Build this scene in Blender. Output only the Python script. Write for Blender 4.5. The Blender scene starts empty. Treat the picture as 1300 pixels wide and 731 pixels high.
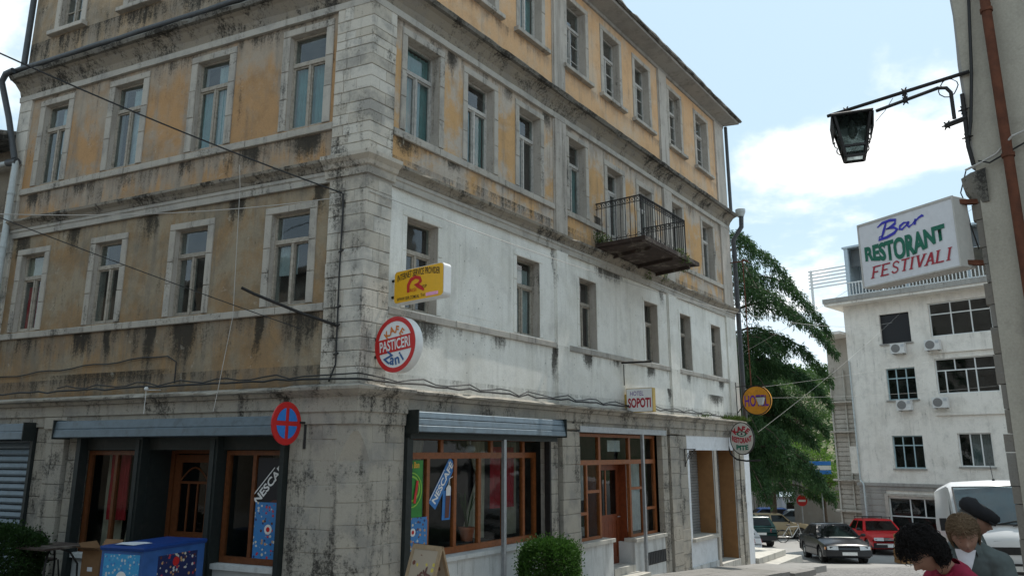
import bpy, bmesh, math, random
from mathutils import Vector, Matrix, noise as mnoise
R_ = math.radians
random.seed(7)
SC = bpy.context.scene
COL = SC.collection

# ---------------------------------------------------------------- camera, sky, sun, exposure
cam_d = bpy.data.cameras.new('camera'); cam = bpy.data.objects.new('camera', cam_d); COL.objects.link(cam)
cam_d.sensor_width = 36.0; cam_d.lens = 26.31; cam_d.clip_start = 0.05; cam_d.clip_end = 3000
cam.location = (0, 0, 0); cam.rotation_euler = (R_(90 + 12.38), 0, 0)
SC.camera = cam
SUN_EL, SUN_AZ = R_(61), R_(44)
SC.view_settings.view_transform = 'Standard'; SC.view_settings.look = 'None'
SC.view_settings.exposure = 0.97; SC.view_settings.gamma = 1.0

class NT:
    """small node-graph helper"""
    def __init__(s, tree): s.t = tree; s.n = tree.nodes; s.l = tree.links
    def add(s, typ, **kw):
        n = s.n.new(typ)
        for k, v in kw.items(): setattr(n, k, v)
        return n
    def put(s, sock, v):
        if hasattr(v, 'is_output'): s.l.new(v, sock)
        elif isinstance(v, (tuple, list)):
            v = tuple(v)
            if len(sock.default_value) == 4 and len(v) == 3: v = v + (1,)
            sock.default_value = v
        else: sock.default_value = v
    def math(s, op, a, b=0.0, c=None, clamp=False):
        n = s.add('ShaderNodeMath', operation=op); n.use_clamp = clamp
        s.put(n.inputs[0], a); s.put(n.inputs[1], b)
        if c is not None: s.put(n.inputs[2], c)
        return n.outputs[0]
    def noise(s, vec, scale, detail=5, rough=0.6, dist=0.0):
        n = s.add('ShaderNodeTexNoise'); s.put(n.inputs['Vector'], vec)
        n.inputs['Scale'].default_value = scale; n.inputs['Detail'].default_value = detail
        n.inputs['Roughness'].default_value = rough; n.inputs['Distortion'].default_value = dist
        return n.outputs['Fac']
    def vor(s, vec, scale, feature='F1', out='Distance', rand=1.0):
        n = s.add('ShaderNodeTexVoronoi', feature=feature); s.put(n.inputs['Vector'], vec)
        n.inputs['Scale'].default_value = scale; n.inputs['Randomness'].default_value = rand
        return n.outputs[out]
    def ramp(s, f, lo, hi):
        n = s.add('ShaderNodeMapRange', interpolation_type='SMOOTHSTEP')
        s.put(n.inputs[0], f); n.inputs[1].default_value = lo; n.inputs[2].default_value = hi
        return n.outputs[0]
    def mix(s, f, a, b, mode='MIX'):
        n = s.add('ShaderNodeMix', data_type='RGBA', blend_type=mode)
        s.put(n.inputs[0], f); s.put(n.inputs[6], a); s.put(n.inputs[7], b)
        return n.outputs[2]
    def map(s, vec, scale=(1, 1, 1), loc=(0, 0, 0), rot=(0, 0, 0)):
        n = s.add('ShaderNodeMapping'); s.put(n.inputs[0], vec)
        n.inputs['Scale'].default_value = scale; n.inputs['Location'].default_value = loc; n.inputs['Rotation'].default_value = rot
        return n.outputs[0]
    def bump(s, h, strength=0.3, dist=0.02):
        n = s.add('ShaderNodeBump'); s.put(n.inputs['Height'], h)
        n.inputs['Strength'].default_value = strength; n.inputs['Distance'].default_value = dist
        return n.outputs[0]

world = bpy.data.worlds.new('World'); SC.world = world; world.use_nodes = True
w = NT(world.node_tree); w.n.clear()
sky = w.add('ShaderNodeTexSky', sky_type='NISHITA'); sky.sun_disc = False
sky.sun_elevation = SUN_EL; sky.sun_rotation = SUN_AZ; sky.altitude = 200; sky.air_density = 1.0; sky.dust_density = 1.6; sky.ozone_density = 1.2
tc = w.add('ShaderNodeTexCoord').outputs['Generated']
sep = w.add('ShaderNodeSeparateXYZ'); w.put(sep.inputs[0], tc)
zz = w.math('MAXIMUM', sep.outputs[2], 0.04)
cx = w.math('DIVIDE', sep.outputs[0], w.math('ADD', zz, 0.25)); cy = w.math('DIVIDE', sep.outputs[1], w.math('ADD', zz, 0.25))
cmb = w.add('ShaderNodeCombineXYZ'); w.put(cmb.inputs[0], cx); w.put(cmb.inputs[1], cy)
cv = w.map(cmb.outputs[0], loc=(3.32, 1.1, 0.0))
c1 = w.noise(cv, 1.15, 7, 0.55, 0.35); c2 = w.noise(cv, 4.5, 6, 0.6, 0.2)
cl = w.math('ADD', w.math('MULTIPLY', c1, 0.8), w.math('MULTIPLY', c2, 0.2))
cm = w.ramp(cl, 0.515, 0.64)
lowcloud = w.ramp(sep.outputs[2], 0.30, 0.02)
cm = w.math('MAXIMUM', cm, w.math('MULTIPLY', lowcloud, 0.45))
skyc = w.mix(0.80, sky.outputs[0], (4.7, 6.25, 7.25))           # thin high veil over the blue
col = w.mix(w.math('MULTIPLY', cm, 0.90), skyc, (11.3, 11.1, 10.7))
bg = w.add('ShaderNodeBackground'); w.put(bg.inputs[0], col); bg.inputs[1].default_value = 0.075
out = w.add('ShaderNodeOutputWorld'); w.l.new(bg.outputs[0], out.inputs[0])

sun_d = bpy.data.lights.new('sun', 'SUN'); sun_d.energy = 2.4; sun_d.angle = R_(0.6); sun_d.color = (1.0, 0.96, 0.89)
sun = bpy.data.objects.new('sun', sun_d); COL.objects.link(sun); sun.location = (20, 30, 60)
sun.rotation_euler = Vector((-math.sin(SUN_AZ) * math.cos(SUN_EL), -math.cos(SUN_AZ) * math.cos(SUN_EL), -math.sin(SUN_EL))).to_track_quat('-Z', 'Y').to_euler()

# ---------------------------------------------------------------- materials
M = {}
def new_mat(name):
    m = bpy.data.materials.new(name); m.use_nodes = True
    t = NT(m.node_tree); t.n.clear()
    t.out = t.add('ShaderNodeOutputMaterial'); t.b = t.add('ShaderNodeBsdfPrincipled')
    t.l.new(t.b.outputs[0], t.out.inputs[0])
    t.P = t.add('ShaderNodeNewGeometry').outputs['Position']
    M[name] = m
    return m, t
def simple(name, col, rough=0.6, metal=0.0, var=0.12, scale=14, bump=0.0, spec=0.4, rand=0.0, dirt=0.0, dirtcol=(0.05, 0.045, 0.04), dirt_scale=5, coat=0.0):
    m, t = new_mat(name)
    n = t.noise(t.P, scale, 5, 0.6)
    f = t.math('MULTIPLY_ADD', t.math('SUBTRACT', n, 0.5), 2 * var * 2, 1.0)
    c = t.mix(1.0, col, t.mix(f, (0, 0, 0), (1, 1, 1)), 'MULTIPLY')
    v = t.add('ShaderNodeVectorMath', operation='SCALE'); v.inputs[0].default_value = col; t.put(v.inputs[3], f); c = v.outputs[0]
    if rand:
        oi = t.add('ShaderNodeObjectInfo').outputs['Random']
        v2 = t.add('ShaderNodeVectorMath', operation='SCALE'); t.put(v2.inputs[0], c); t.put(v2.inputs[3], t.math('MULTIPLY_ADD', oi, 2 * rand, 1 - rand)); c = v2.outputs[0]
    if dirt:
        dn = t.noise(t.P, dirt_scale, 8, 0.7)
        c = t.mix(t.math('MULTIPLY', t.ramp(dn, 0.5, 0.68), dirt), c, dirtcol)
    t.put(t.b.inputs['Base Color'], c)
    t.b.inputs['Roughness'].default_value = rough; t.b.inputs['Metallic'].default_value = metal
    t.b.inputs['Specular IOR Level'].default_value = spec
    if coat: t.b.inputs['Coat Weight'].default_value = coat; t.b.inputs['Coat Roughness'].default_value = 0.05
    if bump: t.put(t.b.inputs['Normal'], t.bump(n, bump, 0.01))
    return m

def plaster(name, main, pale, streak=(0.17, 0.15, 0.13), pale_amt=(0.45, 0.62), mould=0.6, mth=0.60, bands=(), streak_amt=0.5, spots=0.0, flake=None, seed=0.0, grime=0.0, lime_amt=0.35, pale_bands=(), leaks=(), axis=None):
    """aged render: main colour wash, paler worn patches, vertical run-off streaks, black mould below ledges (bands = (top z, length))"""
    m, t = new_mat(name)
    P = t.map(t.P, loc=(seed, seed * 1.7, 0))
    sepz = t.add('ShaderNodeSeparateXYZ'); t.put(sepz.inputs[0], t.P); z = sepz.outputs[2]
    n1 = t.noise(P, 0.8, 7, 0.62, 0.6); n2 = t.noise(P, 5.5, 6, 0.7); n3 = t.noise(P, 42, 4, 0.7)
    st = t.noise(t.map(P, (3.4, 3.4, 0.32)), 1.0, 6, 0.65); st2 = t.noise(t.map(P, (9, 9, 0.8)), 1.0, 5, 0.6)
    patch = t.math('ADD', t.math('MULTIPLY', n1, 0.6), t.math('ADD', t.math('MULTIPLY', n2, 0.2), t.math('MULTIPLY', st, 0.2)))
    c = t.mix(t.ramp(patch, *pale_amt), main, pale)
    for (zt, ln) in pale_bands:      # washed-out zone under a ledge, ragged lower edge
        d = t.math('SUBTRACT', zt, t.math('ADD', z, t.math('MULTIPLY', t.math('SUBTRACT', st, 0.5), 1.6)))
        pb = t.math('MULTIPLY', t.ramp(d, ln, ln * 0.35), t.math('GREATER_THAN', t.math('SUBTRACT', zt, z), -0.02))
        c = t.mix(t.math('MULTIPLY', pb, 0.85), c, tuple(x * 1.02 for x in pale))
    deep = tuple(x * 0.72 for x in main)
    c = t.mix(t.math('MULTIPLY', t.ramp(t.noise(P, 2.3, 6, 0.7), 0.48, 0.68), 0.55), c, deep)
    v = t.add('ShaderNodeVectorMath', operation='SCALE'); t.put(v.inputs[0], c); t.put(v.inputs[3], t.math('MULTIPLY_ADD', n3, 0.5, 0.75)); c = v.outputs[0]
    if flake:
        fl = t.noise(P, 3.1, 9, 0.72, 0.4)
        c = t.mix(t.math('MULTIPLY', t.ramp(fl, 0.585, 0.60), 0.9), c, flake)
    band = None
    for (zt, ln) in bands:
        d = t.math('SUBTRACT', zt, z)
        b = t.math('MULTIPLY', t.ramp(d, ln, 0.0), t.math('GREATER_THAN', d, -0.02))
        band = b if band is None else t.math('MAXIMUM', band, b)
    s_in = t.math('ADD', t.math('MULTIPLY', st, 0.6), t.math('MULTIPLY', st2, 0.4))
    if band is not None: s_in = t.math('ADD', s_in, t.math('MULTIPLY', band, 0.14))
    c = t.mix(t.math('MULTIPLY', t.ramp(s_in, 0.50, 0.66), streak_amt), c, streak)
    if grime: c = t.mix(t.math('MULTIPLY', t.ramp(t.noise(P, 1.3, 8, 0.7, 0.5), 0.42, 0.66), grime), c, (0.135, 0.12, 0.095))
    mo = t.math('ADD', t.math('MULTIPLY', t.noise(P, 1.6, 6, 0.65, 0.4), 0.5), t.math('MULTIPLY', st2, 0.5))
    mo = t.math('ADD', mo, t.math('MULTIPLY', t.math('SUBTRACT', t.noise(P, 30, 7, 0.8), 0.5), 0.55))
    if band is not None: mo = t.math('ADD', mo, t.math('MULTIPLY', band, 0.12))
    c = t.mix(t.math('MULTIPLY', t.ramp(mo, mth - 0.02, mth + 0.13), mould), c, (0.028, 0.026, 0.022))
    if leaks:      # run-off below sills and broken ledges: (place along the wall, top z, half width, length, strength)
        org, ax = axis; dv = t.add('ShaderNodeVectorMath', operation='DOT_PRODUCT'); t.put(dv.inputs[0], t.P); dv.inputs[1].default_value = ax
        sl = t.math('SUBTRACT', dv.outputs['Value'], org); sl = t.math('ADD', sl, t.math('MULTIPLY', t.math('SUBTRACT', t.noise(P, 2.2, 4, 0.6), 0.5), 0.35)); fine = t.noise(P, 26, 8, 0.8); tot = None
        for (s_, zt, hw_, ln, k_) in leaks:
            dz = t.math('SUBTRACT', zt, z); m_ = t.math('MULTIPLY', t.ramp(t.math('ABSOLUTE', t.math('SUBTRACT', sl, s_)), hw_, hw_ * 0.2), t.math('MULTIPLY', t.ramp(dz, ln, 0.0), t.math('GREATER_THAN', dz, 0.0)))
            m_ = t.math('MULTIPLY', m_, k_); tot = m_ if tot is None else t.math('MAXIMUM', tot, m_)
        lk = t.ramp(t.math('ADD', t.math('ADD', t.math('MULTIPLY', tot, 0.62), t.math('MULTIPLY', t.math('SUBTRACT', fine, 0.5), 0.9)), t.math('MULTIPLY', t.math('SUBTRACT', st2, 0.5), 0.5)), 0.16, 0.50)
        c = t.mix(t.math('MULTIPLY', lk, 0.9), c, (0.035, 0.031, 0.025))
    lime = t.math('MULTIPLY', t.ramp(t.noise(P, 4.2, 9, 0.75, 0.3), 0.60, 0.68), lime_amt)
    c = t.mix(lime, c, (0.50, 0.46, 0.38))
    if spots:
        sp = t.vor(P, 7.0); sm = t.math('MULTIPLY', t.ramp(sp, 0.13, 0.06), t.ramp(t.noise(P, 0.9, 3), 0.5, 0.62))
        c = t.mix(t.math('MULTIPLY', sm, spots), c, (0.05, 0.045, 0.04))
    t.put(t.b.inputs['Base Color'], c); t.b.inputs['Roughness'].default_value = 0.92; t.b.inputs['Specular IOR Level'].default_value = 0.15
    h = t.math('ADD', t.math('MULTIPLY', n2, 0.6), t.math('MULTIPLY', n3, 0.4))
    t.put(t.b.inputs['Normal'], t.bump(h, 0.45, 0.012))
    return m

def stone(name, col, warm, grey_amt=0.5, black=0.5, bth=0.60, rand=0.16):
    m, t = new_mat(name)
    oi = t.add('ShaderNodeObjectInfo').outputs['Random']
    n1 = t.noise(t.P, 2.2, 7, 0.65); n2 = t.noise(t.P, 14, 6, 0.72); n3 = t.noise(t.P, 60, 3, 0.7)
    c = t.mix(oi, col, warm)
    c = t.mix(t.math('MULTIPLY', t.ramp(n1, 0.45, 0.66), grey_amt), c, (0.21, 0.205, 0.195))
    st = t.noise(t.map(t.P, (5, 5, 0.6)), 1.0, 6, 0.65)
    c = t.mix(t.math('MULTIPLY', t.ramp(st, 0.52, 0.7), 0.45), c, (0.15, 0.14, 0.125))
    mo = t.math('ADD', t.math('MULTIPLY', t.noise(t.P, 1.3, 6, 0.65, 0.3), 0.6), t.math('MULTIPLY', st, 0.4))
    mo = t.math('ADD', mo, t.math('MULTIPLY', t.math('SUBTRACT', t.noise(t.P, 24, 7, 0.8), 0.5), 0.6))
    c = t.mix(t.math('MULTIPLY', t.ramp(mo, bth - 0.02, bth + 0.13), black), c, (0.03, 0.028, 0.025))
    v = t.add('ShaderNodeVectorMath', operation='SCALE'); t.put(v.inputs[0], c)
    t.put(v.inputs[3], t.math('MULTIPLY', t.math('MULTIPLY_ADD', oi, 2 * rand, 1 - rand), t.math('MULTIPLY_ADD', n3, 0.4, 0.8)))
    t.put(t.b.inputs['Base Color'], v.outputs[0]); t.b.inputs['Roughness'].default_value = 0.9; t.b.inputs['Specular IOR Level'].default_value = 0.15
    t.put(t.b.inputs['Normal'], t.bump(t.math('ADD', n2, t.math('MULTIPLY', n3, 0.5)), 0.4, 0.012))
    return m

def glass(name, tint=(0.55, 0.6, 0.6), refl=1.0, dusty=0.08, wave=0.12):
    m, t = new_mat(name)
    tr = t.add('ShaderNodeBsdfTransparent'); tr.inputs[0].default_value = tint + (1,)
    gl = t.add('ShaderNodeBsdfGlossy'); gl.inputs['Roughness'].default_value = 0.03
    wob = t.noise(t.P, 2.0, 2, 0.5); t.put(gl.inputs['Normal'], t.bump(wob, wave, 0.02))
    fr = t.add('ShaderNodeFresnel'); fr.inputs[0].default_value = 1.55
    ge = t.add('ShaderNodeNewGeometry').outputs['Backfacing']      # the inner face of the pane lets light straight out
    f = t.math('MULTIPLY', t.math('MULTIPLY', fr.outputs[0], refl, clamp=True), t.math('SUBTRACT', 1.0, ge))
    mx = t.add('ShaderNodeMixShader'); t.put(mx.inputs[0], f); t.l.new(tr.outputs[0], mx.inputs[1]); t.l.new(gl.outputs[0], mx.inputs[2])
    df = t.add('ShaderNodeBsdfDiffuse'); df.inputs[0].default_value = (0.35, 0.34, 0.31, 1)
    m2 = t.add('ShaderNodeMixShader'); t.put(m2.inputs[0], t.math('MULTIPLY', t.ramp(t.noise(t.P, 2.5, 6, 0.7), 0.3, 0.8), dusty)); t.l.new(mx.outputs[0], m2.inputs[1]); t.l.new(df.outputs[0], m2.inputs[2])
    t.l.new(m2.outputs[0], t.out.inputs[0]); t.n.remove(t.b)
    return m

AX_L = (-0.91111 * -2.21 + 0.41217 * 10.78, (-0.91111, 0.41217, 0)); AX_R = (0.58961 * -2.21 + 0.80769 * 10.78, (0.58961, 0.80769, 0))
# facade renders (upper storeys ochre, worn and streaked; first floor of the street side painted white)
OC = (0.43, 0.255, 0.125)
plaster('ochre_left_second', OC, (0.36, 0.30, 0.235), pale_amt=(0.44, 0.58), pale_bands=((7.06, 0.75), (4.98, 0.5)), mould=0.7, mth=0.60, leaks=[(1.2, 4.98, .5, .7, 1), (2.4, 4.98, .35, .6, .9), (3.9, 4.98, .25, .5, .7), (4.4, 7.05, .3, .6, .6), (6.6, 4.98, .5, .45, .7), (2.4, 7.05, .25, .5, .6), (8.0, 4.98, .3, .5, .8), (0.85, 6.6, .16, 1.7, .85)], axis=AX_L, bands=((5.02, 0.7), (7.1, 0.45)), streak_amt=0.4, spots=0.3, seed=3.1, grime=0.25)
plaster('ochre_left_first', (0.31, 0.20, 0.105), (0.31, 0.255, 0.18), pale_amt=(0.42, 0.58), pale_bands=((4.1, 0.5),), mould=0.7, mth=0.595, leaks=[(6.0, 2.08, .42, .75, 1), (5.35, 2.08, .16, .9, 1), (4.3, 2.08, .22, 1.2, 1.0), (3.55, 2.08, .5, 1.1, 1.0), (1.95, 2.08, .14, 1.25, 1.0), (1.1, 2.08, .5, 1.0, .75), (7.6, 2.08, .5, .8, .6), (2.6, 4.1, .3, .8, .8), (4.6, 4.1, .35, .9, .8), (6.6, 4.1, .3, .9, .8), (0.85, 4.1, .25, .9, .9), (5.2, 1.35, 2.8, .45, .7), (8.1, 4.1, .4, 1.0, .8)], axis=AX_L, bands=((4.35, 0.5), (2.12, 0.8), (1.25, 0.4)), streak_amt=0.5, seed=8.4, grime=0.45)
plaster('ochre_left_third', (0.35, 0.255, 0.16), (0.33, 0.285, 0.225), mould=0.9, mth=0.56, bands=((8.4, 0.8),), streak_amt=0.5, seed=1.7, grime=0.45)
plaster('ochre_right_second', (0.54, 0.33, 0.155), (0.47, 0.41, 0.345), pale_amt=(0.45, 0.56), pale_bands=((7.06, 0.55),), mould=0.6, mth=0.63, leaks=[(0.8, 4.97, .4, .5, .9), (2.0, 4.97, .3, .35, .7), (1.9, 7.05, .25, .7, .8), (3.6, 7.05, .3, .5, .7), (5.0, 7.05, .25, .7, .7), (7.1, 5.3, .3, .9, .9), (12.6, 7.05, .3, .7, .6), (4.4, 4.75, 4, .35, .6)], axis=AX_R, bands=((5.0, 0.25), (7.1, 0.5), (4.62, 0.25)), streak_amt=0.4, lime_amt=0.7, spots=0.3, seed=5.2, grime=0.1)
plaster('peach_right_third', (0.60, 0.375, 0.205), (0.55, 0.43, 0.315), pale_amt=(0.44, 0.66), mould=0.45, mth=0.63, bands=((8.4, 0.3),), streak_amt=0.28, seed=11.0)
plaster('white_right_first', (0.76, 0.75, 0.70), (0.66, 0.645, 0.585), pale_amt=(0.40, 0.60), streak=(0.36, 0.345, 0.30), mould=0.6, mth=0.645, leaks=[(1.2, 2.05, .9, .75, .85), (3.4, 2.05, .35, .45, .6), (5.2, 2.05, .16, 1.1, .8), (6.5, 2.05, .35, .55, .9), (7.8, 2.05, .3, .35, .7), (9.6, 2.05, .45, .5, .9), (11.9, 2.05, .3, .5, .7), (13.8, 1.62, 1.0, .55, .85), (14.3, 2.05, .4, .5, .8), (7.6, 4.10, 1.2, .45, .8), (10.4, 4.10, .25, 1.0, .6), (10.6, 1.6, .12, .7, .8), (5.2, 4.1, .12, 1.6, .6)], axis=AX_R, bands=((4.4, 0.3), (2.1, 0.35), (1.15, 0.25)), streak_amt=0.30, spots=0.6, flake=None, seed=2.3, lime_amt=0.0)
plaster('neighbour_render', (0.20, 0.17, 0.13), (0.15, 0.13, 0.11), mould=0.8, mth=0.56, streak_amt=0.5, seed=9.0)
plaster('hotel_white', (0.76, 0.72, 0.66), (0.66, 0.62, 0.56), streak=(0.36, 0.34, 0.32), mould=0.5, mth=0.58, streak_amt=0.18, flake=None, seed=4.0)
plaster('beige_wall', (0.42, 0.385, 0.32), (0.38, 0.35, 0.29), streak=(0.27, 0.25, 0.21), mould=0.25, mth=0.65, streak_amt=0.25, seed=6.0)
plaster('grey_render', (0.34, 0.325, 0.30), (0.27, 0.26, 0.245), mould=0.5, mth=0.60, streak_amt=0.4, seed=12.0)
plaster('strip_white', (0.46, 0.42, 0.37), (0.38, 0.345, 0.30), mould=0.7, mth=0.575, streak_amt=0.5, seed=14.0)
stone('quoin', (0.57, 0.515, 0.43), (0.50, 0.47, 0.415), grey_amt=0.6, black=0.9, bth=0.545)
stone('pier_stone', (0.44, 0.40, 0.335), (0.31, 0.285, 0.245), grey_amt=0.6, black=0.9, bth=0.525, rand=0.14)
stone('surround', (0.47, 0.43, 0.37), (0.39, 0.36, 0.315), grey_amt=0.45, black=0.85, bth=0.56, rand=0.14)
stone('cornice_stone', (0.31, 0.265, 0.205), (0.25, 0.225, 0.185), grey_amt=0.4, black=0.92, bth=0.50)
stone('lip_stone', (0.18, 0.165, 0.14), (0.15, 0.14, 0.12), grey_amt=0.4, black=0.95, bth=0.47)
stone('band_stone', (0.44, 0.41, 0.365), (0.38, 0.36, 0.32), grey_amt=0.5, black=0.7, bth=0.575)
stone('rubble', (0.24, 0.21, 0.175), (0.18, 0.165, 0.145), black=0.6, bth=0.57)
stone('paving', (0.25, 0.24, 0.22), (0.20, 0.19, 0.18), grey_amt=0.4, black=0.35, bth=0.62)
stone('step_stone', (0.52, 0.49, 0.43), (0.46, 0.44, 0.40), grey_amt=0.25, black=0.25, bth=0.66)
stone('marble', (0.58, 0.585, 0.57), (0.53, 0.54, 0.53), grey_amt=0.2, black=0.15, bth=0.68, rand=0.05)
simple('painted_white', (0.66, 0.68, 0.70), 0.6, var=0.1, scale=6, dirt=0.25, dirtcol=(0.3, 0.3, 0.29))
simple('old_wood', (0.33, 0.295, 0.245), 0.8, var=0.3, scale=22, rand=0.25, dirt=0.4, dirt_scale=9)
simple('pale_wood', (0.44, 0.42, 0.385), 0.75, var=0.25, scale=22, rand=0.15, dirt=0.35, dirt_scale=9)
simple('varnished_wood', (0.27, 0.085, 0.024), 0.45, var=0.3, scale=18, rand=0.1)
simple('door_wood', (0.16, 0.036, 0.011), 0.4, var=0.3, scale=14)
simple('orange_board', (0.28, 0.145, 0.058), 0.6, var=0.15, scale=6)
simple('shutter_grey', (0.135, 0.175, 0.205), 0.45, metal=0.3, var=0.15, scale=7, dirt=0.35)
simple('shaded_varnish', (0.13, 0.043, 0.014), 0.5, var=0.3, scale=18)  # varnished wood toned down: shade of the side shop front put into its colour
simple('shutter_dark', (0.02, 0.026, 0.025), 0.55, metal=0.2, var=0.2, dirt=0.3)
simple('slat_grey', (0.24, 0.24, 0.235), 0.5, metal=0.2, var=0.15, dirt=0.3)
simple('galvanised', (0.33, 0.345, 0.36), 0.45, metal=0.5, var=0.15, dirt=0.3)
simple('iron', (0.025, 0.023, 0.022), 0.6, metal=0.3, var=0.3)
simple('rusty', (0.115, 0.038, 0.018), 0.85, var=0.4, scale=9, dirt=0.4, dirtcol=(0.05, 0.02, 0.01))
simple('brown_slab', (0.045, 0.030, 0.024), 0.9, var=0.4, scale=7, dirt=0.6, dirtcol=(0.25, 0.22, 0.18), dirt_scale=3)
simple('pipe_dark', (0.055, 0.06, 0.065), 0.5, var=0.2, dirt=0.3)
simple('pipe_pale', (0.46, 0.50, 0.50), 0.5, var=0.1, dirt=0.25, dirtcol=(0.2, 0.2, 0.2))
simple('cable', (0.02, 0.02, 0.02), 0.6, var=0.1)
simple('cable_pale', (0.42, 0.40, 0.37), 0.6, var=0.1)
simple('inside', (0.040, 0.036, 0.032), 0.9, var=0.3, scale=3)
simple('curtain_teal', (0.12, 0.25, 0.245), 0.85, var=0.2, scale=5)
simple('curtain_pale', (0.46, 0.49, 0.49), 0.85, var=0.2, scale=5)
simple('curtain_cream', (0.42, 0.38, 0.29), 0.85, var=0.2, scale=5)
simple('curtain_red', (0.42, 0.025, 0.035), 0.8, var=0.25, scale=5)
simple('concrete', (0.25, 0.24, 0.225), 0.9, var=0.25, scale=5, dirt=0.3, bump=0.3)
glass('window_glass', (0.84, 0.90, 0.90), 1.8, 0.10)
glass('shop_glass', (0.86, 0.89, 0.89), 0.55, 0.0)
glass('hotel_glass', (0.6, 0.65, 0.65), 1.1, 0.06)
glass('car_glass', (0.30, 0.36, 0.36), 0.7, 0.02, 0.0)
glass('van_glass', (0.45, 0.52, 0.54), 1.7, 0.10, 0.0)
glass('dark_glass', (0.10, 0.12, 0.12), 0.9, 0.02)
# ---------------------------------------------------------------- mesh helpers
class MB:
    def __init__(s): s.v = []; s.f = []
    def add(s, vs, fs):
        k = len(s.v); s.v += [tuple(p) for p in vs]; s.f += [tuple(i + k for i in f) for f in fs]
    def hexa(s, p):      # 8 points: 0-3 one face ring, 4-7 opposite ring
        s.add(p, [(3, 2, 1, 0), (4, 5, 6, 7), (0, 1, 5, 4), (1, 2, 6, 5), (2, 3, 7, 6), (3, 0, 4, 7)])
    def box(s, x0, x1, y0, y1, z0, z1, fr=None):
        g = fr if fr else (lambda a, b, c: Vector((a, b, c)))
        s.hexa([g(x0, y0, z0), g(x1, y0, z0), g(x1, y1, z0), g(x0, y1, z0), g(x0, y0, z1), g(x1, y0, z1), g(x1, y1, z1), g(x0, y1, z1)])
    def prism(s, pts0, pts1):
        n = len(pts0); s.add(list(pts0) + list(pts1), [tuple(range(n))[::-1], tuple(range(n, 2 * n))] + [(i, (i + 1) % n, n + (i + 1) % n, n + i) for i in range(n)])
    def loft(s, rings, closed=True, cap=True):
        n = len(rings[0]); k = len(s.v)
        for r in rings: s.v += [tuple(p) for p in r]
        for j in range(len(rings) - 1):
            for i in range(n if closed else n - 1):
                a = k + j * n + i; b = k + j * n + (i + 1) % n
                s.f.append((a, b, b + n, a + n))
        if cap and closed:
            s.f.append(tuple(range(k, k + n))[::-1]); s.f.append(tuple(range(k + (len(rings) - 1) * n, k + len(rings) * n)))
    def tube(s, path, r, n=6, cap=True):
        path = [Vector(p) for p in path]; rings = []
        up = None
        for i, p in enumerate(path):
            d = (path[min(i + 1, len(path) - 1)] - path[max(i - 1, 0)])
            if d.length < 1e-9: d = Vector((0, 0, 1))
            d.normalize()
            if up is None: up = Vector((0, 0, 1)) if abs(d.z) < 0.9 else Vector((1, 0, 0))
            a = d.cross(up); a.normalize(); b = a.cross(d); up = b
            rr = r[i] if isinstance(r, (list, tuple)) else r
            rings.append([p + (a * math.cos(2 * math.pi * k / n) + b * math.sin(2 * math.pi * k / n)) * rr for k in range(n)])
        s.loft(rings, True, cap)
    def bar(s, a, b, w, h=None, up=Vector((0, 0, 1))):
        a = Vector(a); b = Vector(b); h = h or w; d = (b - a).normalized()
        if abs(d.dot(up)) > 0.95: up = Vector((1, 0, 0))
        x = d.cross(up).normalized() * (w / 2); y = x.cross(d).normalized() * (h / 2)
        s.hexa([a - x - y, a + x - y, a + x + y, a - x + y, b - x - y, b + x - y, b + x + y, b - x + y])
    def ellipsoid(s, c, rx, ry, rz, nu=12, nv=8, fr=None):
        c = Vector(c); rings = []
        for j in range(1, nv):
            t = math.pi * j / nv
            rings.append([c + Vector((rx * math.sin(t) * math.cos(2 * math.pi * i / nu), ry * math.sin(t) * math.sin(2 * math.pi * i / nu), -rz * math.cos(t))) for i in range(nu)])
        s.loft(rings)
    def lathe(s, prof, base, n=16):
        b = Vector(base)
        s.loft([[b + Vector((r * math.cos(2 * math.pi * i / n), r * math.sin(2 * math.pi * i / n), z)) for i in range(n)] for r, z in prof])
    def disc(s, c, ax, u, v, th, n=32, ru=1.0, rv=1.0):
        """flat disc of thickness th, centre c, normal ax"""
        c = Vector(c); ax = Vector(ax); u = Vector(u); v = Vector(v)
        s.loft([[c + ax * h + u * (ru * math.cos(2 * math.pi * i / n)) + v * (rv * math.sin(2 * math.pi * i / n)) for i in range(n)] for h in (-th / 2, th / 2)])

def root_loc(p):
    while p.parent: p = p.parent
    return Vector(p.location)
def put_mesh(name, me, parent=None, mats=None):
    o = bpy.data.objects.new(name, me); COL.objects.link(o)
    if parent: o.parent = parent
    for m in (mats or []):
        if m: me.materials.append(M[m] if isinstance(m, str) else m)
    return o
def obj(name, mb, mat, parent=None, smooth=False, origin=None, recalc=True):
    """link the builder as ONE mesh object; vertices are world coordinates and become relative to the thing's base"""
    me = bpy.data.meshes.new(name)
    org = root_loc(parent) if parent else Vector(origin or (0, 0, 0))
    me.from_pydata([(p[0] - org.x, p[1] - org.y, p[2] - org.z) for p in mb.v], [], mb.f)
    if recalc:
        bm = bmesh.new(); bm.from_mesh(me); bmesh.ops.recalc_face_normals(bm, faces=bm.faces); bm.to_mesh(me); bm.free()
    if smooth:
        for p in me.polygons: p.use_smooth = True
        if smooth != 2: me.set_sharp_from_angle(angle=R_(40))
    o = put_mesh(name, me, parent, [mat])
    if not parent: o.location = org
    return o
def tag(o, label=None, cat=None, group=None, kind=None):
    if label: o['label'] = label
    if cat: o['category'] = cat
    if group: o['group'] = group
    if kind: o['kind'] = kind
    return o
def thing(name, label, cat, loc, group=None):
    o = bpy.data.objects.new(name, None); COL.objects.link(o); o.location = Vector(loc); o.empty_display_size = 0.2
    return tag(o, label, cat, group)
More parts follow.
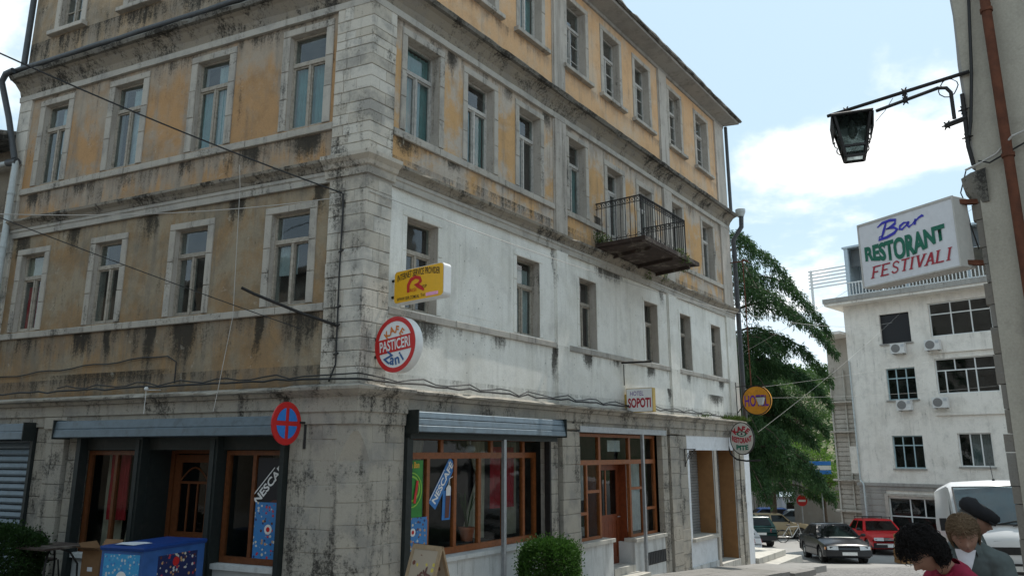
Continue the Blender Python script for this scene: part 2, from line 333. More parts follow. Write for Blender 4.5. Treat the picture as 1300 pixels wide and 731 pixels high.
def copy_tree(o, parent=None):
    c = o.copy(); COL.objects.link(c); c.parent = parent
    for ch in o.children: copy_tree(ch, c)
    return c

# lettering: flat print cut as real letter shapes, laid 3 mm proud of its board
def text_mesh(s, shear=0.0, bold=0.0, ext=0.0015, res=4):
    cu = bpy.data.curves.new('lettering', 'FONT'); cu.body = s; cu.shear = shear; cu.offset = bold; cu.extrude = 0.0; cu.resolution_u = res; cu.size = 1.0
    ob = bpy.data.objects.new('lettering', cu); COL.objects.link(ob)
    me = bpy.data.meshes.new_from_object(ob.evaluated_get(bpy.context.evaluated_depsgraph_get())); 
    bpy.data.objects.remove(ob); bpy.data.curves.remove(cu)
    return me
def lettering(s, parent, c, ux, uy, w, h, mat, shear=0.0, bold=0.0, arch=None, dz=0.004):
    """word s centred at c on the plane ux, uy, fitted to w x h; arch = sag of a bowed base line"""
    me = text_mesh(s, shear, bold)
    xs = [v.co.x for v in me.vertices]; ys = [v.co.y for v in me.vertices]
    x0, x1, y0, y1 = min(xs), max(xs), min(ys), max(ys)
    ux = Vector(ux).normalized(); uy = Vector(uy).normalized(); n = ux.cross(uy); c = Vector(c); org = root_loc(parent)
    for v in me.vertices:
        a = ((v.co.x - x0) / (x1 - x0) - 0.5); b = ((v.co.y - y0) / (y1 - y0) - 0.5)
        yy = b * h
        if arch: yy += arch(a, b)
        v.co = c + ux * (a * w) + uy * yy + n * dz - org
    return put_mesh('lettering', me, parent, [mat])
def arc_lettering(s, parent, c, ux, uy, r, h, a0, a1, mat, inward=False, bold=0.0, dz=0.004):
    """letters along an arc from angle a0 to a1 (degrees, clockwise from the top)"""
    ux = Vector(ux).normalized(); uy = Vector(uy).normalized(); n = ux.cross(uy); c = Vector(c); org = root_loc(parent)
    V = []; F = []
    for i, ch in enumerate(s):
        if ch == ' ': continue
        me = text_mesh(ch, 0, bold); xs = [v.co.x for v in me.vertices]; k = len(V)
        mx = (min(xs) + max(xs)) / 2; t = R_(a0 + (a1 - a0) * (i / max(1, len(s) - 1)))
        for v in me.vertices:
            lx = (v.co.x - mx) * h / 0.72; ly = v.co.y * h / 0.72
            rad = Vector((math.sin(t), math.cos(t)));  tan = Vector((math.cos(t), -math.sin(t)))
            if inward: rad = -rad; tan = -tan; p = rad * (-(r) + ly) + tan * lx
            else: p = rad * (r + ly) + tan * lx
            V.append(c + ux * p.x + uy * p.y + n * dz - org)
        F += [tuple(j + k for j in p.vertices) for p in me.polygons]
        bpy.data.meshes.remove(me)
    me = bpy.data.meshes.new('lettering'); me.from_pydata(V, [], F)
    return put_mesh('lettering', me, parent, [mat])

# wall frames: s along the wall, o outward, z up
DR = Vector((0.58961, 0.80769, 0)); NR = Vector((0.80769, -0.58961, 0))
DL = Vector((-0.91111, 0.41217, 0)); NL = Vector((-0.41217, -0.91111, 0))
C0 = Vector((-2.21, 10.78, 0))
def FR(s, o, z): return C0 + DR * s + NR * o + Vector((0, 0, z))
def FL(s, o, z): return C0 + DL * s + NL * o + Vector((0, 0, z))
KB = (NR + NL) / (1 + NR.dot(NL))
def FK(p, z): return C0 + KB * p + Vector((0, 0, z))      # the corner line moved p outward on both walls
def frame(org, d, n):
    org = Vector(org); d = Vector(d).normalized(); n = Vector(n).normalized()
    return lambda s, o, z: org + d * s + n * o + Vector((0, 0, z))
def road_z(y):
    if y < 8: return -2.10
    if y < 30: return -2.10 - 0.09 * (y - 8)
    if y < 46: return -4.08 - 0.055 * (y - 30)
    return -4.96 - 0.02 * (y - 46)
def walk_z(s): return -2.1 - 0.069 * max(0.0, s)

def wall_panel(fr, s0, s1, z0, z1, holes, depth=0.28):
    """sheet with openings and their reveals; holes = [(s0, s1, z0, z1)]"""
    mb = MB()
    ss = sorted({s0, s1} | {h[0] for h in holes} | {h[1] for h in holes}); zs = sorted({z0, z1} | {h[2] for h in holes} | {h[3] for h in holes})
    ss = [a for a in ss if s0 <= a <= s1]; zs = [a for a in zs if z0 <= a <= z1]
    for i in range(len(ss) - 1):
        for j in range(len(zs) - 1):
            cs = (ss[i] + ss[i + 1]) / 2; cz = (zs[j] + zs[j + 1]) / 2
            if any(h[0] < cs < h[1] and h[2] < cz < h[3] for h in holes): continue
            mb.add([fr(ss[i], 0, zs[j]), fr(ss[i + 1], 0, zs[j]), fr(ss[i + 1], 0, zs[j + 1]), fr(ss[i], 0, zs[j + 1])], [(0, 1, 2, 3)])
    for a, b, c, d in (holes if depth > 0 else ()):
        q = [(a, c), (b, c), (b, d), (a, d)]
        for k in range(4):
            (u0, w0), (u1, w1) = q[k], q[(k + 1) % 4]
            mb.add([fr(u0, 0, w0), fr(u1, 0, w1), fr(u1, -depth, w1), fr(u0, -depth, w0)], [(0, 1, 2, 3)])
    return mb
def reveals(fr, holes, depth):
    mb = MB()
    for a, b, c, d in holes:
        q = [(a, c), (b, c), (b, d), (a, d)]
        for k in range(4):
            (u0, w0), (u1, w1) = q[k], q[(k + 1) % 4]
            mb.add([fr(u0, -0.001, w0), fr(u1, -0.001, w1), fr(u1, -depth, w1), fr(u0, -depth, w0)], [(0, 1, 2, 3)])
    return mb
def block(fr, s0, s1, z0, z1, o, back=-0.05, ch=0.009, jit=0.0):
    """dressed stone with chamfered front arrises"""
    j = lambda: random.uniform(-jit, jit)
    mb = MB(); a = 0.003
    s0 += a; s1 -= a; z0 += a; z1 -= a
    r0 = [fr(s0, back, z0), fr(s1, back, z0), fr(s1, back, z1), fr(s0, back, z1)]
    r1 = [fr(s0, o - ch, z0), fr(s1, o - ch, z0), fr(s1, o - ch, z1), fr(s0, o - ch, z1)]
    r2 = [fr(s0 + ch + j(), o, z0 + ch + j()), fr(s1 - ch + j(), o, z0 + ch + j()), fr(s1 - ch + j(), o, z1 - ch + j()), fr(s0 + ch + j(), o, z1 - ch + j())]
    mb.loft([r0, r1, r2]); return mb
def sweep(paths, prof, jitter=None, seg=None):
    """moulding: paths(o) -> list of plan points for offset o; prof = [(o, z)] ; jitter(i, k) -> (do, dz)"""
    rings = []
    npt = len(paths(0.0))
    for i in range(npt):
        ring = []
        for k, (o, z) in enumerate(prof):
            do, dz = jitter(i, k) if jitter else (0, 0)
            p = paths(o + do)[i]; ring.append(Vector((p.x, p.y, z + dz)))
        rings.append(ring)
    mb = MB(); mb.loft(rings); return mb
# ---------------------------------------------------------------- the old corner building
hotel = thing('corner_building', 'old three storey corner building with peeling ochre render over stone ground floor', 'building', FK(0, -2.1))
SL, SR = 8.75, 15.7        # lengths of the two street fronts
ZT = 10.75
L3 = [(0.92, 1.67), (3.02, 3.78), (5.15, 5.92), (7.24, 7.94)]; L3Z = (5.15, 6.85)
L2 = [(1.04, 1.80), (3.18, 3.92), (5.24, 5.93), (7.34, 8.01)]; L2Z = (2.22, 3.73)
L4 = [(0.95, 1.65), (3.05, 3.75), (5.15, 5.85), (7.24, 7.90)]; R4Z = (8.53, 10.29)
R3 = [(0.77, 1.58), (2.36, 3.15), (3.98, 4.74), (5.86, 6.58), (11.2, 11.97), (13.46, 14.30)]; R3Z = (5.12, 6.83)
R3D = [(7.60, 8.36), (9.25, 10.0)]; R3DZ = (4.56, 6.70)
R2 = [(0.90, 1.64), (3.90, 4.68), (6.21, 6.94), (9.33, 10.07), (11.48, 12.2), (13.69, 14.44)]; R2Z = (2.19, 3.70)
R4 = [(0.80, 1.60), (2.36, 3.16), (4.03, 4.82), (5.86, 6.70), (7.57, 8.40), (9.28, 10.1), (11.44, 12.21), (13.38, 14.28)]
H = lambda ws, zz: [(a, b, zz[0], zz[1]) for a, b in ws]
def wall(fr, s0, s1, z0, z1, holes, mat):
    obj('wall', wall_panel(fr, s0, s1, z0, z1, holes, 0.0), mat, hotel)
    for h in holes: obj('reveal', reveals(fr, [h], 0.27), 'strip_white', hotel)
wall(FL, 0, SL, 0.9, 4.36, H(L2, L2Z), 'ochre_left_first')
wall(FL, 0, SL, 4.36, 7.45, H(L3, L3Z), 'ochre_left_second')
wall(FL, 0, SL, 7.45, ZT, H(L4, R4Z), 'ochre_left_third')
wall(FR, 0, SR, 0.9, 4.36, H(R2, R2Z), 'white_right_first')
wall(FR, 0, SR, 4.36, 7.45, H(R3, R3Z) + H(R3D, R3DZ), 'ochre_right_second')
wall(FR, 0, SR, 7.45, ZT, H(R4, R4Z), 'peach_right_third')
mb = MB()
mb.add([FR(SR, 0, -3.6), FR(SR, -9, -3.6), FR(SR, -9, ZT), FR(SR, 0, ZT)], [(0, 1, 2, 3)])
mb.add([FL(SL, 0, -2.6), FL(SL, -9, -2.6), FL(SL, -9, ZT), FL(SL, 0, ZT)], [(0, 1, 2, 3)])
obj('end_wall', mb, 'grey_render', hotel)
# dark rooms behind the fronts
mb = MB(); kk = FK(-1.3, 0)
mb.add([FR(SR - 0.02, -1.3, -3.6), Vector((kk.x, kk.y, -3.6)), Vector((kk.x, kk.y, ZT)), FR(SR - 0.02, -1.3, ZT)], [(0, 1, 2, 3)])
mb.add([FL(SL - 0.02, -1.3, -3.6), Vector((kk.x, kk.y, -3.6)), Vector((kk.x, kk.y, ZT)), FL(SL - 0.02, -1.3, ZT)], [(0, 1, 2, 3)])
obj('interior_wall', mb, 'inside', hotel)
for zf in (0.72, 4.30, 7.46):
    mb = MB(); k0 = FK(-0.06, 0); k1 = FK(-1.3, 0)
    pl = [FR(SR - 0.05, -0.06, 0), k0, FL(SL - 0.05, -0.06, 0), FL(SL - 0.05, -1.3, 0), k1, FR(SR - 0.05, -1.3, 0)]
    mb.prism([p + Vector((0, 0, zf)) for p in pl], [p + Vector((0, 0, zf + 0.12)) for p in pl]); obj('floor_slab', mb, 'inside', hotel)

# --- windows: timber frame, sashes, panes, curtains
def bars(mb, fr, o0, o1, lst):
    for a, b, c, d in lst: mb.box(a, b, o0, o1, c, d, fr)
def curtain(fr, s0, s1, z0, z1, o, mat, parent, gather=None, amp=0.018, n=26):
    mb = MB(); rows = 8; ph = random.uniform(0, 6)
    g = []
    for j in range(rows + 1):
        z = z0 + (z1 - z0) * j / rows; a, b = s0, s1
        if gather:
            t = abs(j / rows - gather[0]) / max(gather[0], 1 - gather[0]); k = gather[1] + (1 - gather[1]) * t ** 0.7
            if gather[2] > 0: a = s1 - (s1 - s0) * k
            else: b = s0 + (s1 - s0) * k
        g.append([fr(a + (b - a) * i / n, o + amp * math.sin(i * 1.9 + ph + 0.3 * math.sin(j)), z) for i in range(n + 1)])
    mb.loft(g, closed=False, cap=False); return obj('curtain', mb, mat, parent, smooth=2, recalc=False)
def window(fr, s0, s1, z0, z1, wood='old_wood', cur=None, trans=0.70, thin=False):
    o = -0.085 if fr is FL else -0.17
    f = MB(); w = 0.032; t = z0 + (z1 - z0) * trans; m = (s0 + s1) / 2
    e = 0.002
    bars(f, fr, o - 0.07, o, [(s0 + e, s0 + w, z0 + e, z1 - e), (s1 - w, s1 - e, z0 + e, z1 - e), (s0 + w, s1 - w, z1 - w, z1 - e), (s0 + w, s1 - w, z0 + e, z0 + w)])
    bars(f, fr, o - 0.06, o + 0.018, [(s0 + w, s1 - w, t - 0.035, t + 0.035)])
    bars(f, fr, o - 0.055, o + 0.010, [(m - 0.022, m + 0.022, z0 + w, t - 0.035)])
    wn = obj('window', f, wood, hotel)
    sm = MB(); q = 0.026
    for a, b in ((s0 + w, m - 0.022), (m + 0.022, s1 - w)):
        bars(sm, fr, o - 0.05, o - 0.008, [(a, a + q, z0 + w, t - 0.035), (b - q, b, z0 + w, t - 0.035), (a + q, b - q, z0 + w, z0 + w + q + 0.02), (a + q, b - q, t - 0.035 - q, t - 0.035)])
        if thin:
            zz = [z0 + w + (t - z0 - w) * k / 3 for k in (1, 2)]
            bars(sm, fr, o - 0.045, o - 0.012, [(a + q, b - q, z - 0.010, z + 0.010) for z in zz])
    obj('sash', sm, wood, wn)
    for (a, b, c, d) in ((s0 + w, m - 0.022, z0 + w, t - 0.035), (m + 0.022, s1 - w, z0 + w, t - 0.035), (s0 + w, s1 - w, t + 0.035, z1 - w)):
        g = MB(); tl = random.uniform(-0.012, 0.012)
        g.hexa([fr(a, o - 0.034 + tl, c), fr(b, o - 0.034 - tl, c), fr(b, o - 0.030 - tl, c), fr(a, o - 0.030 + tl, c), fr(a, o - 0.034 + tl, d), fr(b, o - 0.034 - tl, d), fr(b, o - 0.030 - tl, d), fr(a, o - 0.030 + tl, d)])
        obj('pane', g, 'window_glass', wn)
    if cur:
        for (ca, cb, cz0, cz1, cm) in cur:
            curtain(fr, s0 + w + ca * (s1 - s0 - 2 * w), s0 + w + cb * (s1 - s0 - 2 * w), z0 + cz0 * (z1 - z0), z0 + cz1 * (z1 - z0), o - 0.10, cm, wn)
    return wn
TEAL = [(0.0, 0.98, 0.02, 0.70, 'curtain_teal')]; TEALH = [(0.3, 0.98, 0.02, 0.68, 'curtain_teal')]; PALE = [(0.0, 0.55, 0.02, 0.95, 'curtain_pale')]
FULLT = [(0.0, 1.0, 0.02, 0.97, 'curtain_teal')]
for i, (a, b) in enumerate(L3): window(FL, a, b, *L3Z, cur=[TEAL, TEAL + PALE, PALE, PALE][i])
for i, (a, b) in enumerate(L2): window(FL, a, b, *L2Z, cur=[[(0.45, 1.0, 0.35, 0.66, 'curtain_pale')], None, None, [(0.05, 0.95, 0.02, 0.6, 'curtain_red'), (0.0, 1.0, 0.66, 0.98, 'curtain_cream')]][i])
for i, (a, b) in enumerate(L4): window(FL, a, b, *R4Z, cur=PALE if i % 2 else None, thin=True)
for i, (a, b) in enumerate(R3): window(FR, a, b, *R3Z, cur=[FULLT, TEALH, PALE, TEALH, None, None][i], wood='pale_wood')
for i, (a, b) in enumerate(R2): window(FR, a, b, *R2Z, cur=[None, [(0.0, 1.0, 0.02, 0.9, 'curtain_pale')], None, None, None, None][i], trans=0.66)
for i, (a, b) in enumerate(R4): window(FR, a, b, *R4Z, cur=[None, FULLT, [(0.35, 1.0, 0.02, 0.97, 'curtain_teal'), (0.0, 0.35, 0.02, 0.97, 'curtain_pale')], None, None, None, None, None][i], thin=i > 2, wood='pale_wood')
for a, b in R3D:       # balcony doors
    f = MB(); o = -0.16; z0, z1 = R3DZ; t = 6.2; m = (a + b) / 2
    bars(f, FR, o - 0.07, o, [(a + .002, a + 0.06, z0, z1 - .002), (b - 0.06, b - .002, z0, z1 - .002), (a + 0.06, b - 0.06, z1 - 0.06, z1 - .002), (a + 0.06, b - 0.06, t - 0.03, t + 0.03)])
    d = obj('balcony_door', f, 'pale_wood', hotel)
    for (u, v) in ((a + 0.06, m - 0.004), (m + 0.004, b - 0.06)):
        l = MB(); bars(l, FR, o - 0.055, o - 0.01, [(u, u + 0.05, z0, t - 0.03), (v - 0.05, v, z0, t - 0.03), (u + .05, v - .05, z0, z0 + 0.08), (u + .05, v - .05, t - 0.08, t - 0.03), (u + .05, v - .05, z0 + 0.52, z0 + 0.58)])
        bars(l, FR, o - 0.045, o - 0.025, [(u + .05, v - .05, z0 + 0.08, z0 + 0.52)])
        obj('door_leaf', l, 'pale_wood', d)
        g = MB(); g.box(u + .05, v - .05, o - 0.04, o - 0.035, z0 + 0.58, t - 0.08, FR); obj('pane', g, 'window_glass', d)
    g = MB(); g.box(a + .06, b - .06, o - 0.04, o - 0.035, t + 0.03, z1 - 0.06, FR); obj('pane', g, 'window_glass', d)
    curtain(FR, a + 0.08, b - 0.08, z0 + 0.1, t, o - 0.14, 'curtain_pale', d)

# --- stone surrounds of the openings
def surround(fr, s0, s1, z0, z1, jw, lh, proud, mat, cuts=3, sill=False):
    for (a, b) in ((s0 - jw, s0), (s1, s1 + jw)):
        zs = [z0] + sorted(z0 + (z1 - z0) * (k + random.uniform(-0.15, 0.15)) / cuts for k in range(1, cuts)) + [z1]
        for k in range(cuts): obj('jamb_stone', block(fr, a, b, zs[k], zs[k + 1], proud + random.uniform(0, 0.006), back=-0.10), mat, hotel)
    c = (s0 + s1) / 2 + random.uniform(-0.1, 0.1); j = random.uniform(0, 0.006)
    obj('lintel', block(fr, s0 - jw, c, z1, z1 + lh, proud + j, back=-0.10), mat, hotel); obj('lintel', block(fr, c, s1 + jw, z1, z1 + lh, proud + random.uniform(0, .006), back=-0.10), mat, hotel)
    if sill:
        obj('sill', block(fr, s0 - 0.22, s1 + 0.22, z0 - 0.10, z0, 0.12, back=-0.19), 'surround', hotel)
for a, b in L3: surround(FL, a, b, *L3Z, 0.155, 0.13, 0.022, 'surround')
for a, b in L2: surround(FL, a, b, *L2Z, 0.14, 0.12, 0.022, 'surround')
for a, b in L4: surround(FL, a, b, *R4Z, 0.15, 0.13, 0.02, 'surround', 2, True)
for a, b in R3: surround(FR, a, b, *R3Z, 0.13, 0.13, 0.022, 'surround')
for a, b in R3D: surround(FR, a, b, *R3DZ, 0.15, 0.15, 0.022, 'surround')
for a, b in R2: surround(FR, a, b, *R2Z, 0.11, 0.10, 0.010, 'white_right_first')
for a, b in R4: surround(FR, a, b, *R4Z, 0.14, 0.13, 0.02, 'surround', 2, True)
def stone_band(fr, s0, s1, z0, z1, proud, mat, lo=0.6, hi=1.15, skip=()):
    s = s0
    while s < s1 - 0.02:
        e = min(s1, s + random.uniform(lo, hi))
        if s1 - e < 0.3: e = s1
        if not any(a < (s + e) / 2 < b for a, b in skip):
            obj('band_stone', block(fr, s, e, z0 + random.uniform(-0.004, 0.004), z1, proud + random.uniform(-0.006, 0.008), jit=0.003), mat, hotel)
        s = e
stone_band(FL, 0.68, 8.35, 4.99, 5.12, 0.045, 'surround')
stone_band(FL, 0.68, 8.35, 2.08, 2.20, 0.045, 'surround')
stone_band(FR, 0.50, 5.24, 4.97, 5.10, 0.045, 'surround'); stone_band(FR, 5.72, 7.40, 4.97, 5.10, 0.045, 'surround'); stone_band(FR, 11.24, 14.9, 4.97, 5.10, 0.045, 'surround')
stone_band(FR, 0.50, 5.24, 2.05, 2.17, 0.035, 'band_stone'); stone_band(FR, 5.72, 10.68, 2.05, 2.17, 0.035, 'band_stone'); stone_band(FR, 11.24, 14.9, 2.05, 2.17, 0.035, 'band_stone')

# --- corner quoins
def corner_block(a, b, z0, z1, p):
    e = 0.003; ch = 0.008
    def ring(z, q): 
        return [FR(a - e, q, z), FK(q, z), FL(b - e, q, z), FL(b - e, -0.06, z), FK(-0.06, z), FR(a - e, -0.06, z)]
    mb = MB(); mb.loft([ring(z0 + e, p - ch), ring(z0 + e + ch, p), ring(z1 - e - ch, p), ring(z1 - e, p - ch)]); return mb
def quoins(z0, z1, hs, wr, wl):
    z = z0; k = 0
    while z < z1 - 0.02:
        e = min(z1, z + random.choice(hs));  e = z1 if z1 - e < 0.12 else e
        a = random.choice((0.2, 0.27, 0.34)) if k % 2 else random.choice((0.13, 0.38, wr)); b = random.choice((0.30, 0.36, wl)) if k % 2 else random.choice((0.18, 0.42, 0.24))
        p = 0.05
        obj('quoin_stone', corner_block(a, b, z, e, p + random.uniform(-0.004, 0.004)), 'quoin', hotel)
        if a < wr - 0.02: obj('quoin_stone', block(FR, a, wr, z, e, p + random.uniform(-0.006, 0.004), back=-0.02), 'quoin', hotel)
        if b < wl - 0.02:
            c = b + (wl - b) * random.uniform(0.4, 0.6) if wl - b > 0.32 else wl
            obj('quoin_stone', block(FL, b, c, z, e, p + random.uniform(-0.006, 0.004), back=-0.02), 'quoin', hotel)
            if c < wl: obj('quoin_stone', block(FL, c, wl, z, e, p + random.uniform(-0.006, 0.004), back=-0.02), 'quoin', hotel)
        z = e; k += 1
quoins(0.95, 4.14, (0.20, 0.23, 0.26), 0.50, 0.66)
quoins(4.50, 7.10, (0.15, 0.18, 0.20), 0.48, 0.68)
for (z0, z1) in ((7.75, ZT - 0.1),): obj('corner_pilaster', corner_block(0.46, 0.6, z0, z1, 0.03), 'strip_white', hotel)
# end pilaster of the side front and the strips of the street front
for z0, z1 in ((0.95, 4.16), (4.5, 7.08)):
    z = z0
    while z < z1 - 0.02:
        e = min(z1, z + random.uniform(0.3, 0.5)); e = z1 if z1 - e < 0.15 else e
        obj('pilaster_stone', block(FL, 8.36, 8.74, z, e, 0.05 + random.uniform(-.006, .004)), 'quoin', hotel); z = e
for (a, b) in ((5.26, 5.70), (10.70, 11.22), (14.92, 15.68)):
    for (z0, z1, m) in ((0.95, 4.10, 'white_right_first'), (4.48, 7.06, 'strip_white'), (7.62, ZT - 0.06, 'strip_white')):
        mb = MB(); mb.box(a, b, -0.02, 0.05, z0, z1, FR)
        if b < 15: mb.box(a - 0.035, a - 0.003, -0.02, 0.02, z0, z1, FR)
        obj('pilaster', mb, m, hotel)
mb = MB(); mb.box(2.2, 3.15, -0.02, 0.0045, 2.3, 3.55, FR); obj('blocked_opening', mb, 'white_right_first', hotel)

# --- string courses, main cornice and eaves: profiles swept along both fronts, edges broken by weather
def plan(s_l, s_r, step=0.22, bumps=()):
    """plan path from the left end round the corner to the right end, as a function of the offset"""
    sl = [s_l - i * (s_l - 0.01) / max(1, round(s_l / step)) for i in range(round(s_l / step))]
    sr = [0.01 + (i + 1) * (s_r - 0.01) / max(1, round(s_r / step)) for i in range(round(s_r / step))]
    def f(o):
        return [FL(s, o, 0) for s in sl] + [FK(o, 0)] + [FR(s, o, 0) for s in sr]
    return f
def rough(seed, amp, ks, brk=0.0):
    def j(i, k):
        if k not in ks: return (0, 0)
        n = mnoise.noise(Vector((i * 0.37, k * 3.3, seed))); n2 = mnoise.noise(Vector((i * 1.7, k * 5.1, seed + 9)))
        d = amp * (n + 0.6 * n2); 
        if brk and n > 0.28: d -= brk * (n - 0.28) * 3
        return (d, d * 0.5)
    return j
P1 = plan(SL, SR)
obj('string_course', sweep(P1, [(-0.02, 4.10), (0.05, 4.10), (0.055, 4.20), (0.075, 4.215), (0.075, 4.27), (-0.02, 4.27)], rough(1, 0.006, (1, 2))), 'band_stone', hotel)
obj('string_course', sweep(P1, [(-0.02, 4.272), (0.085, 4.272), (0.12, 4.33), (0.19, 4.385), (0.20, 4.43), (0.12, 4.452), (-0.02, 4.475)], rough(2, 0.016, (2, 3, 4), 0.05)), 'cornice_stone', hotel)
def around(wl, wr, add):
    def f(o):
        q = o + add
        return [FL(wl, o - 0.03, 0), FL(wl, q, 0), FL(wl * 0.5, q, 0), FK(q, 0), FR(wr * 0.5, q, 0), FR(wr, q, 0), FR(wr, o - 0.03, 0)]
    return f
obj('quoin_capital', sweep(around(0.72, 0.52, 0.055), [(-0.02, 4.14), (0.04, 4.14), (0.05, 4.25), (0.085, 4.27), (0.11, 4.33), (0.185, 4.39), (0.19, 4.45), (-0.02, 4.51)]), 'quoin', hotel)
# main cornice
obj('cornice_band', sweep(P1, [(-0.02, 7.06), (0.06, 7.06), (0.07, 7.17), (0.03, 7.185), (-0.02, 7.185)], rough(4, 0.006, (1, 2))), 'band_stone', hotel)
obj('cornice', sweep(P1, [(-0.02, 7.187), (0.05, 7.187), (0.09, 7.30), (0.20, 7.42), (0.27, 7.455), (-0.02, 7.50)], rough(5, 0.014, (2, 3))), 'cornice_stone', hotel)
obj('cornice_lip', sweep(P1, [(-0.02, 7.502), (0.275, 7.458), (0.33, 7.468), (0.36, 7.53), (0.30, 7.59), (-0.02, 7.66)], rough(6, 0.022, (2, 3, 4), 0.07)), 'lip_stone', hotel)
# ground floor cornice: lip plus two fasciae
obj('shop_cornice', sweep(P1, [(-0.02, 0.80), (0.10, 0.80), (0.12, 0.855), (0.21, 0.875), (0.22, 0.905), (0.10, 0.945), (-0.02, 0.965)], rough(7, 0.014, (3, 4), 0.06)), 'pier_stone', hotel)
obj('fascia', sweep(P1, [(-0.10, 0.615), (0.055, 0.615), (0.06, 0.797), (-0.10, 0.797)], rough(8, 0.004, (1, 2))), 'pier_stone', hotel)
obj('fascia', sweep(P1, [(-0.10, 0.44), (0.02, 0.44), (0.025, 0.612), (-0.10, 0.612)]), 'pier_stone', hotel)
obj('pier_capital', sweep(around(1.12, 0.92, 0.06), [(-0.02, 0.40), (0.02, 0.40), (0.03, 0.56), (0.06, 0.575), (0.065, 0.78), (0.14, 0.82), (0.225, 0.875), (0.235, 0.915), (-0.02, 0.98)], None), 'pier_stone', hotel)
# eaves
def eplan(o):
    e = o
    return [FL(SL + e * 0.4, e, 0), FL(SL * 0.66, e, 0), FL(SL * 0.33, e, 0), FK(e, 0)] + [FR(SR * k / 60, e, 0) for k in range(1, 60)] + [FR(SR + max(e, 0) * 0.55, e, 0)]
obj('eaves', sweep(eplan, [(-0.02, 10.62), (0.05, 10.62), (0.06, 10.70), (0.50, 10.745), (0.52, 10.80), (-0.02, 10.90)], rough(10, 0.006, (3, 4))), 'grey_render', hotel)
obj('roof_edge', sweep(eplan, [(-0.02, 10.902), (0.505, 10.80), (0.56, 10.79), (0.60, 10.83), (0.58, 10.90), (-0.02, 11.02)], rough(11, 0.02, (1, 2, 3, 4), 0.05)), 'lip_stone', hotel)
mb = MB(); e = 0.55
rp = [FL(SL + .2, e, 10.9), FK(e, 10.9), FR(SR + .3, e, 10.9), FR(SR + .3, -9, 10.9), FL(SL + .2, -9, 10.9)]
top = [FL(SL - 3, -4, 12.6), FL(3.4, -4, 12.6), FR(SR - 4, -4, 12.6)]
mb.add(rp + top, [(0, 1, 6, 5), (1, 2, 7, 6), (2, 3, 7), (3, 4, 5, 6, 7), (4, 0, 5)])
obj('roof', mb, 'lip_stone', hotel, recalc=False)
# ---------------------------------------------------------------- ground floor of the corner building
def courses(fr, s0, s1, z0, z1, proud, mat, h=(0.26, 0.36), split=0.45, name='pier_stone', back=-0.12):
    z = z1; k = 0
    while z > z0 + 0.02:
        e = max(z0, z - random.uniform(*h)); e = z0 if e - z0 < 0.14 else e
        n = max(1, round((s1 - s0) / split)); cs = [s0] + [s0 + (s1 - s0) * (i + random.uniform(-0.2, 0.2) + (0.25 if k % 2 else -0.25) * (n > 1)) / n for i in range(1, n)] + [s1]
        for a, b in zip(cs, cs[1:]): obj(name, block(fr, a, b, e, z, proud + random.uniform(-0.005, 0.006), back=back, ch=0.006), mat, hotel)
        z = e; k += 1
# corner pier with a stopped chamfer
mb = MB(); rings = []
def cham(z): return 0.0 if z >= 0.30 else 0.24 * min(1.0, ((0.30 - z) / 0.42)) ** 0.75
zs = [-2.4, -0.12] + [-0.12 + 0.42 * k / 7 for k in range(1, 8)] + [0.42]
for z in zs:
    c = cham(z) + 0.004; p = 0.045
    rings.append([FR(0.93, p, z), FR(c, p, z), FL(c * 1.08, p, z), FL(1.13, p, z), FL(1.13, -0.4, z), FK(-0.4, z), FR(0.93, -0.4, z)])
mb.loft(rings); obj('corner_pier', mb, 'pier_stone', hotel)
fc0 = FR(0.244, 0.045, 0); fc1 = FL(0.264, 0.045, 0); dc = (fc1 - fc0); lc = dc.length; dc.normalize(); nc = Vector((dc.y, -dc.x, 0)); nc = nc if nc.y < 0 else -nc
FC = frame(fc0, dc, nc)
courses(FR, 0.25, 0.92, -2.35, -0.12, 0.052, 'pier_stone', split=0.34, back=0.0)
courses(FL, 0.27, 1.12, -2.35, -0.12, 0.052, 'pier_stone', split=0.42, back=0.0)
courses(FC, 0.005, lc - 0.005, -2.35, -0.14, 0.008, 'pier_stone', split=0.5, back=-0.03)
courses(FR, 0.27, 0.92, -0.12, 0.40, 0.052, 'pier_stone', h=(0.2, 0.3), split=0.34, back=0.0)
courses(FL, 0.29, 1.12, -0.12, 0.40, 0.052, 'pier_stone', h=(0.2, 0.3), split=0.42, back=0.0)
# street front piers
for (a, b, p) in ((4.84, 5.28, 0.0), (5.36, 6.02, 0.06), (9.98, 10.30, 0.02), (10.38, 10.92, 0.06), (11.0, 11.50, 0.02), (14.92, 15.26, 0.04), (15.34, 15.68, 0.05)):
    courses(FR, a, b, walk_z(b) - 0.25, 0.42, p, 'pier_stone', split=0.5)
for (a, b) in ((5.28, 5.36), (10.30, 10.38), (10.92, 11.0), (15.26, 15.34)):
    mb = MB(); mb.box(a, b, -0.14, -0.045, walk_z(b) - 0.3, 0.42, FR); obj('pier_groove', mb, 'rubble', hotel)
for (a, b) in ((5.30, 6.08), (10.34, 11.0), (14.9, 15.7)):
    mb = MB(); mb.box(a, b, -0.02, 0.085, 0.46, 0.57, FR); obj('pier_capital', mb, 'pier_stone', hotel)
mb = MB(); mb.box(15.685, 16.22, -0.10, 0.02, -3.7, 0.55, FR); obj('white_pier', mb, 'painted_white', hotel)
mb = MB(); mb.box(16.20, 16.219, -4, -0.102, -3.7, 0.55, FR); obj('white_pier', mb, 'painted_white', hotel)
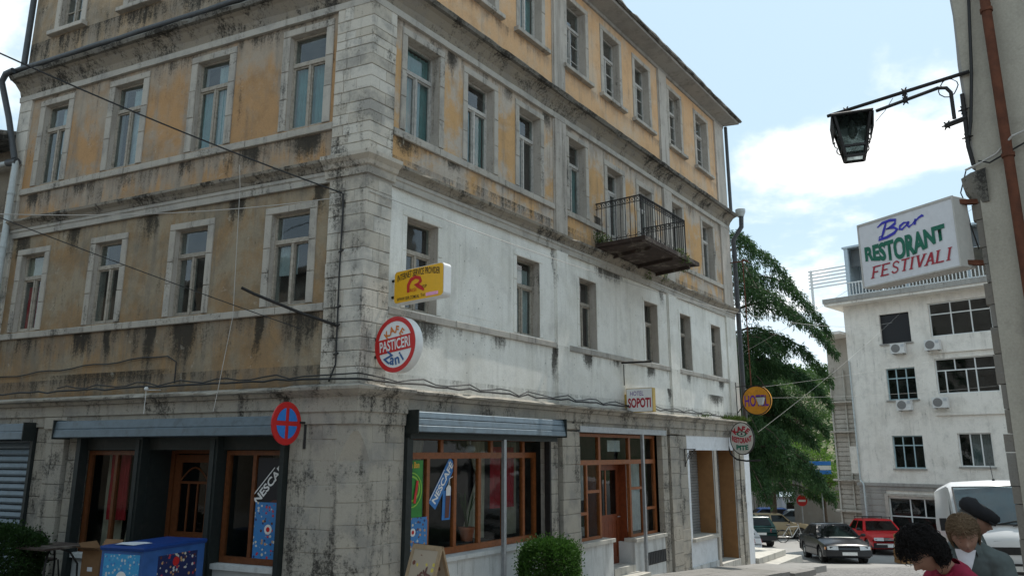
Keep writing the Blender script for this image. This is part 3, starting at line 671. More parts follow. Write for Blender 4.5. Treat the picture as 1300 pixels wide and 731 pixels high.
# side front piers
for (a, b, p) in ((5.62, 6.02, -0.01), (6.05, 6.52, 0.06), (6.55, 6.90, -0.01)): courses(FL, a, b, -2.4, 0.44, p, 'pier_stone', split=0.6)
mb = MB(); mb.box(6.0, 6.57, -0.02, 0.10, 0.40, 0.60, FL); obj('pier_capital', mb, 'pier_stone', hotel)
mb = MB(); mb.box(8.6, 8.74, -0.1, 0.0, -2.6, 0.44, FL); obj('pier_stone', mb, 'pier_stone', hotel)

def shutter_box(fr, s0, s1, z0, z1, d, ribs=3):
    mb = MB(); prof = [(0.0, z0), (d * 0.9, z0)]
    for k in range(ribs):
        za = z0 + (z1 - z0) * k / ribs; zb = z0 + (z1 - z0) * (k + 1) / ribs
        prof += [(d * (0.98 - 0.06 * k), za + 0.012), (d * (0.95 - 0.08 * k), zb - 0.012), (d * (0.90 - 0.08 * k), zb)]
    prof += [(0.0, z1 + 0.01)]
    mb.loft([[fr(s, o, z) for o, z in prof] for s in (s0, s1)])
    b = obj('shutter_box', mb, 'shutter_grey', hotel)
    for s in (s0, s1):
        c = MB(); sg = 1 if s == s0 else -1
        c.box(min(s, s - 0.02 * sg), max(s, s - 0.02 * sg), 0, d * 1.02, z0 - 0.02, z1 + 0.02, fr); e = obj('end_cap', c, 'shutter_dark', b)
        h = MB(); h.box(s - 0.03 * sg - 0.004, s - 0.03 * sg + 0.004, d * 0.35, d * 0.6, (z0 + z1) / 2 - 0.03, (z0 + z1) / 2 + 0.03, fr)
    return b
# --- street side shop window
def panes(fr, lst, o, parent, mat='shop_glass'):
    for (a, b, c, d) in lst:
        g = MB(); g.box(a, b, o - 0.004, o, c, d, fr); obj('pane', g, mat, parent)
shutter_box(FR, 0.97, 5.12, 0.30, 0.61, 0.30)
mb = MB(); mb.box(0.97, 5.05, 0.0, 0.14, 0.20, 0.297, FR); obj('shutter_slot', mb, 'shutter_dark', hotel)
for (a, b, m) in ((0.93, 1.05, 'shutter_dark'), (4.80, 4.85, 'iron')):
    mb = MB(); mb.box(a, b, 0.0, 0.12, walk_z(a) - 0.1, 0.22, FR); obj('shutter_rail', mb, m, hotel)
mb = MB(); mb.box(3.30, 3.37, 0.10, 0.16, -2.3, 0.22, FR); obj('shutter_post', mb, 'galvanised', hotel)
SW = thing  # alias kept short
f = MB(); o = -0.20
ms = [1.06, 1.76, 2.43, 3.08, 3.80, 4.40, 4.78]
tz = -0.05; zb = -1.60; zt = 0.20
bars(f, FR, o - 0.08, o, [(1.05, 4.80, zb, zb + 0.10), (1.05, 4.80, tz - 0.05, tz + 0.05), (1.05, 4.80, zt, zt + 0.06), (1.05, 1.10, zb + .1, tz - .05), (4.74, 4.80, zb + .1, tz - .05)])
bars(f, FR, o - 0.075, o - 0.005, [(m - 0.035, m + 0.035, zb + .1, tz - .05) for m in ms[1:-1]])
bars(f, FR, o - 0.075, o - 0.005, [(m - 0.035, m + 0.035, tz + .05, zt) for m in (2.08, 3.42, 4.4)])
shopw = obj('shop_window', f, 'varnished_wood', hotel)
panes(FR, [(a + 0.035, b - 0.035, zb + .1, tz - .05) for a, b in zip(ms, ms[1:])] + [(1.06, 2.05, tz + .05, zt), (2.11, 3.39, tz + .05, zt), (3.45, 4.37, tz + .05, zt), (4.43, 4.78, tz + .05, zt)], o - 0.04, shopw)
for (a, b, g) in ((1.2, 1.72, (0.55, 0.35, 1)), (1.8, 2.2, (0.62, 0.3, -1)), (3.12, 3.75, (0.62, 0.28, 1)), (4.45, 4.75, None)):
    curtain(FR, a, b, zb + 0.1, zt, o - 0.45, 'curtain_cream', shopw, g, 0.025)
curtain(FR, 3.85, 4.55, -1.0, 0.1, o - 0.35, 'curtain_red', shopw, None, 0.03)
mb = MB(); mb.box(1.0, 4.82, -0.30, 0.05, -1.67, -1.605, FR); obj('sill', mb, 'marble', hotel)
s = 1.02
while s < 4.75:
    e = min(4.80, s + random.choice((0.42, 0.55, 0.62))); e = 4.80 if 4.80 - e < 0.25 else e
    obj('marble_panel', block(FR, s, e, walk_z(s) - 0.25, -1.672, 0.012, back=-0.12, ch=0.003), 'marble', hotel); s = e
# --- hotel entrance
mb = MB(); mb.box(5.98, 10.1, -0.10, 0.10, 0.41, 0.53, FR); obj('steel_lintel', mb, 'galvanised', hotel)
f = MB(); o = -0.16; zt = 0.40; tz = -0.21
sb = [6.05, 7.20, 8.60, 9.92]
bars(f, FR, o - 0.08, o, [(6.05, 9.94, zt - 0.07, zt), (6.05, 9.94, tz - 0.05, tz + 0.05)])
bars(f, FR, o - 0.079, o - 0.001, [(m - 0.04, m + 0.04, tz + .05, zt - .07) for m in (6.10, 7.20, 8.60, 9.89)])
bars(f, FR, o - 0.079, o - 0.001, [(6.06, 6.12, -1.78, tz - .05), (7.16, 7.24, -1.78, tz - .05), (8.56, 8.64, -1.88, tz - .05), (9.86, 9.93, -1.88, tz - .05)])
bars(f, FR, o - 0.075, o - 0.006, [(6.62, 6.68, -1.72, tz - .05), (9.20, 9.26, -1.82, tz - .05), (6.12, 6.62, -1.27, -1.21), (6.68, 7.16, -0.84, -0.78), (8.64, 9.20, -0.84, -0.78), (9.26, 9.86, -1.32, -1.26), (6.12, 7.16, -1.78, -1.72), (8.64, 9.86, -1.88, -1.82)])
entw = obj('entrance_window', f, 'varnished_wood', hotel)
panes(FR, [(6.14, 7.16, tz + .05, zt - .07), (7.24, 8.56, tz + .05, zt - .07), (8.64, 9.85, tz + .05, zt - .07), (6.12, 6.62, -1.72, -1.27), (6.12, 6.62, -1.21, tz - .05), (6.68, 7.16, -1.72, -.84), (6.68, 7.16, -.78, tz - .05),
           (8.64, 9.2, -1.82, -.84), (8.64, 9.2, -.78, tz - .05), (9.26, 9.86, -1.82, -1.32), (9.26, 9.86, -1.26, tz - .05)], o - 0.04, entw)
curtain(FR, 8.7, 9.85, -1.8, tz, o - 0.25, 'curtain_pale', entw); curtain(FR, 6.2, 7.1, -1.0, tz, o - 0.3, 'curtain_pale', entw)
# the hotel word on its card behind the fanlight
mb = MB(); mb.box(7.72, 8.30, o - 0.10, o - 0.09, 0.02, 0.27, FR); hc = obj('hotel_card', mb, 'curtain_pale', entw)
d = MB(); o2 = -0.40; a, b = 7.28, 8.46; z0 = -2.42
bars(d, FR, o2 - 0.05, o2, [(a, a + 0.11, z0, tz - .06), (b - 0.11, b, z0, tz - .06), (a + .11, b - .11, z0, z0 + 0.14), (a + .11, b - .11, tz - .18, tz - .06), (a + .11, b - .11, -1.50, -1.36)])
door = obj('entrance_door', d, 'door_wood', hotel)
for k in range(5):
    q = a + 0.12 + 0.94 * k / 5; g = MB(); g.box(q, q + 0.182, o2 - 0.04, o2 - 0.012, z0 + .14, -1.5, FR); obj('door_plank', g, 'door_wood', door)
panes(FR, [(a + .11, (a + b) / 2 - .02, -1.36, tz - .18), ((a + b) / 2 + .02, b - .11, -1.36, tz - .18)], o2 - 0.02, door, 'dark_glass')
g = MB(); bars(g, FR, o2 - 0.03, o2 - 0.004, [((a + b) / 2 - .02, (a + b) / 2 + .02, -1.36, tz - .18)]); obj('glazing_bar', g, 'varnished_wood', door)
g = MB(); g.tube([FR(b - 0.06, o2, -1.42), FR(b - 0.06, o2 + 0.05, -1.42), FR(b - 0.16, o2 + 0.05, -1.42)], 0.011, 6); obj('handle', g, 'galvanised', door)
mb = MB(); mb.box(8.462, 8.56, -0.46, -0.40, z0, tz - .05, FR); mb.box(8.50, 8.555, -0.40, -0.245, z0, tz - .05, FR); mb.box(7.2, 7.25, -0.46, -0.245, z0, tz - .05, FR); obj('door_reveal', mb, 'door_wood', hotel)
for (a, b, zt_) in ((6.02, 7.40, -1.79), (8.40, 9.98, -1.89)):
    mb = MB(); mb.box(a, b + 0.03, -0.26, 0.06, zt_ - 0.07, zt_ + 0.005, FR); obj('sill', mb, 'step_stone', hotel)
    s = a; n = 3
    for k in range(n):
        q0 = a + (b - a) * k / n; q1 = a + (b - a) * (k + 1) / n
        obj('marble_panel', block(FR, q0, q1, walk_z(q0) - 0.3, zt_ - 0.072, 0.01, back=-0.12, ch=0.003), 'marble', hotel)
    sd = b if a < 7 else a
    q = MB(); q.box(min(sd, sd + (0.0 if a < 7 else 0.0)) - (0.10 if a < 7 else 0), sd + (0 if a < 7 else 0.10), -0.45, -0.122, -2.7, zt_ - 0.073, FR); obj('marble_panel', q, 'marble', hotel)
g = MB(); g.box(9.0, 10.0, 0.011, 0.018, -2.52, -2.24, FR); vent = obj('vent_grille', g, 'iron', hotel)
for k in range(11):
    g = MB(); q = 9.03 + 0.088 * k; g.box(q, q + 0.028, 0.018, 0.030, -2.50, -2.26, FR); obj('grille_bar', g, 'pipe_dark', vent)
for k, (o0, o1, z) in enumerate(((-0.52, 0.02, -2.42), (0.02, 0.34, -2.57))):
    mb = MB(); mb.box(7.42, 8.38 + 0.1 * k, o0, o1, z - 0.3, z, FR); obj('entrance_step', mb, 'step_stone', hotel)
mb = MB(); mb.box(8.62, 8.69, 0.12, 0.18, -2.62, 0.41, FR); obj('shutter_post', mb, 'galvanised', hotel)
# --- closed shop with roller shutters at the far end
mb = wall_panel(FR, 11.5, 14.92, -3.6, 0.80, [(11.66, 13.28, -2.17, 0.06), (13.50, 14.90, -3.25, 0.06)], 0.0)
obj('painted_panel', mb, 'painted_white', hotel)
def slats(name, fr, s0, s1, z0, z1, h, o, mat, parent):
    n = max(1, round((z1 - z0) / h)); hh = (z1 - z0) / n
    mb = MB()
    for k in range(n):
        z = z0 + k * hh
        mb.loft([[fr(s, oo, zz) for oo, zz in ((o - 0.02, z), (o + 0.004, z + 0.004), (o + 0.016, z + hh * 0.3), (o + 0.012, z + hh * 0.75), (o - 0.006, z + hh), (o - 0.02, z + hh))] for s in (s0, s1)])
    return tag(obj(name, mb, mat, parent), kind='stuff')
for (a, b, z0) in ((11.66, 13.28, -2.17), (13.50, 14.90, -3.25)):
    sh = MB(); sh.box(a, b, -0.50, -0.485, z0, 0.06, FR); r = obj('roller_shutter', sh, 'slat_grey', hotel)
    slats('slat', FR, a + 0.03, b - 0.03, z0, 0.05, 0.075, -0.46, 'slat_grey', r)
    q = MB(); q.box(b - 0.004, b + 0.03, -0.485, -0.012, z0, 0.06, FR); obj('reveal_board', q, 'orange_board', hotel)
    q = MB(); q.box(a - 0.03, a + 0.004, -0.485, -0.012, z0, 0.06, FR); q.box(a, b, -0.485, -0.012, 0.055, 0.09, FR); obj('reveal_board', q, 'orange_board', hotel)
mb = MB(); mb.box(11.62, 13.30, -0.92, 0.09, -2.25, -2.165, FR); obj('sill', mb, 'step_stone', hotel)
mb = MB(); mb.box(13.30, 13.48, -0.04, 0.04, -3.4, 0.06, FR); obj('post', mb, 'strip_white', hotel)
mb = MB(); mb.box(13.50, 14.9, -0.9, 0.05, -3.3, -2.98, FR); obj('door_step', mb, 'step_stone', hotel)
mb = MB(); mb.box(11.52, 13.30, -0.01, 0.03, -3.3, -2.85, FR); obj('plinth', mb, 'marble', hotel)
# scrolled wall bracket beside the shutters
mb = MB(); mb.tube([FR(11.30, 0.04, 0.08), FR(11.30, 0.34, 0.08)], 0.012); mb.tube([FR(11.30, 0.04, 0.1), FR(11.30, 0.04, -0.36)], 0.014)
mb.tube([FR(11.30, 0.17 + 0.1 * math.cos(t / 10) * (1 - t / 160), -0.09 + 0.1 * math.sin(t / 10) * (1 - t / 160)) for t in range(0, 110, 6)], 0.009); mb.tube([FR(11.30, 0.32 - 0.27 * k / 8, 0.07 - 0.36 * (k / 8) ** 1.6) for k in range(9)], 0.009)
obj('scroll_bracket', mb, 'iron', hotel)

# --- side shop front
shutter_box(FL, 1.14, 6.0, 0.24, 0.52, 0.32, 2)
for (a, b) in ((1.14, 1.22), (5.52, 5.62)):
    mb = MB(); mb.box(a, b, -0.02, 0.14, -2.4, 0.235, FL); obj('shutter_rail', mb, 'shutter_dark', hotel)
for (a, b) in ((2.44, 2.60), (4.06, 4.22)):
    mb = MB(); mb.box(a, b, -0.02, 0.13, -2.4, 0.235, FL); mb.box(a + .05, b - .05, 0.132, 0.15, -2.4, 0.2, FL); obj('shutter_post', mb, 'shutter_dark', hotel)
for (a, b) in ((2.44, 2.62), (4.04, 4.24)):
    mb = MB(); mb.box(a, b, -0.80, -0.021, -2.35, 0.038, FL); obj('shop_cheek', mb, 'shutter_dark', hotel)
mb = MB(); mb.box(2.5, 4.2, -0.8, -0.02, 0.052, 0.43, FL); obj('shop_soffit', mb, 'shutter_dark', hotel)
mb = MB(); mb.box(1.2, 5.6, -0.019, 0.02, 0.04, 0.237, FL); obj('shutter_slot', mb, 'shutter_dark', hotel)
f = MB(); o = -0.05
def shopframe(a, b, zb, zt, mids, trans=None):
    f = MB(); bars(f, FL, o - 0.08, o, [(a, b, zb, zb + 0.09), (a, b, zt - 0.07, zt), (a, a + .06, zb + .09, zt - .07), (b - .06, b, zb + .09, zt - .07)]); bars(f, FL, o - 0.075, o - 0.004, [(m - .03, m + .03, zb + .09, zt - .07) for m in mids])
    wn = obj('shop_window', f, 'shaded_varnish', hotel); cs = [a + .03] + mids + [b - .03]
    panes(FL, [(p + .03, q - .03, zb + .09, zt - .07) for p, q in zip(cs, cs[1:])], o - 0.04, wn); return wn
w1 = shopframe(1.22, 2.42, -1.60, 0.03, [1.86]); w2 = shopframe(4.26, 5.52, -1.60, 0.03, [4.85])
curtain(FL, 1.25, 1.85, -1.5, 0.0, o - 0.4, 'curtain_cream', w1, (0.5, 0.35, 1), 0.02)
curtain(FL, 4.35, 4.85, -1.5, 0.0, o - 0.3, 'curtain_cream', w2, (0.62, 0.5, -1)); curtain(FL, 4.75, 5.2, -1.1, 0.0, o - 0.22, 'curtain_red', w2, None, 0.03); curtain(FL, 5.0, 5.45, -1.55, 0.0, o - 0.35, 'curtain_cream', w2)
for (a, b) in ((1.16, 2.46), (4.22, 5.58)):
    mb = MB(); mb.box(a, b, -0.20, 0.10, -1.68, -1.605, FL); obj('sill', mb, 'marble', hotel)
    mb = MB(); mb.box(a + .02, b - .02, -0.12, 0.04, -2.4, -1.683, FL); obj('marble_panel', mb, 'marble', hotel)
# recessed café door, one leaf open
f = MB(); o2 = -0.45
bars(f, FL, o2 - 0.08, o2, [(2.62, 2.70, -2.1, 0.03), (3.96, 4.04, -2.1, 0.03), (2.70, 3.96, -0.02, 0.05)])
fr_ = obj('door_frame', f, 'shaded_varnish', hotel)
l = MB(); bars(l, FL, o2 - 0.055, o2 - 0.012, [(3.10, 3.22, -2.08, -0.04), (3.80, 3.94, -2.08, -0.04), (3.22, 3.80, -2.08, -1.25), (3.22, 3.80, -0.16, -0.04)])
leaf = obj('door_leaf', l, 'shaded_varnish', fr_)
g = MB(); bars(g, FL, o2 - 0.05, o2 - 0.018, [(3.22, 3.80, -0.50, -0.46), (3.40, 3.43, -1.25, -0.5), (3.60, 3.63, -1.25, -0.5)])
g.tube([FL(3.22 + 0.58 * k / 8, o2 - 0.035, -0.44 + 0.20 * math.sin(math.pi * k / 8)) for k in range(9)], 0.016); obj('glazing_bar', g, 'shaded_varnish', fr_)
g = MB(); g.box(3.22, 3.80, o2 - 0.04, o2 - 0.036, -1.25, -0.16, FL); obj('pane', g, 'dark_glass', fr_)
mb = MB(); mb.box(2.63, 4.03, -1.0, 0.1, -2.35, -2.085, FL); obj('door_step', mb, 'step_stone', hotel)
# closed roller shutter at the far left
mb = MB(); mb.box(6.95, 8.6, -0.06, -0.05, -2.4, 0.2, FL); r = obj('roller_shutter', mb, 'shutter_grey', hotel)
z = 0.18; 
while z > -2.2:
    q = MB(); q.loft([[FL(s, oo, zz) for oo, zz in ((-0.05, z), (-0.02, z - 0.012), (0.004, z - 0.075), (-0.004, z - 0.105), (-0.035, z - 0.112), (-0.05, z - 0.118))] for s in (6.98, 8.58)])
    obj('shutter_slat', q, 'shutter_grey', r); z -= 0.12
shutter_box(FL, 6.93, 8.72, 0.22, 0.50, 0.24, 2)
mb = MB(); mb.box(6.90, 6.97, -0.04, 0.05, -2.4, 0.215, FL); obj('shutter_rail', mb, 'shutter_dark', hotel)

# --- balcony
bal = MB(); bal.prism([FR(6.98, -0.02, 4.44), FR(6.98, 1.16, 4.50), FR(9.55, 1.20, 4.50), FR(9.90, -0.02, 4.44)], [FR(6.98, -0.02, 4.60), FR(6.98, 1.16, 4.58), FR(9.55, 1.20, 4.58), FR(9.90, -0.02, 4.60)])
bl = obj('balcony', bal, 'brown_slab', hotel)
q = MB()
q.box(6.95, 6.99, 0.0, 1.20, 4.53, 4.62, FR); q.box(6.95, 9.95, 1.20, 1.245, 4.52, 4.62, FR); q.box(9.93, 9.97, 0.6, 1.245, 4.53, 4.61, FR); obj('edge_beam', q, 'brown_slab', bl)
for s in (7.5, 8.7, 9.7):
    q = MB(); q.bar(FR(s, -0.02, 4.40), FR(s, 1.1, 4.47), 0.06, 0.08); obj('support_beam', q, 'brown_slab', bl)
zr = 5.58; bo = 1.14; s0, s1 = 7.02, 9.40
q = MB(); q.bar(FR(s0, 0, zr), FR(s0, bo, zr), 0.035, 0.02); q.bar(FR(s0, bo, zr), FR(s1, bo, zr), 0.035, 0.02); q.bar(FR(s1, bo, zr), FR(s1, 0, zr), 0.035, 0.02)
q.bar(FR(s0, 0, zr - .13), FR(s0, bo, zr - .13), 0.02, 0.012); q.bar(FR(s0, bo, zr - .13), FR(s1, bo, zr - .13), 0.02, 0.012); q.bar(FR(s1, bo, zr - .13), FR(s1, 0, zr - .13), 0.02, 0.012)
q.bar(FR(s0, 0, 4.68), FR(s0, bo, 4.68), 0.02, 0.012); q.bar(FR(s0, bo, 4.68), FR(s1, bo, 4.68), 0.02, 0.012); q.bar(FR(s1, bo, 4.68), FR(s1, 0, 4.68), 0.02, 0.012)
obj('handrail', q, 'iron', bl)
pts = [(s0, 1.08 * k / 9 + 0.03) for k in range(9)] + [(s0 + (s1 - s0) * k / 20, bo) for k in range(21)] + [(s1, 1.08 * k / 9 + 0.03) for k in range(9)]
for i, (a, b) in enumerate(pts):
    q = MB(); tall = (a, b) in ((s0, bo), (s1, bo)); q.tube([FR(a, b, 4.58), FR(a, b, zr)], 0.016 if tall else 0.0085, 5); obj('baluster', q, 'iron', bl)
q = MB()
for i in range(len(pts) - 1):
    (a, b), (c, d) = pts[i], pts[i + 1]
    if abs(a - c) + abs(b - d) > 0.4: continue
    p0 = FR(a, b, zr - .065); p1 = FR(c, d, zr - .065); dd = (p1 - p0)
    q.tube([p0 + dd * (0.5 + 0.42 * math.cos(t) ) + Vector((0, 0, 0.045 * math.sin(2 * t))) for t in [k * math.pi / 6 for k in range(12)]], 0.006, 4)
    if i % 2 == 0: q.tube([p0 + Vector((0, 0, -0.84)), p0 + dd * 0.5 + Vector((0, 0, -0.77)), p1 + Vector((0, 0, -0.84))], 0.008, 4)
tag(obj('scrollwork', q, 'iron', bl), kind='stuff')

# --- rainwater pipes, wall rail, cables fixed to the building
def pipe(path, r, mat, name='drainpipe', parent=None, n=10):
    mb = MB(); mb.tube(path, r, n); return obj(name, mb, mat, parent if parent is not None else hotel, smooth=True)
pipe([FR(15.82, 0.10, z) for z in (10.7, 9, 7.75)], 0.055, 'pipe_dark')
pipe([FR(15.85, 0.42, 7.55), FR(15.85, 0.40, 7.15), FR(15.82, 0.12, 6.75), FR(15.82, 0.12, 3), FR(15.82, 0.12, 0.98)], 0.075, 'pipe_dark')
mb = MB(); mb.lathe([(0.10, 0), (0.16, 0.15), (0.16, 0.24), (0.12, 0.26)], FR(15.85, 0.40, 7.50)); obj('rain_head', mb, 'pipe_pale', hotel)
pipe([FR(15.6, 0.45, z) for z in (6.0, 3, 1.3)], 0.018, 'rusty', 'conduit'); mb = MB(); mb.bar(FR(15.6, 0.0, 5.95), FR(15.6, 0.62, 5.95), 0.03); mb.bar(FR(15.4, 0.55, 5.95), FR(15.9, 0.55, 5.95), 0.03); obj('pipe_bracket', mb, 'rusty', hotel)
for z in (6.2, 4.6, 3.0, 1.6):
    mb = MB(); mb.tube([FR(15.82, 0.12, z), FR(15.82, 0.12, z + 0.05)], 0.09, 10); obj('pipe_collar', mb, 'pipe_dark', hotel)
pipe([FL(8.66, 0.14, z) for z in (10.7, 9.0, 7.72)], 0.06, 'pipe_dark')
pipe([FL(8.76 - 7.6 * k / 20, 0.27 + 0.006 * math.sin(k * 2.1), 7.665 + 0.008 * math.sin(k * 1.3)) for k in range(21)], 0.055, 'pipe_dark', 'gutter_pipe')
pipe([FL(8.60, 0.36, 7.62), FL(8.80, 0.38, 7.58), FL(8.90, 0.38, 7.42), FL(8.80, 0.20, 6.7), FL(8.48, 0.15, 5.75)], 0.06, 'pipe_dark')
pipe([FL(8.44, 0.15, 5.72), FL(8.42, 0.15, 5.60), FL(8.42, 0.15, 3.2), FL(8.40, 0.15, 0.98)], 0.062, 'pipe_pale'); pipe([FL(8.38, 0.15, 5.68), FL(8.68, 0.15, 5.70)], 0.075, 'pipe_dark', 'pipe_elbow')
pipe([FL(8.62, 0.15, 5.70), FL(11.0, 0.15, 5.72)], 0.05, 'pipe_pale')
for z in (5.0, 3.9, 2.6, 1.3):
    mb = MB(); mb.tube([FL(8.42, 0.15, z), FL(8.42, 0.15, z + 0.05)], 0.074, 10); obj('pipe_collar', mb, 'pipe_pale', hotel)
pipe([FL(0.42, 0.05, 1.84), FL(0.75, 0.45, 1.98), FL(1.25, 0.85, 2.22), FL(1.38, 0.98, 2.30)], 0.022, 'iron', 'flag_rod'); 
pipe([FL(0.37, 0.08, 3.86), FL(0.36, 0.075, 3.6), FL(0.37, 0.075, 2.6), FL(0.36, 0.075, 1.9), FL(0.35, 0.08, 1.25), FL(0.45, 0.09, 1.0)], 0.014, 'cable', 'wall_cable', n=5)
for z in (2.95, 2.1, 1.82, 1.4):
    mb = MB(); mb.bar(FL(0.42, 0.04, z), FL(0.28, 0.13, z), 0.025); obj('cable_clip', mb, 'iron', hotel)
def sag_path(a, b, sag, n=14): 
    a = Vector(a); b = Vector(b); return [a.lerp(b, k / n) - Vector((0, 0, 4 * sag * (k / n) * (1 - k / n))) for k in range(n + 1)]
def wire(path, r, mat, label, group=None):
    mb = MB(); mb.tube(path, r, 5); o = obj('overhead_cable', mb, mat, None, origin=path[0]); return tag(o, label, 'cable', group)
ledge = [FL(8.3 - 7.4 * k / 30, 0.12 + 0.03 * mnoise.noise(Vector((k, 0, 0))), 1.05 + 0.05 * mnoise.noise(Vector((k * .8, 3, 0)))) for k in range(31)] + [FK(0.13, 1.02)] + [FR(0.4 + 14.2 * k / 50, 0.11 + 0.03 * mnoise.noise(Vector((k, 7, 0))), 1.02 + 0.05 * mnoise.noise(Vector((k * .8, 9, 0)))) for k in range(51)]
pipe(ledge, 0.016, 'cable', 'wall_cable', n=5); pipe([p + Vector((0, 0, 0.05 + 0.03 * math.sin(i * 1.7))) for i, p in enumerate(ledge[8:-4])], 0.011, 'cable', 'wall_cable', n=5)
pipe([FL(8.5 - 4.7 * k / 16, 0.03, 1.35 + 0.22 * (k / 16) + 0.02 * math.sin(k * 1.5)) for k in range(17)] + [FL(3.6, 0.03, 1.45), FL(3.6, 0.03, 1.1)], 0.011, 'cable', 'wall_cable', n=5)
pipe([FL(2.28, 0.32, 4.55), FL(2.30, 0.25, 4.2), FL(2.36, 0.12, 2.1), FL(2.42, 0.24, 0.95), FL(2.42, 0.3, 0.6)], 0.0055, 'cable_pale', 'hanging_rope', n=5)
# moss and tufts on ledges
# ---------------------------------------------------------------- ground
def ground_sheet(name, mat, xs, ys, zf, dz=0.0):
    mb = MB(); mb.v = [(x, y, zf(x, y) + dz) for y in ys for x in xs]; n = len(xs)
    mb.f = [(j * n + i, j * n + i + 1, j * n + n + i + 1, j * n + n + i) for j in range(len(ys) - 1) for i in range(n - 1)]
    return tag(obj(name, mb, mat, None, recalc=False), kind='structure')
m, t = new_mat('cobbles')
rot = t.map(t.P, rot=(0, 0, -math.atan2(DR.x, DR.y) * -1))
wob = t.add('ShaderNodeVectorMath', operation='ADD'); t.put(wob.inputs[0], rot)
nzc = t.add('ShaderNodeTexNoise'); t.put(nzc.inputs['Vector'], rot); nzc.inputs['Scale'].default_value = 1.6
sc_ = t.add('ShaderNodeVectorMath', operation='SCALE'); t.l.new(nzc.outputs['Color'], sc_.inputs[0]); sc_.inputs[3].default_value = 0.35; t.put(wob.inputs[1], sc_.outputs[0])
bk = t.add('ShaderNodeTexBrick'); t.put(bk.inputs['Vector'], wob.outputs[0]); bk.inputs['Scale'].default_value = 1.0; bk.inputs['Brick Width'].default_value = 0.34; bk.inputs['Row Height'].default_value = 0.2; bk.inputs['Mortar Size'].default_value = 0.022; bk.inputs['Mortar Smooth'].default_value = 0.4; bk.inputs['Bias'].default_value = -0.1
bk.inputs['Color1'].default_value = (0.215, 0.205, 0.195, 1); bk.inputs['Color2'].default_value = (0.135, 0.13, 0.125, 1); bk.inputs['Mortar'].default_value = (0.055, 0.05, 0.047, 1)
dn = t.noise(t.P, 0.5, 6, 0.65); dirt = t.ramp(dn, 0.42, 0.62)
sy = t.add('ShaderNodeSeparateXYZ'); t.put(sy.inputs[0], t.P)
far = t.ramp(t.math('ADD', sy.outputs[1], t.math('MULTIPLY', dn, 5.0)), 28.6, 30.2)      # paving gives way to worn asphalt-concrete
c = t.mix(t.math('MULTIPLY', dirt, 0.5), bk.outputs['Color'], (0.19, 0.18, 0.165))
c = t.mix(far, c, t.mix(t.noise(t.P, 3, 6, 0.7), (0.22, 0.21, 0.195), (0.31, 0.295, 0.275)))
t.put(t.b.inputs['Base Color'], c); t.b.inputs['Roughness'].default_value = 0.75
t.put(t.b.inputs['Normal'], t.bump(t.math('MULTIPLY', t.math('SUBTRACT', 1.0, bk.outputs['Fac']), t.math('SUBTRACT', 1.0, far)), 0.6, 0.03))
ys = [-60, -20, -8, 0, 4, 8, 10, 12, 14, 17, 20, 23, 26, 30, 34, 40, 47, 54, 62, 70, 110, 200, 400, 1000, 2500]
xs = [-2500, -600, -200, -60, -30, -15, -8, -4, 0, 4, 8, 12, 16, 20, 26, 34, 60, 120, 300, 800, 2500]
ground_sheet('road', 'cobbles', xs, ys, lambda x, y: road_z(min(y, 110)))
# pavement along the street front: slabs with a stone kerb, broken where it steps down
mb = MB()
def strip(fr, ss, o0, o1, zf, th):
    mb = MB(); mb.loft([[fr(s, o0, zf(s)), fr(s, o1, zf(s)), fr(s, o1, zf(s) - th), fr(s, o0, zf(s) - th)] for s in ss]); return mb
pv = tag(obj('pavement', strip(FR, [0.0 + k * 1.0 for k in range(0, 14)] + [13.75], -1.3, 1.52, lambda s: walk_z(s) - 0.004, 0.6), 'concrete', None, origin=FR(8, 1, -2.8)), kind='structure')
pl = tag(obj('pavement', strip(FR, [13.76, 15, 16.4, 18], -0.3, 1.60, lambda s: walk_z(s) - 0.05, 0.6), 'concrete', None, origin=FR(16, 1, -3.2)), kind='structure')
mb = MB(); pts0 = [FK(-1.3, -2.104), FK(1.6, -2.104)]
sp = [FK(-1.0, 0), FR(0, -1.0, 0), FR(0, 1.52, 0), FK(1.5, 0), FL(0, 1.5, 0), FL(14, 1.5, 0), FL(14, -1.0, 0)]
mb.prism([p + Vector((0, 0, -2.6)) for p in sp], [p + Vector((0, 0, -2.106)) for p in sp])
ps = tag(obj('pavement', mb, 'concrete', None, origin=FL(4, 1, -2.2)), kind='structure')
s = 1.0
while s < 13.6:
    e = min(13.72, s + random.uniform(0.5, 1.0)); e = 13.72 if 13.72 - e < 0.25 else e
    z0, z1 = walk_z(s), walk_z(e); d = random.uniform(-.012, .012); o1 = 1.78 + random.uniform(-.02, .02)
    q = MB(); q.prism([FR(s + .006, 1.52, z0), FR(e - .006, 1.52, z1), FR(e - .006, o1, z1 + d), FR(s + .006, o1, z0 + d)], [FR(s + .006, 1.52, z0 - .6), FR(e - .006, 1.52, z1 - .6), FR(e - .006, o1 - .03, z1 - .6), FR(s + .006, o1 - .03, z0 - .6)])
    obj('kerb_stone', q, 'paving', pv); s = e
s = 13.8
while s < 16.9:
    e = min(17, s + random.uniform(0.5, 0.9)); z0, z1 = walk_z(s) - .05, walk_z(e) - .05; t_ = max(0, (e - 15.9)) * 0.45; t0 = max(0, (s - 15.9)) * 0.45
    q = MB(); q.prism([FR(s + .006, 1.5 - t0, z0), FR(e - .006, 1.5 - t_, z1), FR(e - .006, 1.87 - t_, z1), FR(s + .006, 1.87 - t0, z0)], [FR(s + .006, 1.5 - t0, z0 - .6), FR(e - .006, 1.5 - t_, z1 - .6), FR(e - .006, 1.84 - t_, z1 - .6), FR(s + .006, 1.84 - t0, z0 - .6)])
    obj('kerb_stone', q, 'paving', pl); s = e
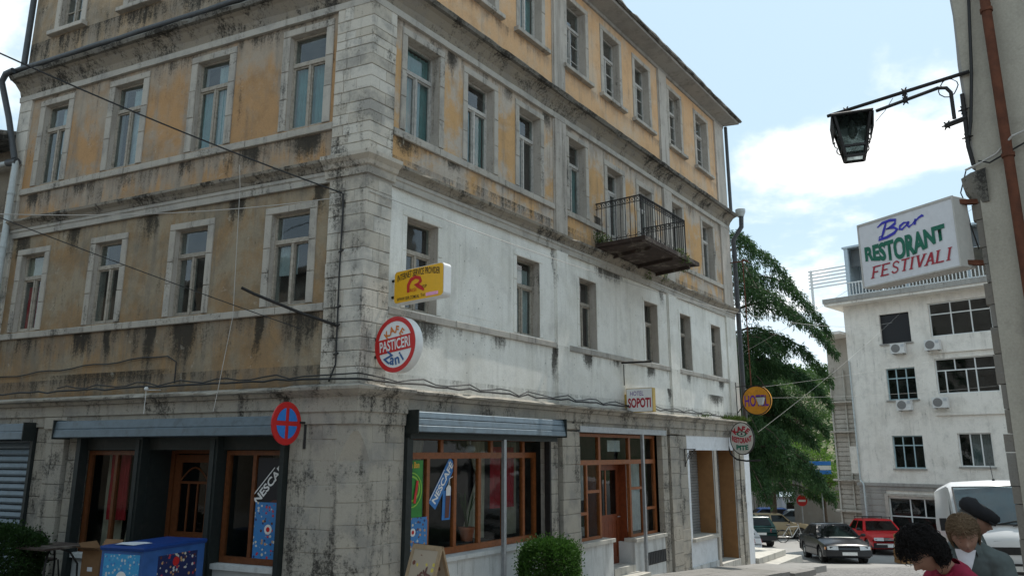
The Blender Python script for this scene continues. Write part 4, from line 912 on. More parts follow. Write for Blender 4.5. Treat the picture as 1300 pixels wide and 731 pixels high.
# paving slabs on the street pavement
for i in range(12):
    s = 1.2 + i * 1.03; o = 0.1
    for (o0, o1) in ((0.04, 0.75), (0.76, 1.51)):
        ds = random.uniform(-.1, .1); q = MB(); a, b = s + ds, s + 1.02 + ds
        if b > 13.7: b = 13.7
        q.prism([FR(a + .006, o0, walk_z(a)), FR(b - .006, o0, walk_z(b)), FR(b - .006, o1 - .006, walk_z(b)), FR(a + .006, o1 - .006, walk_z(a))], [FR(a + .006, o0, walk_z(a) - .1), FR(b - .006, o0, walk_z(b) - .1), FR(b - .006, o1 - .006, walk_z(b) - .1), FR(a + .006, o1 - .006, walk_z(a) - .1)])
        obj('paving_slab', q, 'paving', pv)
# steps round the far corner
st = thing('corner_steps', 'two broad pale stone steps at the far end of the corner building', 'steps', FR(17.6, -0.5, -3.5))
for (s1, o1, z) in ((18.9, 0.12, -3.12), (19.2, 0.55, -3.30)):
    q = MB(); q.box(16.24, s1, -3.5, o1, z - 0.5 if o1 > .3 else z - 0.17, z, FR); obj('step', q, 'step_stone', st)
# ---------------------------------------------------------------- signs and lamp
UZ = Vector((0, 0, 1))
simple('sign_white', (0.74, 0.74, 0.73), 0.35, var=0.05, dirt=0.12, dirtcol=(0.4, 0.38, 0.34))
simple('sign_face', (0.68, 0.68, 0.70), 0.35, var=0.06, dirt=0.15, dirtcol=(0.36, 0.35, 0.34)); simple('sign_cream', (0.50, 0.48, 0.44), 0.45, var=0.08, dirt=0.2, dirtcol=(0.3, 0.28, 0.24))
simple('sign_yellow', (0.78, 0.42, 0.015), 0.35, var=0.06); simple('sign_orange', (0.62, 0.26, 0.012), 0.5, var=0.15, dirt=0.4, dirtcol=(0.15, 0.08, 0.02))
simple('sign_red', (0.52, 0.02, 0.02), 0.35, var=0.08); simple('sign_blue', (0.03, 0.19, 0.58), 0.35, var=0.08); simple('deep_blue', (0.012, 0.05, 0.22), 0.4, var=0.05)
simple('ink_blue', (0.03, 0.03, 0.42), 0.4, var=0.05); simple('ink_green', (0.0, 0.13, 0.075), 0.4, var=0.05); simple('ink_red', (0.36, 0.012, 0.03), 0.4, var=0.05); simple('ink_black', (0.015, 0.015, 0.018), 0.5, var=0.05)
simple('ink_orange', (0.62, 0.17, 0.02), 0.4, var=0.1); simple('ink_navy', (0.03, 0.10, 0.26), 0.4, var=0.05); simple('ink_purple', (0.12, 0.02, 0.28), 0.4); simple('ink_pink', (0.8, 0.35, 0.55), 0.4)
simple('sign_metal', (0.50, 0.52, 0.54), 0.35, metal=0.4, var=0.1); simple('sign_gold', (0.45, 0.30, 0.06), 0.4, metal=0.2)
def plane_obj(name, pts, mat, parent, c, ux, uy, dz, closed=True):
    """flat printed shape from 2D outline on a sign plane"""
    n = ux.cross(uy); mb = MB(); mb.add([c + ux * x + uy * y + n * dz for x, y in pts], [tuple(range(len(pts)))]); return obj(name, mb, mat, parent)
def ring_obj(name, r0, r1, mat, parent, c, ux, uy, dz, ku=1.0, n=40):
    nn = ux.cross(uy); mb = MB()
    for k in range(n):
        a, b = 2 * math.pi * k / n, 2 * math.pi * (k + 1) / n
        mb.add([c + ux * (r * ku * math.cos(t)) + uy * (r * math.sin(t)) + nn * dz for r, t in ((r0, a), (r1, a), (r1, b), (r0, b))], [(0, 1, 2, 3)])
    return obj(name, mb, mat, parent)
def stroke(name, pts, wd, mat, parent, c, ux, uy, dz):
    """brush stroke: polyline with per-point width"""
    n = ux.cross(uy); L = []; Rr = []
    P = [Vector((p[0], p[1])) for p in pts]
    for i, p in enumerate(P):
        d = (P[min(i + 1, len(P) - 1)] - P[max(i - 1, 0)]).normalized(); q = Vector((-d.y, d.x)); ww = wd[i] if isinstance(wd, list) else wd
        L.append(p + q * ww / 2); Rr.append(p - q * ww / 2)
    mb = MB(); V = [c + ux * p.x + uy * p.y + n * dz for p in L + Rr]; k = len(L)
    mb.add(V, [(i, i + 1, k + i + 1, k + i) for i in range(k - 1)]); return obj(name, mb, mat, parent)
def rbox(c, ux, uy, w, h, th, r=0.03, n=5):
    """rounded rectangular sign case"""
    nn = ux.cross(uy); pts = []
    for (sx, sy, a0) in ((1, 1, 0), (-1, 1, 90), (-1, -1, 180), (1, -1, 270)):
        for k in range(n + 1):
            a = R_(a0 + 90 * k / n); pts.append((sx * (w / 2 - r) + r * math.cos(a), sy * (h / 2 - r) + r * math.sin(a)))
    mb = MB(); mb.loft([[c + ux * x + uy * y + nn * d for x, y in pts] for d in (-th / 2, th / 2)]); return mb, pts

m, t = new_mat('lantern_glass'); 
tr = t.add('ShaderNodeBsdfTranslucent'); tr.inputs[0].default_value = (0.36, 0.40, 0.39, 1); df = t.add('ShaderNodeBsdfTransparent'); df.inputs[0].default_value = (0.60, 0.65, 0.65, 1); mx = t.add('ShaderNodeMixShader'); t.put(mx.inputs[0], t.ramp(t.noise(t.P, 9, 5, 0.6), 0.2, 0.9)); t.l.new(tr.outputs[0], mx.inputs[2]); t.l.new(df.outputs[0], mx.inputs[1]); t.l.new(mx.outputs[0], t.out.inputs[0]); t.n.remove(t.b)
# café sign, round
ux = (NR + UZ * 0.10).normalized(); n = ux.cross(UZ).normalized(); uy = n.cross(ux).normalized(); n = ux.cross(uy)
c = FR(0.27, 0.52, 1.51); th = 0.15
s1 = thing('cafe_sign', 'round white café sign with red rim reading Kafe Pasticeri on the building corner', 'sign', FR(0.27, 0.06, 1.5))
mb = MB(); mb.disc(c, n, ux, uy, th, 48, 0.405, 0.405); obj('sign_case', mb, 'sign_white', s1, smooth=True)
cf = c + n * (th / 2)
ring_obj('rim', 0.335, 0.403, 'sign_red', s1, cf, ux, uy, 0.004); 
plane_obj('name_band', [(-0.335, -0.105), (0.335, -0.105), (0.345, 0.0), (0.335, 0.105), (-0.335, 0.105), (-0.345, 0)], 'sign_red', s1, cf, ux, uy, 0.005)
lettering('PASTICERI', s1, cf, ux, uy, 0.60, 0.155, 'sign_white', bold=0.02, dz=0.008)
arc_lettering('KAFE', s1, cf, ux, uy, 0.165, 0.105, -40, 44, 'ink_orange', bold=0.03, dz=0.006)
arc_lettering('Zani', s1, cf, ux, uy, 0.29, 0.15, 220, 148, 'ink_navy', inward=True, bold=0.025, dz=0.006)
for z, q in ((1.62, .1), (1.35, -.12)): mb = MB(); mb.bar(FR(0.27, 0.0, z), c + NR * -0.3 + UZ * q, 0.04); obj('bracket', mb, 'iron', s1)
# yellow provider sign
ux = (NR + UZ * 0.02).normalized(); uy = UZ.copy(); n = ux.cross(uy).normalized(); c = FR(0.62, 0.62, 2.45)
s2 = thing('provider_sign', 'yellow rectangular sign with a big red letter R beside the first window', 'sign', FR(0.62, 0.05, 2.4))
mb, pts = rbox(c, ux, uy, 1.0, 0.50, 0.16, 0.06); obj('sign_case', mb, 'sign_white', s2)
cf = c + n * 0.08; plane_obj('face', [(x * 0.985, y * 0.97) for x, y in pts], 'sign_yellow', s2, cf, ux, uy, 0.004)
lettering('INTERNET SERVICE PROVIDER', s2, cf + uy * 0.165, ux, uy, 0.86, 0.10, 'ink_black', dz=0.008, arch=lambda a, b: -0.09 * (a * a * 4 - 0.3) * 0.5, bold=0.01)
stroke('letter', [(-0.20, -0.11), (-0.20, 0.0), (-0.15, 0.08), (-0.06, 0.105), (0.03, 0.08), (0.05, 0.03), (0.0, -0.005), (-0.07, -0.01), (-0.01, -0.03), (0.06, -0.07), (0.12, -0.115)], [0.05, 0.06, 0.06, 0.05, 0.055, 0.06, 0.04, 0.035, 0.06, 0.06, 0.03], 'sign_red', s2, cf + uy * 0.0, ux, uy, 0.008)
lettering('RISI', s2, cf + ux * -0.10 - uy * 0.085, ux, uy, 0.13, 0.05, 'sign_red', dz=0.009); lettering('ISP', s2, cf + ux * 0.13 - uy * 0.06, ux, uy, 0.09, 0.045, 'ink_black', dz=0.009)
lettering('WWW.SER.COM.AL', s2, cf + ux * -0.2 - uy * 0.19, ux, uy, 0.46, 0.05, 'ink_black', dz=0.008, bold=0.01); lettering('Tel:', s2, cf + ux * 0.1 - uy * 0.185, ux, uy, 0.09, 0.05, 'ink_black', dz=0.008)
plane_obj('phone_label', [(0.16, -0.215), (0.40, -0.215), (0.40, -0.165), (0.16, -0.165)], 'ink_pink', s2, cf, ux, uy, 0.007)
for z in (2.58, 2.32): mb = MB(); mb.bar(FR(0.62, 0.0, z), FR(0.62, 0.15, z), 0.035); obj('bracket', mb, 'iron', s2)
# hotel box sign
ux = NR.copy(); n = ux.cross(uy); c = FR(8.2, 0.38, 1.16)
s3 = thing('hotel_box_sign', 'small white box sign with red word SOPOTI over the hotel entrance', 'sign', FR(8.2, 0.05, 1.1))
mb, pts = rbox(c, ux, uy, 0.66, 0.54, 0.14, 0.012, 2); obj('sign_case', mb, 'sign_gold', s3)
cf = c + n * 0.07; plane_obj('face', [(x * 0.965, y * 0.955) for x, y in pts], 'sign_white', s3, cf, ux, uy, 0.004)
lettering('HOTEL', s3, cf + uy * 0.15 - ux * 0.06, ux, uy, 0.34, 0.10, 'ink_purple', dz=0.007, shear=0.1); lettering('SOPOTI', s3, cf - uy * 0.06, ux, uy, 0.57, 0.22, 'ink_red', dz=0.007, bold=0.035)
mb = MB(); mb.box(8.14, 8.26, 0.0, 0.055, 1.0, 1.3, FR); obj('bracket', mb, 'sign_gold', s3)
mb = MB(); mb.bar(FR(8.05, 0.0, 2.02), FR(8.05, 0.75, 2.0), 0.04); mb.bar(FR(8.05, 0.05, 1.98), FR(8.05, 0.05, 1.5), 0.02); obj('sign_arm', mb, 'iron', s3)
# round hotel sign with a lamp in front of it
c = FR(15.35, 0.68, 1.53); s4 = thing('round_hotel_sign', 'round faded orange hotel sign with blue letters at the far end of the facade', 'sign', FR(15.35, 0.05, 1.5))
mb = MB(); mb.disc(c, n, ux, uy, 0.10, 40, 0.44, 0.44); obj('sign_case', mb, 'sign_orange', s4); cf = c + n * 0.05
ring_obj('rim', 0.415, 0.445, 'iron', s4, cf, ux, uy, 0.004); lettering('HOTEL', s4, cf - uy * 0.01, ux, uy, 0.72, 0.34, 'ink_purple', dz=0.006, bold=0.02)
mb = MB(); mb.bar(FR(15.35, 0.0, 1.97), FR(15.35, 1.1, 1.97), 0.025); mb.bar(FR(15.35, 0.05, 2.1), FR(15.35, 0.05, 1.0), 0.03); mb.bar(FR(15.35, 0.0, 1.1), FR(15.35, 0.26, 1.4), 0.025); obj('bracket', mb, 'iron', s4)
mb = MB(); mb.loft([[FR(15.14 + a, 0.86 + b, z) for a, b in ((-k, -k), (k, -k), (k, k), (-k, k))] for k, z in ((0.05, 1.38), (0.11, 1.60))]); obj('lamp_glass', mb, 'curtain_pale', s4)
mb = MB(); mb.box(15.02, 15.26, 0.74, 0.98, 1.605, 1.625, FR); obj('lamp_cap', mb, 'iron', s4)
# oval café sign on a curved arm
c = FR(14.6, 0.42, 0.40); s5 = thing('oval_cafe_sign', 'oval grey sign reading Kafe Restorant Pite on a curved black arm', 'sign', FR(14.6, 0.1, 0.0))
mb = MB(); mb.disc(c, n, ux, uy, 0.07, 40, 0.36, 0.47); obj('sign_case', mb, 'iron', s5); cf = c + n * 0.036
mb = MB(); mb.disc(cf, n, ux, uy, 0.006, 40, 0.335, 0.445); obj('face', mb, 'sign_cream', s5)
arc_lettering('KAFE', s5, cf, ux, uy, 0.205, 0.15, -40, 40, 'ink_red', bold=0.05, dz=0.006); lettering('RESTORANT', s5, cf - uy * 0.06, ux, uy, 0.58, 0.17, 'ink_red', dz=0.006, bold=0.05, arch=lambda a, b: 0.28 * a * a); lettering('PITE', s5, cf - uy * 0.27, ux, uy, 0.36, 0.14, 'ink_green', dz=0.006, bold=0.05, arch=lambda a, b: 0.1 * a * a)
ring_obj('eye', 0.05, 0.075, 'ink_green', s5, cf + uy * 0.13, ux, uy, 0.006, 2.0); mb = MB(); mb.disc(cf + uy * 0.13, n, ux, uy, 0.012, 16, 0.03, 0.03); obj('eye_pupil', mb, 'ink_black', s5)
mb = MB(); mb.tube([FR(14.6, -0.02, 0.75), FR(14.6, -0.02, 0.2), FR(14.6, 0.05, -0.05), FR(14.6, 0.22, -0.2), FR(14.6, 0.5, -0.24), FR(14.6, 0.9, -0.22)], 0.025, 8); obj('arm', mb, 'iron', s5)
# no stopping sign
c = FL(0.85, 0.47, 0.40); ux = -(NL * 0.88 + DL * 0.30).normalized(); ux = (NL * -1.0).normalized(); n = ux.cross(uy)
s6 = thing('no_stopping_sign', 'round blue no stopping sign with red rim and cross beside the corner pier', 'traffic sign', FL(0.85, 0.05, 0.4))
mb = MB(); mb.disc(c, n, ux, uy, 0.02, 40, 0.30, 0.30); obj('plate', mb, 'sign_red', s6); cf = c + n * 0.010
for k in range(4):
    a0 = R_(90 * k); P = [(0.032 + 0.0, 0.032)] + [(0.215 * math.cos(t), 0.215 * math.sin(t)) for t in [R_(9 + 72 * j / 8) for j in range(9)]]
    P = [(math.cos(a0) * x - math.sin(a0) * y, math.sin(a0) * x + math.cos(a0) * y) for x, y in P]; plane_obj('blue_quarter', P, 'sign_blue', s6, cf, ux, uy, 0.005)
mb = MB(); mb.bar(FL(0.85, 0.0, 0.42), FL(0.85, 0.20, 0.42), 0.03); mb.bar(FL(0.85, 0.055, 0.05), FL(0.85, 0.055, 0.62), 0.035); mb.bar(c + NL * -0.3 + n * -0.02, c + NL * 0.2 + n * -0.02, 0.03); obj('bracket', mb, 'iron', s6)

# ---------------------------------------------------------------- near house on the right, its lamp and box sign
K = Vector((4.93, 7.5, 0)); D1 = Vector((0.66, -0.7513, 0)); N1 = Vector((-0.7513, -0.66, 0)); D2 = Vector((0.75, 0.6614, 0)); N2 = Vector((-0.6614, 0.75, 0))
FA = frame(K, D1, N1); FB = frame(K, D2, N2)
hr = thing('near_house', 'tall beige rendered house at the right edge with rusty downpipe', 'building', (K.x, K.y, -2.1))
mb = MB(); fp = [K, K + D1 * 7, K + D1 * 7 + D2 * 9, K + D2 * 9]
mb.prism([p + UZ * -2.6 for p in fp], [p + UZ * 8.0 for p in fp]); obj('wall', mb, 'beige_wall', hr)
mb = MB(); fp2 = [K + D1 * -0.35 + D2 * -0.3, K + D1 * 7.3 + D2 * -.3, K + D1 * 7.3 + D2 * 9.3, K + D1 * -.35 + D2 * 9.3]; mb.prism([p + UZ * 8.0 for p in fp2], [p + UZ * 8.2 for p in fp2]); obj('roof', mb, 'lip_stone', hr)
# rough stone edging of the street corner below the corbel, cement fillet above
z = -2.3
while z < 2.55:
    e = z + random.uniform(0.16, 0.34); q = MB(); d = random.uniform(0.0, 0.03); b = random.uniform(0.05, 0.09)
    q.loft([[FB(a, o, zz) for a, o in ((0.012, -0.02), (0.012, b * 0.8 + d), (0.10, b + d), (0.42, b * 0.7), (0.42, -0.02))] for zz in (z + .004, (z + e) / 2, e - .004)]); obj('edge_stone', q, 'rubble', hr); z = e
q = MB(); q.loft([[FA(-0.06, -0.02, 2.92), FA(0.10, 0.03, 2.92), FB(0.30, 0.12, 2.92), FB(0.3, -0.02, 2.92), FA(0.02, -0.05, 2.92)], [FA(-0.16, -0.03, 2.88), FA(0.10, 0.05, 2.88), FB(0.34, 0.24, 2.88), FB(0.34, -0.02, 2.88), FA(0.02, -0.05, 2.88)], [FA(-0.15, -0.03, 2.78), FA(0.10, 0.05, 2.78), FB(0.34, 0.22, 2.78), FB(0.34, -0.02, 2.78), FA(0.02, -0.05, 2.78)], [FA(-0.03, -0.02, 2.56), FA(0.09, 0.03, 2.56), FB(0.3, 0.10, 2.56), FB(0.3, -0.02, 2.56), FA(0.02, -0.05, 2.56)]])
obj('corbel', q, 'lip_stone', hr)
q = MB(); q.loft([[FB(a, o, z) for a, o in ((0.0, 0.0), (0.0, 0.025 + 0.01 * math.sin(z * 5)), (0.2, 0.03), (0.2, 0.0))] for z in [2.95 + k * 0.3 for k in range(17)]]); obj('edge_fillet', q, 'grey_render', hr)
pipe([FA(0.33, 0.09, z) for z in (8, 5.5, 3.2, 0.5, -2.0)], 0.05, 'rusty', 'drainpipe', hr)
for z in (4.6, 2.95, 1.2):
    q = MB(); q.tube([FA(0.33, 0.09, z), FA(0.33, 0.09, z + 0.04)], 0.062, 10); obj('pipe_collar', q, 'rusty', hr)
pipe([FA(0.21, 0.04, 6.5), FA(0.20, 0.04, 5.2), FA(0.10, 0.045, 4.0), FA(0.03, 0.05, 3.45), FA(0.0, 0.06, 3.3)], 0.016, 'cable', 'wall_cable', hr, 6)
pipe([FA(0.62, 0.05, 3.22), FA(0.40, 0.14, 3.14), FA(0.22, 0.05, 3.03), FA(0.06, 0.06, 2.97), FA(-0.08, 0.07, 2.93)], 0.012, 'cable_pale', 'wall_cable', hr, 6); pipe([FA(0.62, 0.05, 3.12), FA(0.22, 0.05, 2.98), FA(0.15, 0.06, 2.95), FA(0.05, 0.06, 3.0)], 0.009, 'cable', 'wall_cable', hr, 6)
# street lantern on a wrought iron bracket
UB = Vector((-0.65805, 0.75297, 0)); B0 = Vector((4.89, 7.5, 0)); PB = lambda t, z, q=0.0: B0 + UB * t + Vector((UB.y, -UB.x, 0)) * q + UZ * z
lamp = thing('street_lantern', 'black iron lantern hanging from a long bracket on the near house', 'street lamp', PB(0, 3.4))
mb = MB(); mb.tube([PB(-0.10, 4.03), PB(1.48, 4.07)], 0.022, 8); mb.tube([PB(0.10, 3.55), PB(0.10, 3.86), PB(0.14, 3.93), PB(0.22, 3.96), PB(0.90, 3.93)], 0.02, 8); mb.tube([PB(-0.02, 3.52), PB(0.18, 3.50)], 0.03, 8)
mb.tube([PB(-0.005, 3.8), PB(0.0, 3.5), PB(0.005, 3.2), PB(-0.02, 2.98)], 0.022, 8)
for (t, z) in ((0.57, 4.05), (0.57, 3.94), (1.25, 4.06), (0.18, 3.5), (0.0, 3.62), (0.0, 3.30)):
    for k in range(6):
        a = k * math.pi / 3; p = PB(t, z); mb.tube([p, p + UB * 0.055 * math.cos(a) + UZ * 0.055 * math.sin(a)], [0.016, 0.006], 5)
    mb.ellipsoid(PB(t, z), 0.03, 0.03, 0.03, 8, 6)
mb.tube([PB(0.57, 4.05), PB(0.57, 3.94)], 0.016, 6); obj('bracket', mb, 'iron', lamp)
mb = MB()
for (a, b) in ((0.28, 3.9),): mb.tube([PB(a - 0.16 + 0.10 * math.cos(t), 3.92 + 0.10 * math.sin(t), 0.02 * math.sin(3 * t)) for t in [k * 0.52 for k in range(13)]], 0.006, 4)
obj('loose_cable', mb, 'cable', lamp); mb = MB(); mb.tube([PB(0.70, 4.02), PB(0.80, 3.9), PB(0.92, 3.8)], 0.004, 4); obj('loose_cable', mb, 'cable', lamp)
lc = PB(1.20, 0); lx = UB; ly = Vector((UB.y, -UB.x, 0)); lx = Vector((0.93, -0.36, 0)).normalized(); ly = Vector((-lx.y, lx.x, 0))
LP = lambda x, y, z: lc + lx * x + ly * y + UZ * z
def lring(w, z): return [LP(-w, -w, z), LP(w, -w, z), LP(w, w, z), LP(-w, w, z)]
hood = MB(); hood.loft([lring(0.225, 3.915), lring(0.23, 3.935), lring(0.22, 3.945), lring(0.06, 3.985)])
for sg in (-1, 1):      # wing plates at the two sides
    hood.hexa([LP(sg * x, y, z) for z, x0 in ((3.72, .205), (3.914, .222)) for x, y in ((x0, -.21), (x0 + .012, -.21), (x0 + .012, .21), (x0, .21))])
obj('hood', hood, 'iron', lamp)
fr_m = MB(); top_w, bot_w, zt_, zb_ = 0.195, 0.105, 3.914, 3.43; zm = 3.55; wm = bot_w + (top_w - bot_w) * (zm - zb_) / (zt_ - zb_)
for k in range(4): fr_m.bar(lring(top_w, zt_)[k], lring(bot_w, zb_)[k], 0.03)
for k in range(4):
    fr_m.bar(lring(wm, zm)[k], lring(wm, zm)[(k + 1) % 4], 0.028); fr_m.bar(lring(bot_w, zb_)[k], lring(bot_w, zb_)[(k + 1) % 4], 0.028)
for k in range(4):
    p0 = lring(0.19, 3.74)[k]; p1 = lring(wm + 0.02, zm)[k]; dd = (p0 - lc); dd.z = 0; dd.normalize()
    fr_m.tube([p0.lerp(p1, j / 8) + dd * (0.03 * abs(math.sin(j / 8 * math.pi * 2))) for j in range(9)], 0.008, 5)
obj('lantern_frame', fr_m, 'iron', lamp)
for (w0, z0, w1, z1) in ((wm, zm, top_w, zt_), (bot_w, zb_, wm, zm)):
    for k in range(4):
        g = MB(); a = lring(w0 - .004, z0); b = lring(w1 - .004, z1); a2 = lring(w0 - .007, z0); b2 = lring(w1 - .007, z1); j = (k + 1) % 4
        g.hexa([a[k], a[j], a2[j], a2[k], b[k], b[j], b2[j], b2[k]]); obj('pane', g, 'lantern_glass', lamp)
mb = MB(); mb.lathe([(0.02, 0), (0.05, 0.05), (0.055, 0.12), (0.03, 0.2), (0.02, 0.25)], lc + UZ * 3.68, 10); obj('bulb', mb, 'sign_cream', lamp)
# box sign of the bar
dS = Vector((0.4351, -0.90038, 0)); ux = dS.copy(); uy = UZ.copy(); n = ux.cross(uy).normalized()
c = Vector((4.65, 7.5, 0)) - dS * 0.60 + UZ * 2.26
bs = thing('bar_sign', 'large white box sign reading Bar Restorant Festivali fixed to the near house', 'sign', c - UZ * 0.39)
w_, h_ = 1.20, 0.77
cb = c - n * 0.11
mb, pts = rbox(cb, ux, uy, w_, h_, 0.22, 0.008, 1); obj('sign_case', mb, 'sign_cream', bs)
mb = MB(); q = 0.016
for (x0, x1, y0, y1) in ((-w_ / 2, w_ / 2, h_ / 2 - q * 1.6, h_ / 2), (-w_ / 2, w_ / 2, -h_ / 2, -h_ / 2 + q), (-w_ / 2, -w_ / 2 + q, -h_ / 2 + q, h_ / 2 - q * 1.6), (w_ / 2 - q, w_ / 2, -h_ / 2 + q, h_ / 2 - q * 1.6)):
    mb.hexa([c + ux * x + uy * y + n * d for d in (0.001, 0.012) for x, y in ((x0, y0), (x1, y0), (x1, y1), (x0, y1))])
obj('rim', mb, 'sign_cream', bs)
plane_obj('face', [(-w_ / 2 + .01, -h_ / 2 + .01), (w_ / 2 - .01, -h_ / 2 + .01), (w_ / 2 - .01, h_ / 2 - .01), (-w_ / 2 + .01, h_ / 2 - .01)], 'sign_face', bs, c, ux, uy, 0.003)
cs = c + n * 0.003
lettering('RESTORANT', bs, cs + uy * 0.0 - ux * 0.03, ux, uy, 1.0, 0.21, 'ink_green', bold=0.05, dz=0.006, arch=lambda a, b: 0.045 * math.cos(a * 5.2) * -1 * (1 if b < 0 else -0.0) + (0.02 * a))
def slab_word(word, parent, c, ux, uy, w, h, mat, shear, dz):
    """bold slab-serif capitals drawn as strokes"""
    G = dict(F=[[(0, 0), (0, 1)], [(0, .96), (.62, .96)], [(0, .5), (.45, .5)]], E=[[(0, 0), (0, 1)], [(0, .96), (.62, .96)], [(0, .5), (.45, .5)], [(0, .04), (.64, .04)]], S=[[(.56, .78), (.40, .95), (.18, .95), (.04, .80), (.10, .60), (.46, .42), (.56, .24), (.44, .06), (.18, .05), (.02, .22)]],
             T=[[(.32, 0), (.32, .96)], [(-.04, .95), (.68, .95)]], I=[[(.1, 0), (.1, 1)]], V=[[(.02, 1), (.32, .02)], [(.32, .02), (.62, 1)]], A=[[(.02, 0), (.32, .98)], [(.32, .98), (.62, 0)], [(.14, .34), (.5, .34)]], L=[[(0, 0), (0, 1)], [(0, .04), (.58, .04)]])
    SF = dict(F=[(0, 0), (0, 1)], E=[(0, 0), (0, 1)], S=[], T=[(.32, 0)], I=[(.1, 0), (.1, 1)], V=[(.02, 1), (.62, 1)], A=[(.02, 0), (.62, 0)], L=[(0, 0), (0, 1)]); AD = dict(F=.86, E=.88, S=.80, T=.84, I=.50, V=.84, A=.90, L=.82)
    tot = sum(AD[k] for k in word) - .22; x = 0; n = ux.cross(uy); mb = MB(); kx = w / tot
    def quad(a, b, wd):
        d = (b - a).normalized(); q = Vector((-d.y, d.x)) * wd / 2; k = len(mb.v)
        for p in (a - q, b - q, b + q, a + q): mb.v.append(tuple(c + ux * ((p.x - .0) * kx - w / 2 + shear * (p.y - .5) * h) + uy * ((p.y - .5) * h) + n * (dz + .0002 * len(mb.f) / 10)))
        mb.f.append((k, k + 1, k + 2, k + 3))
    for ch in word:
        for st in G[ch]:
            for a, b in zip(st, st[1:]):
                v = abs(b[1] - a[1]) > .5; quad(Vector((x + a[0] + .1, a[1])), Vector((x + b[0] + .1, b[1])), .17 if v else .12)
        for sx_, sy_ in SF[ch]: quad(Vector((x + sx_ - .07, .035 if sy_ == 0 else .965)), Vector((x + sx_ + .27, .035 if sy_ == 0 else .965)), .075)
        x += AD[ch]
    return obj('lettering', mb, mat, parent, recalc=False)
slab_word('FESTIVALI', bs, cs - uy * .225 + ux * .02, ux, uy, .95, .135, 'ink_red', .28, .006)
SB = lambda pts, wd: stroke('letter', pts, wd, 'ink_blue', bs, cs + uy * 0.225 - ux * 0.10, ux, uy, 0.006)
SB([(-0.23, 0.06), (-0.16, 0.095), (-0.05, 0.10), (0.01, 0.085), (0.0, 0.045), (-0.08, 0.015), (-0.12, 0.01)], [0.012, 0.03, 0.034, 0.034, 0.034, 0.026, 0.012])
SB([(-0.12, 0.012), (-0.02, 0.005), (0.02, -0.025), (-0.02, -0.06), (-0.12, -0.085), (-0.23, -0.09), (-0.215, -0.06), (-0.16, -0.045)], [0.012, 0.03, 0.036, 0.034, 0.034, 0.026, 0.016, 0.008])
SB([(-0.11, 0.09), (-0.15, 0.0), (-0.185, -0.075)], [0.02, 0.034, 0.02])
SB([(0.155, 0.015), (0.11, 0.025), (0.06, 0.0), (0.05, -0.035), (0.08, -0.045), (0.13, -0.015), (0.165, 0.02)], [0.014, 0.022, 0.03, 0.03, 0.024, 0.018, 0.012]); SB([(0.17, 0.025), (0.15, -0.02), (0.165, -0.04), (0.21, -0.02), (0.25, 0.02)], [0.026, 0.03, 0.026, 0.014, 0.01])
SB([(0.255, 0.03), (0.235, -0.035)], [0.026, 0.028]); SB([(0.24, -0.01), (0.29, 0.03), (0.335, 0.045), (0.35, 0.03)], [0.012, 0.022, 0.03, 0.02])
mb = MB(); e0 = c + dS * (w_ / 2) - n * 0.11
mb.bar(e0 + UZ * 0.33 - dS * 0.02, FB(0.05, 0.02, 2.59), 0.05); mb.bar(e0 - UZ * 0.33 - dS * .02, FB(0.05, 0.05, 1.93), 0.05); obj('bracket', mb, 'rusty', bs)
mb = MB(); mb.tube([FB(0.02, 0.10, 2.95), FB(0.1, 0.2, 2.75), FB(0.08, 0.16, 2.6), FB(0.0, 0.12, 2.35), FB(0.1, 0.1, 2.1)], 0.007, 5); obj('loose_cable', mb, 'cable', bs)
# ---------------------------------------------------------------- white hotel across the square
DW = Vector((0.69874, -0.71537, 0)); NW = Vector((-0.71537, -0.69874, 0)); FW = frame((16.8, 38.0, 0), DW, NW)
wh = thing('white_hotel', 'white four storey hotel with stained walls and air conditioners beyond the cars', 'building', FW(0.3, 0, -4.4))
simple('window_white', (0.66, 0.67, 0.66), 0.5, var=0.06); simple('window_bluegrey', (0.32, 0.43, 0.46), 0.5, var=0.1); simple('ac_case', (0.62, 0.615, 0.60), 0.5, var=0.06, dirt=0.15); simple('ac_grille', (0.18, 0.175, 0.17), 0.7)
simple('awning_grey', (0.10, 0.11, 0.115), 0.7); simple('blue_white', (0.42, 0.50, 0.55), 0.6, var=0.08)
holes = [(2.0, 3.37, 5.19, 6.65), (2.04, 3.36, 2.46, 3.98), (2.0, 3.36, -0.73, 0.78), (4.24, 6.80, 5.32, 6.91), (4.23, 6.74, 2.64, 4.26), (4.82, 6.16, -0.62, 0.85), (1.55, 3.62, -4.3, -2.08)]
obj('wall', wall_panel(FW, 0.30, 9.5, -6.5, 7.3, holes, 0.22), 'hotel_white', wh)
mb = MB(); mb.add([FW(.3, 0, -6.5), FW(.3, -9, -6.5), FW(.3, -9, 7.3), FW(.3, 0, 7.3)], [(0, 1, 2, 3)]); mb.add([FW(9.5, 0, -6.5), FW(9.5, -9, -6.5), FW(9.5, -9, 7.3), FW(9.5, 0, 7.3)], [(0, 1, 2, 3)]); mb.add([FW(9.5, -9, -6.5), FW(.3, -9, -6.5), FW(.3, -9, 7.3), FW(9.5, -9, 7.3)], [(0, 1, 2, 3)]); obj('wall', mb, 'hotel_white', wh)
mb = MB(); mb.add([FW(.32, -1.2, -6.5), FW(9.4, -1.2, -6.5), FW(9.4, -1.2, 7.3), FW(.32, -1.2, 7.3)], [(0, 1, 2, 3)])
for z in (-1.7, 1.4, 4.6): mb.box(.35, 9.4, -1.2, -0.05, z, z + .1, FW)
obj('interior_wall', mb, 'inside', wh)
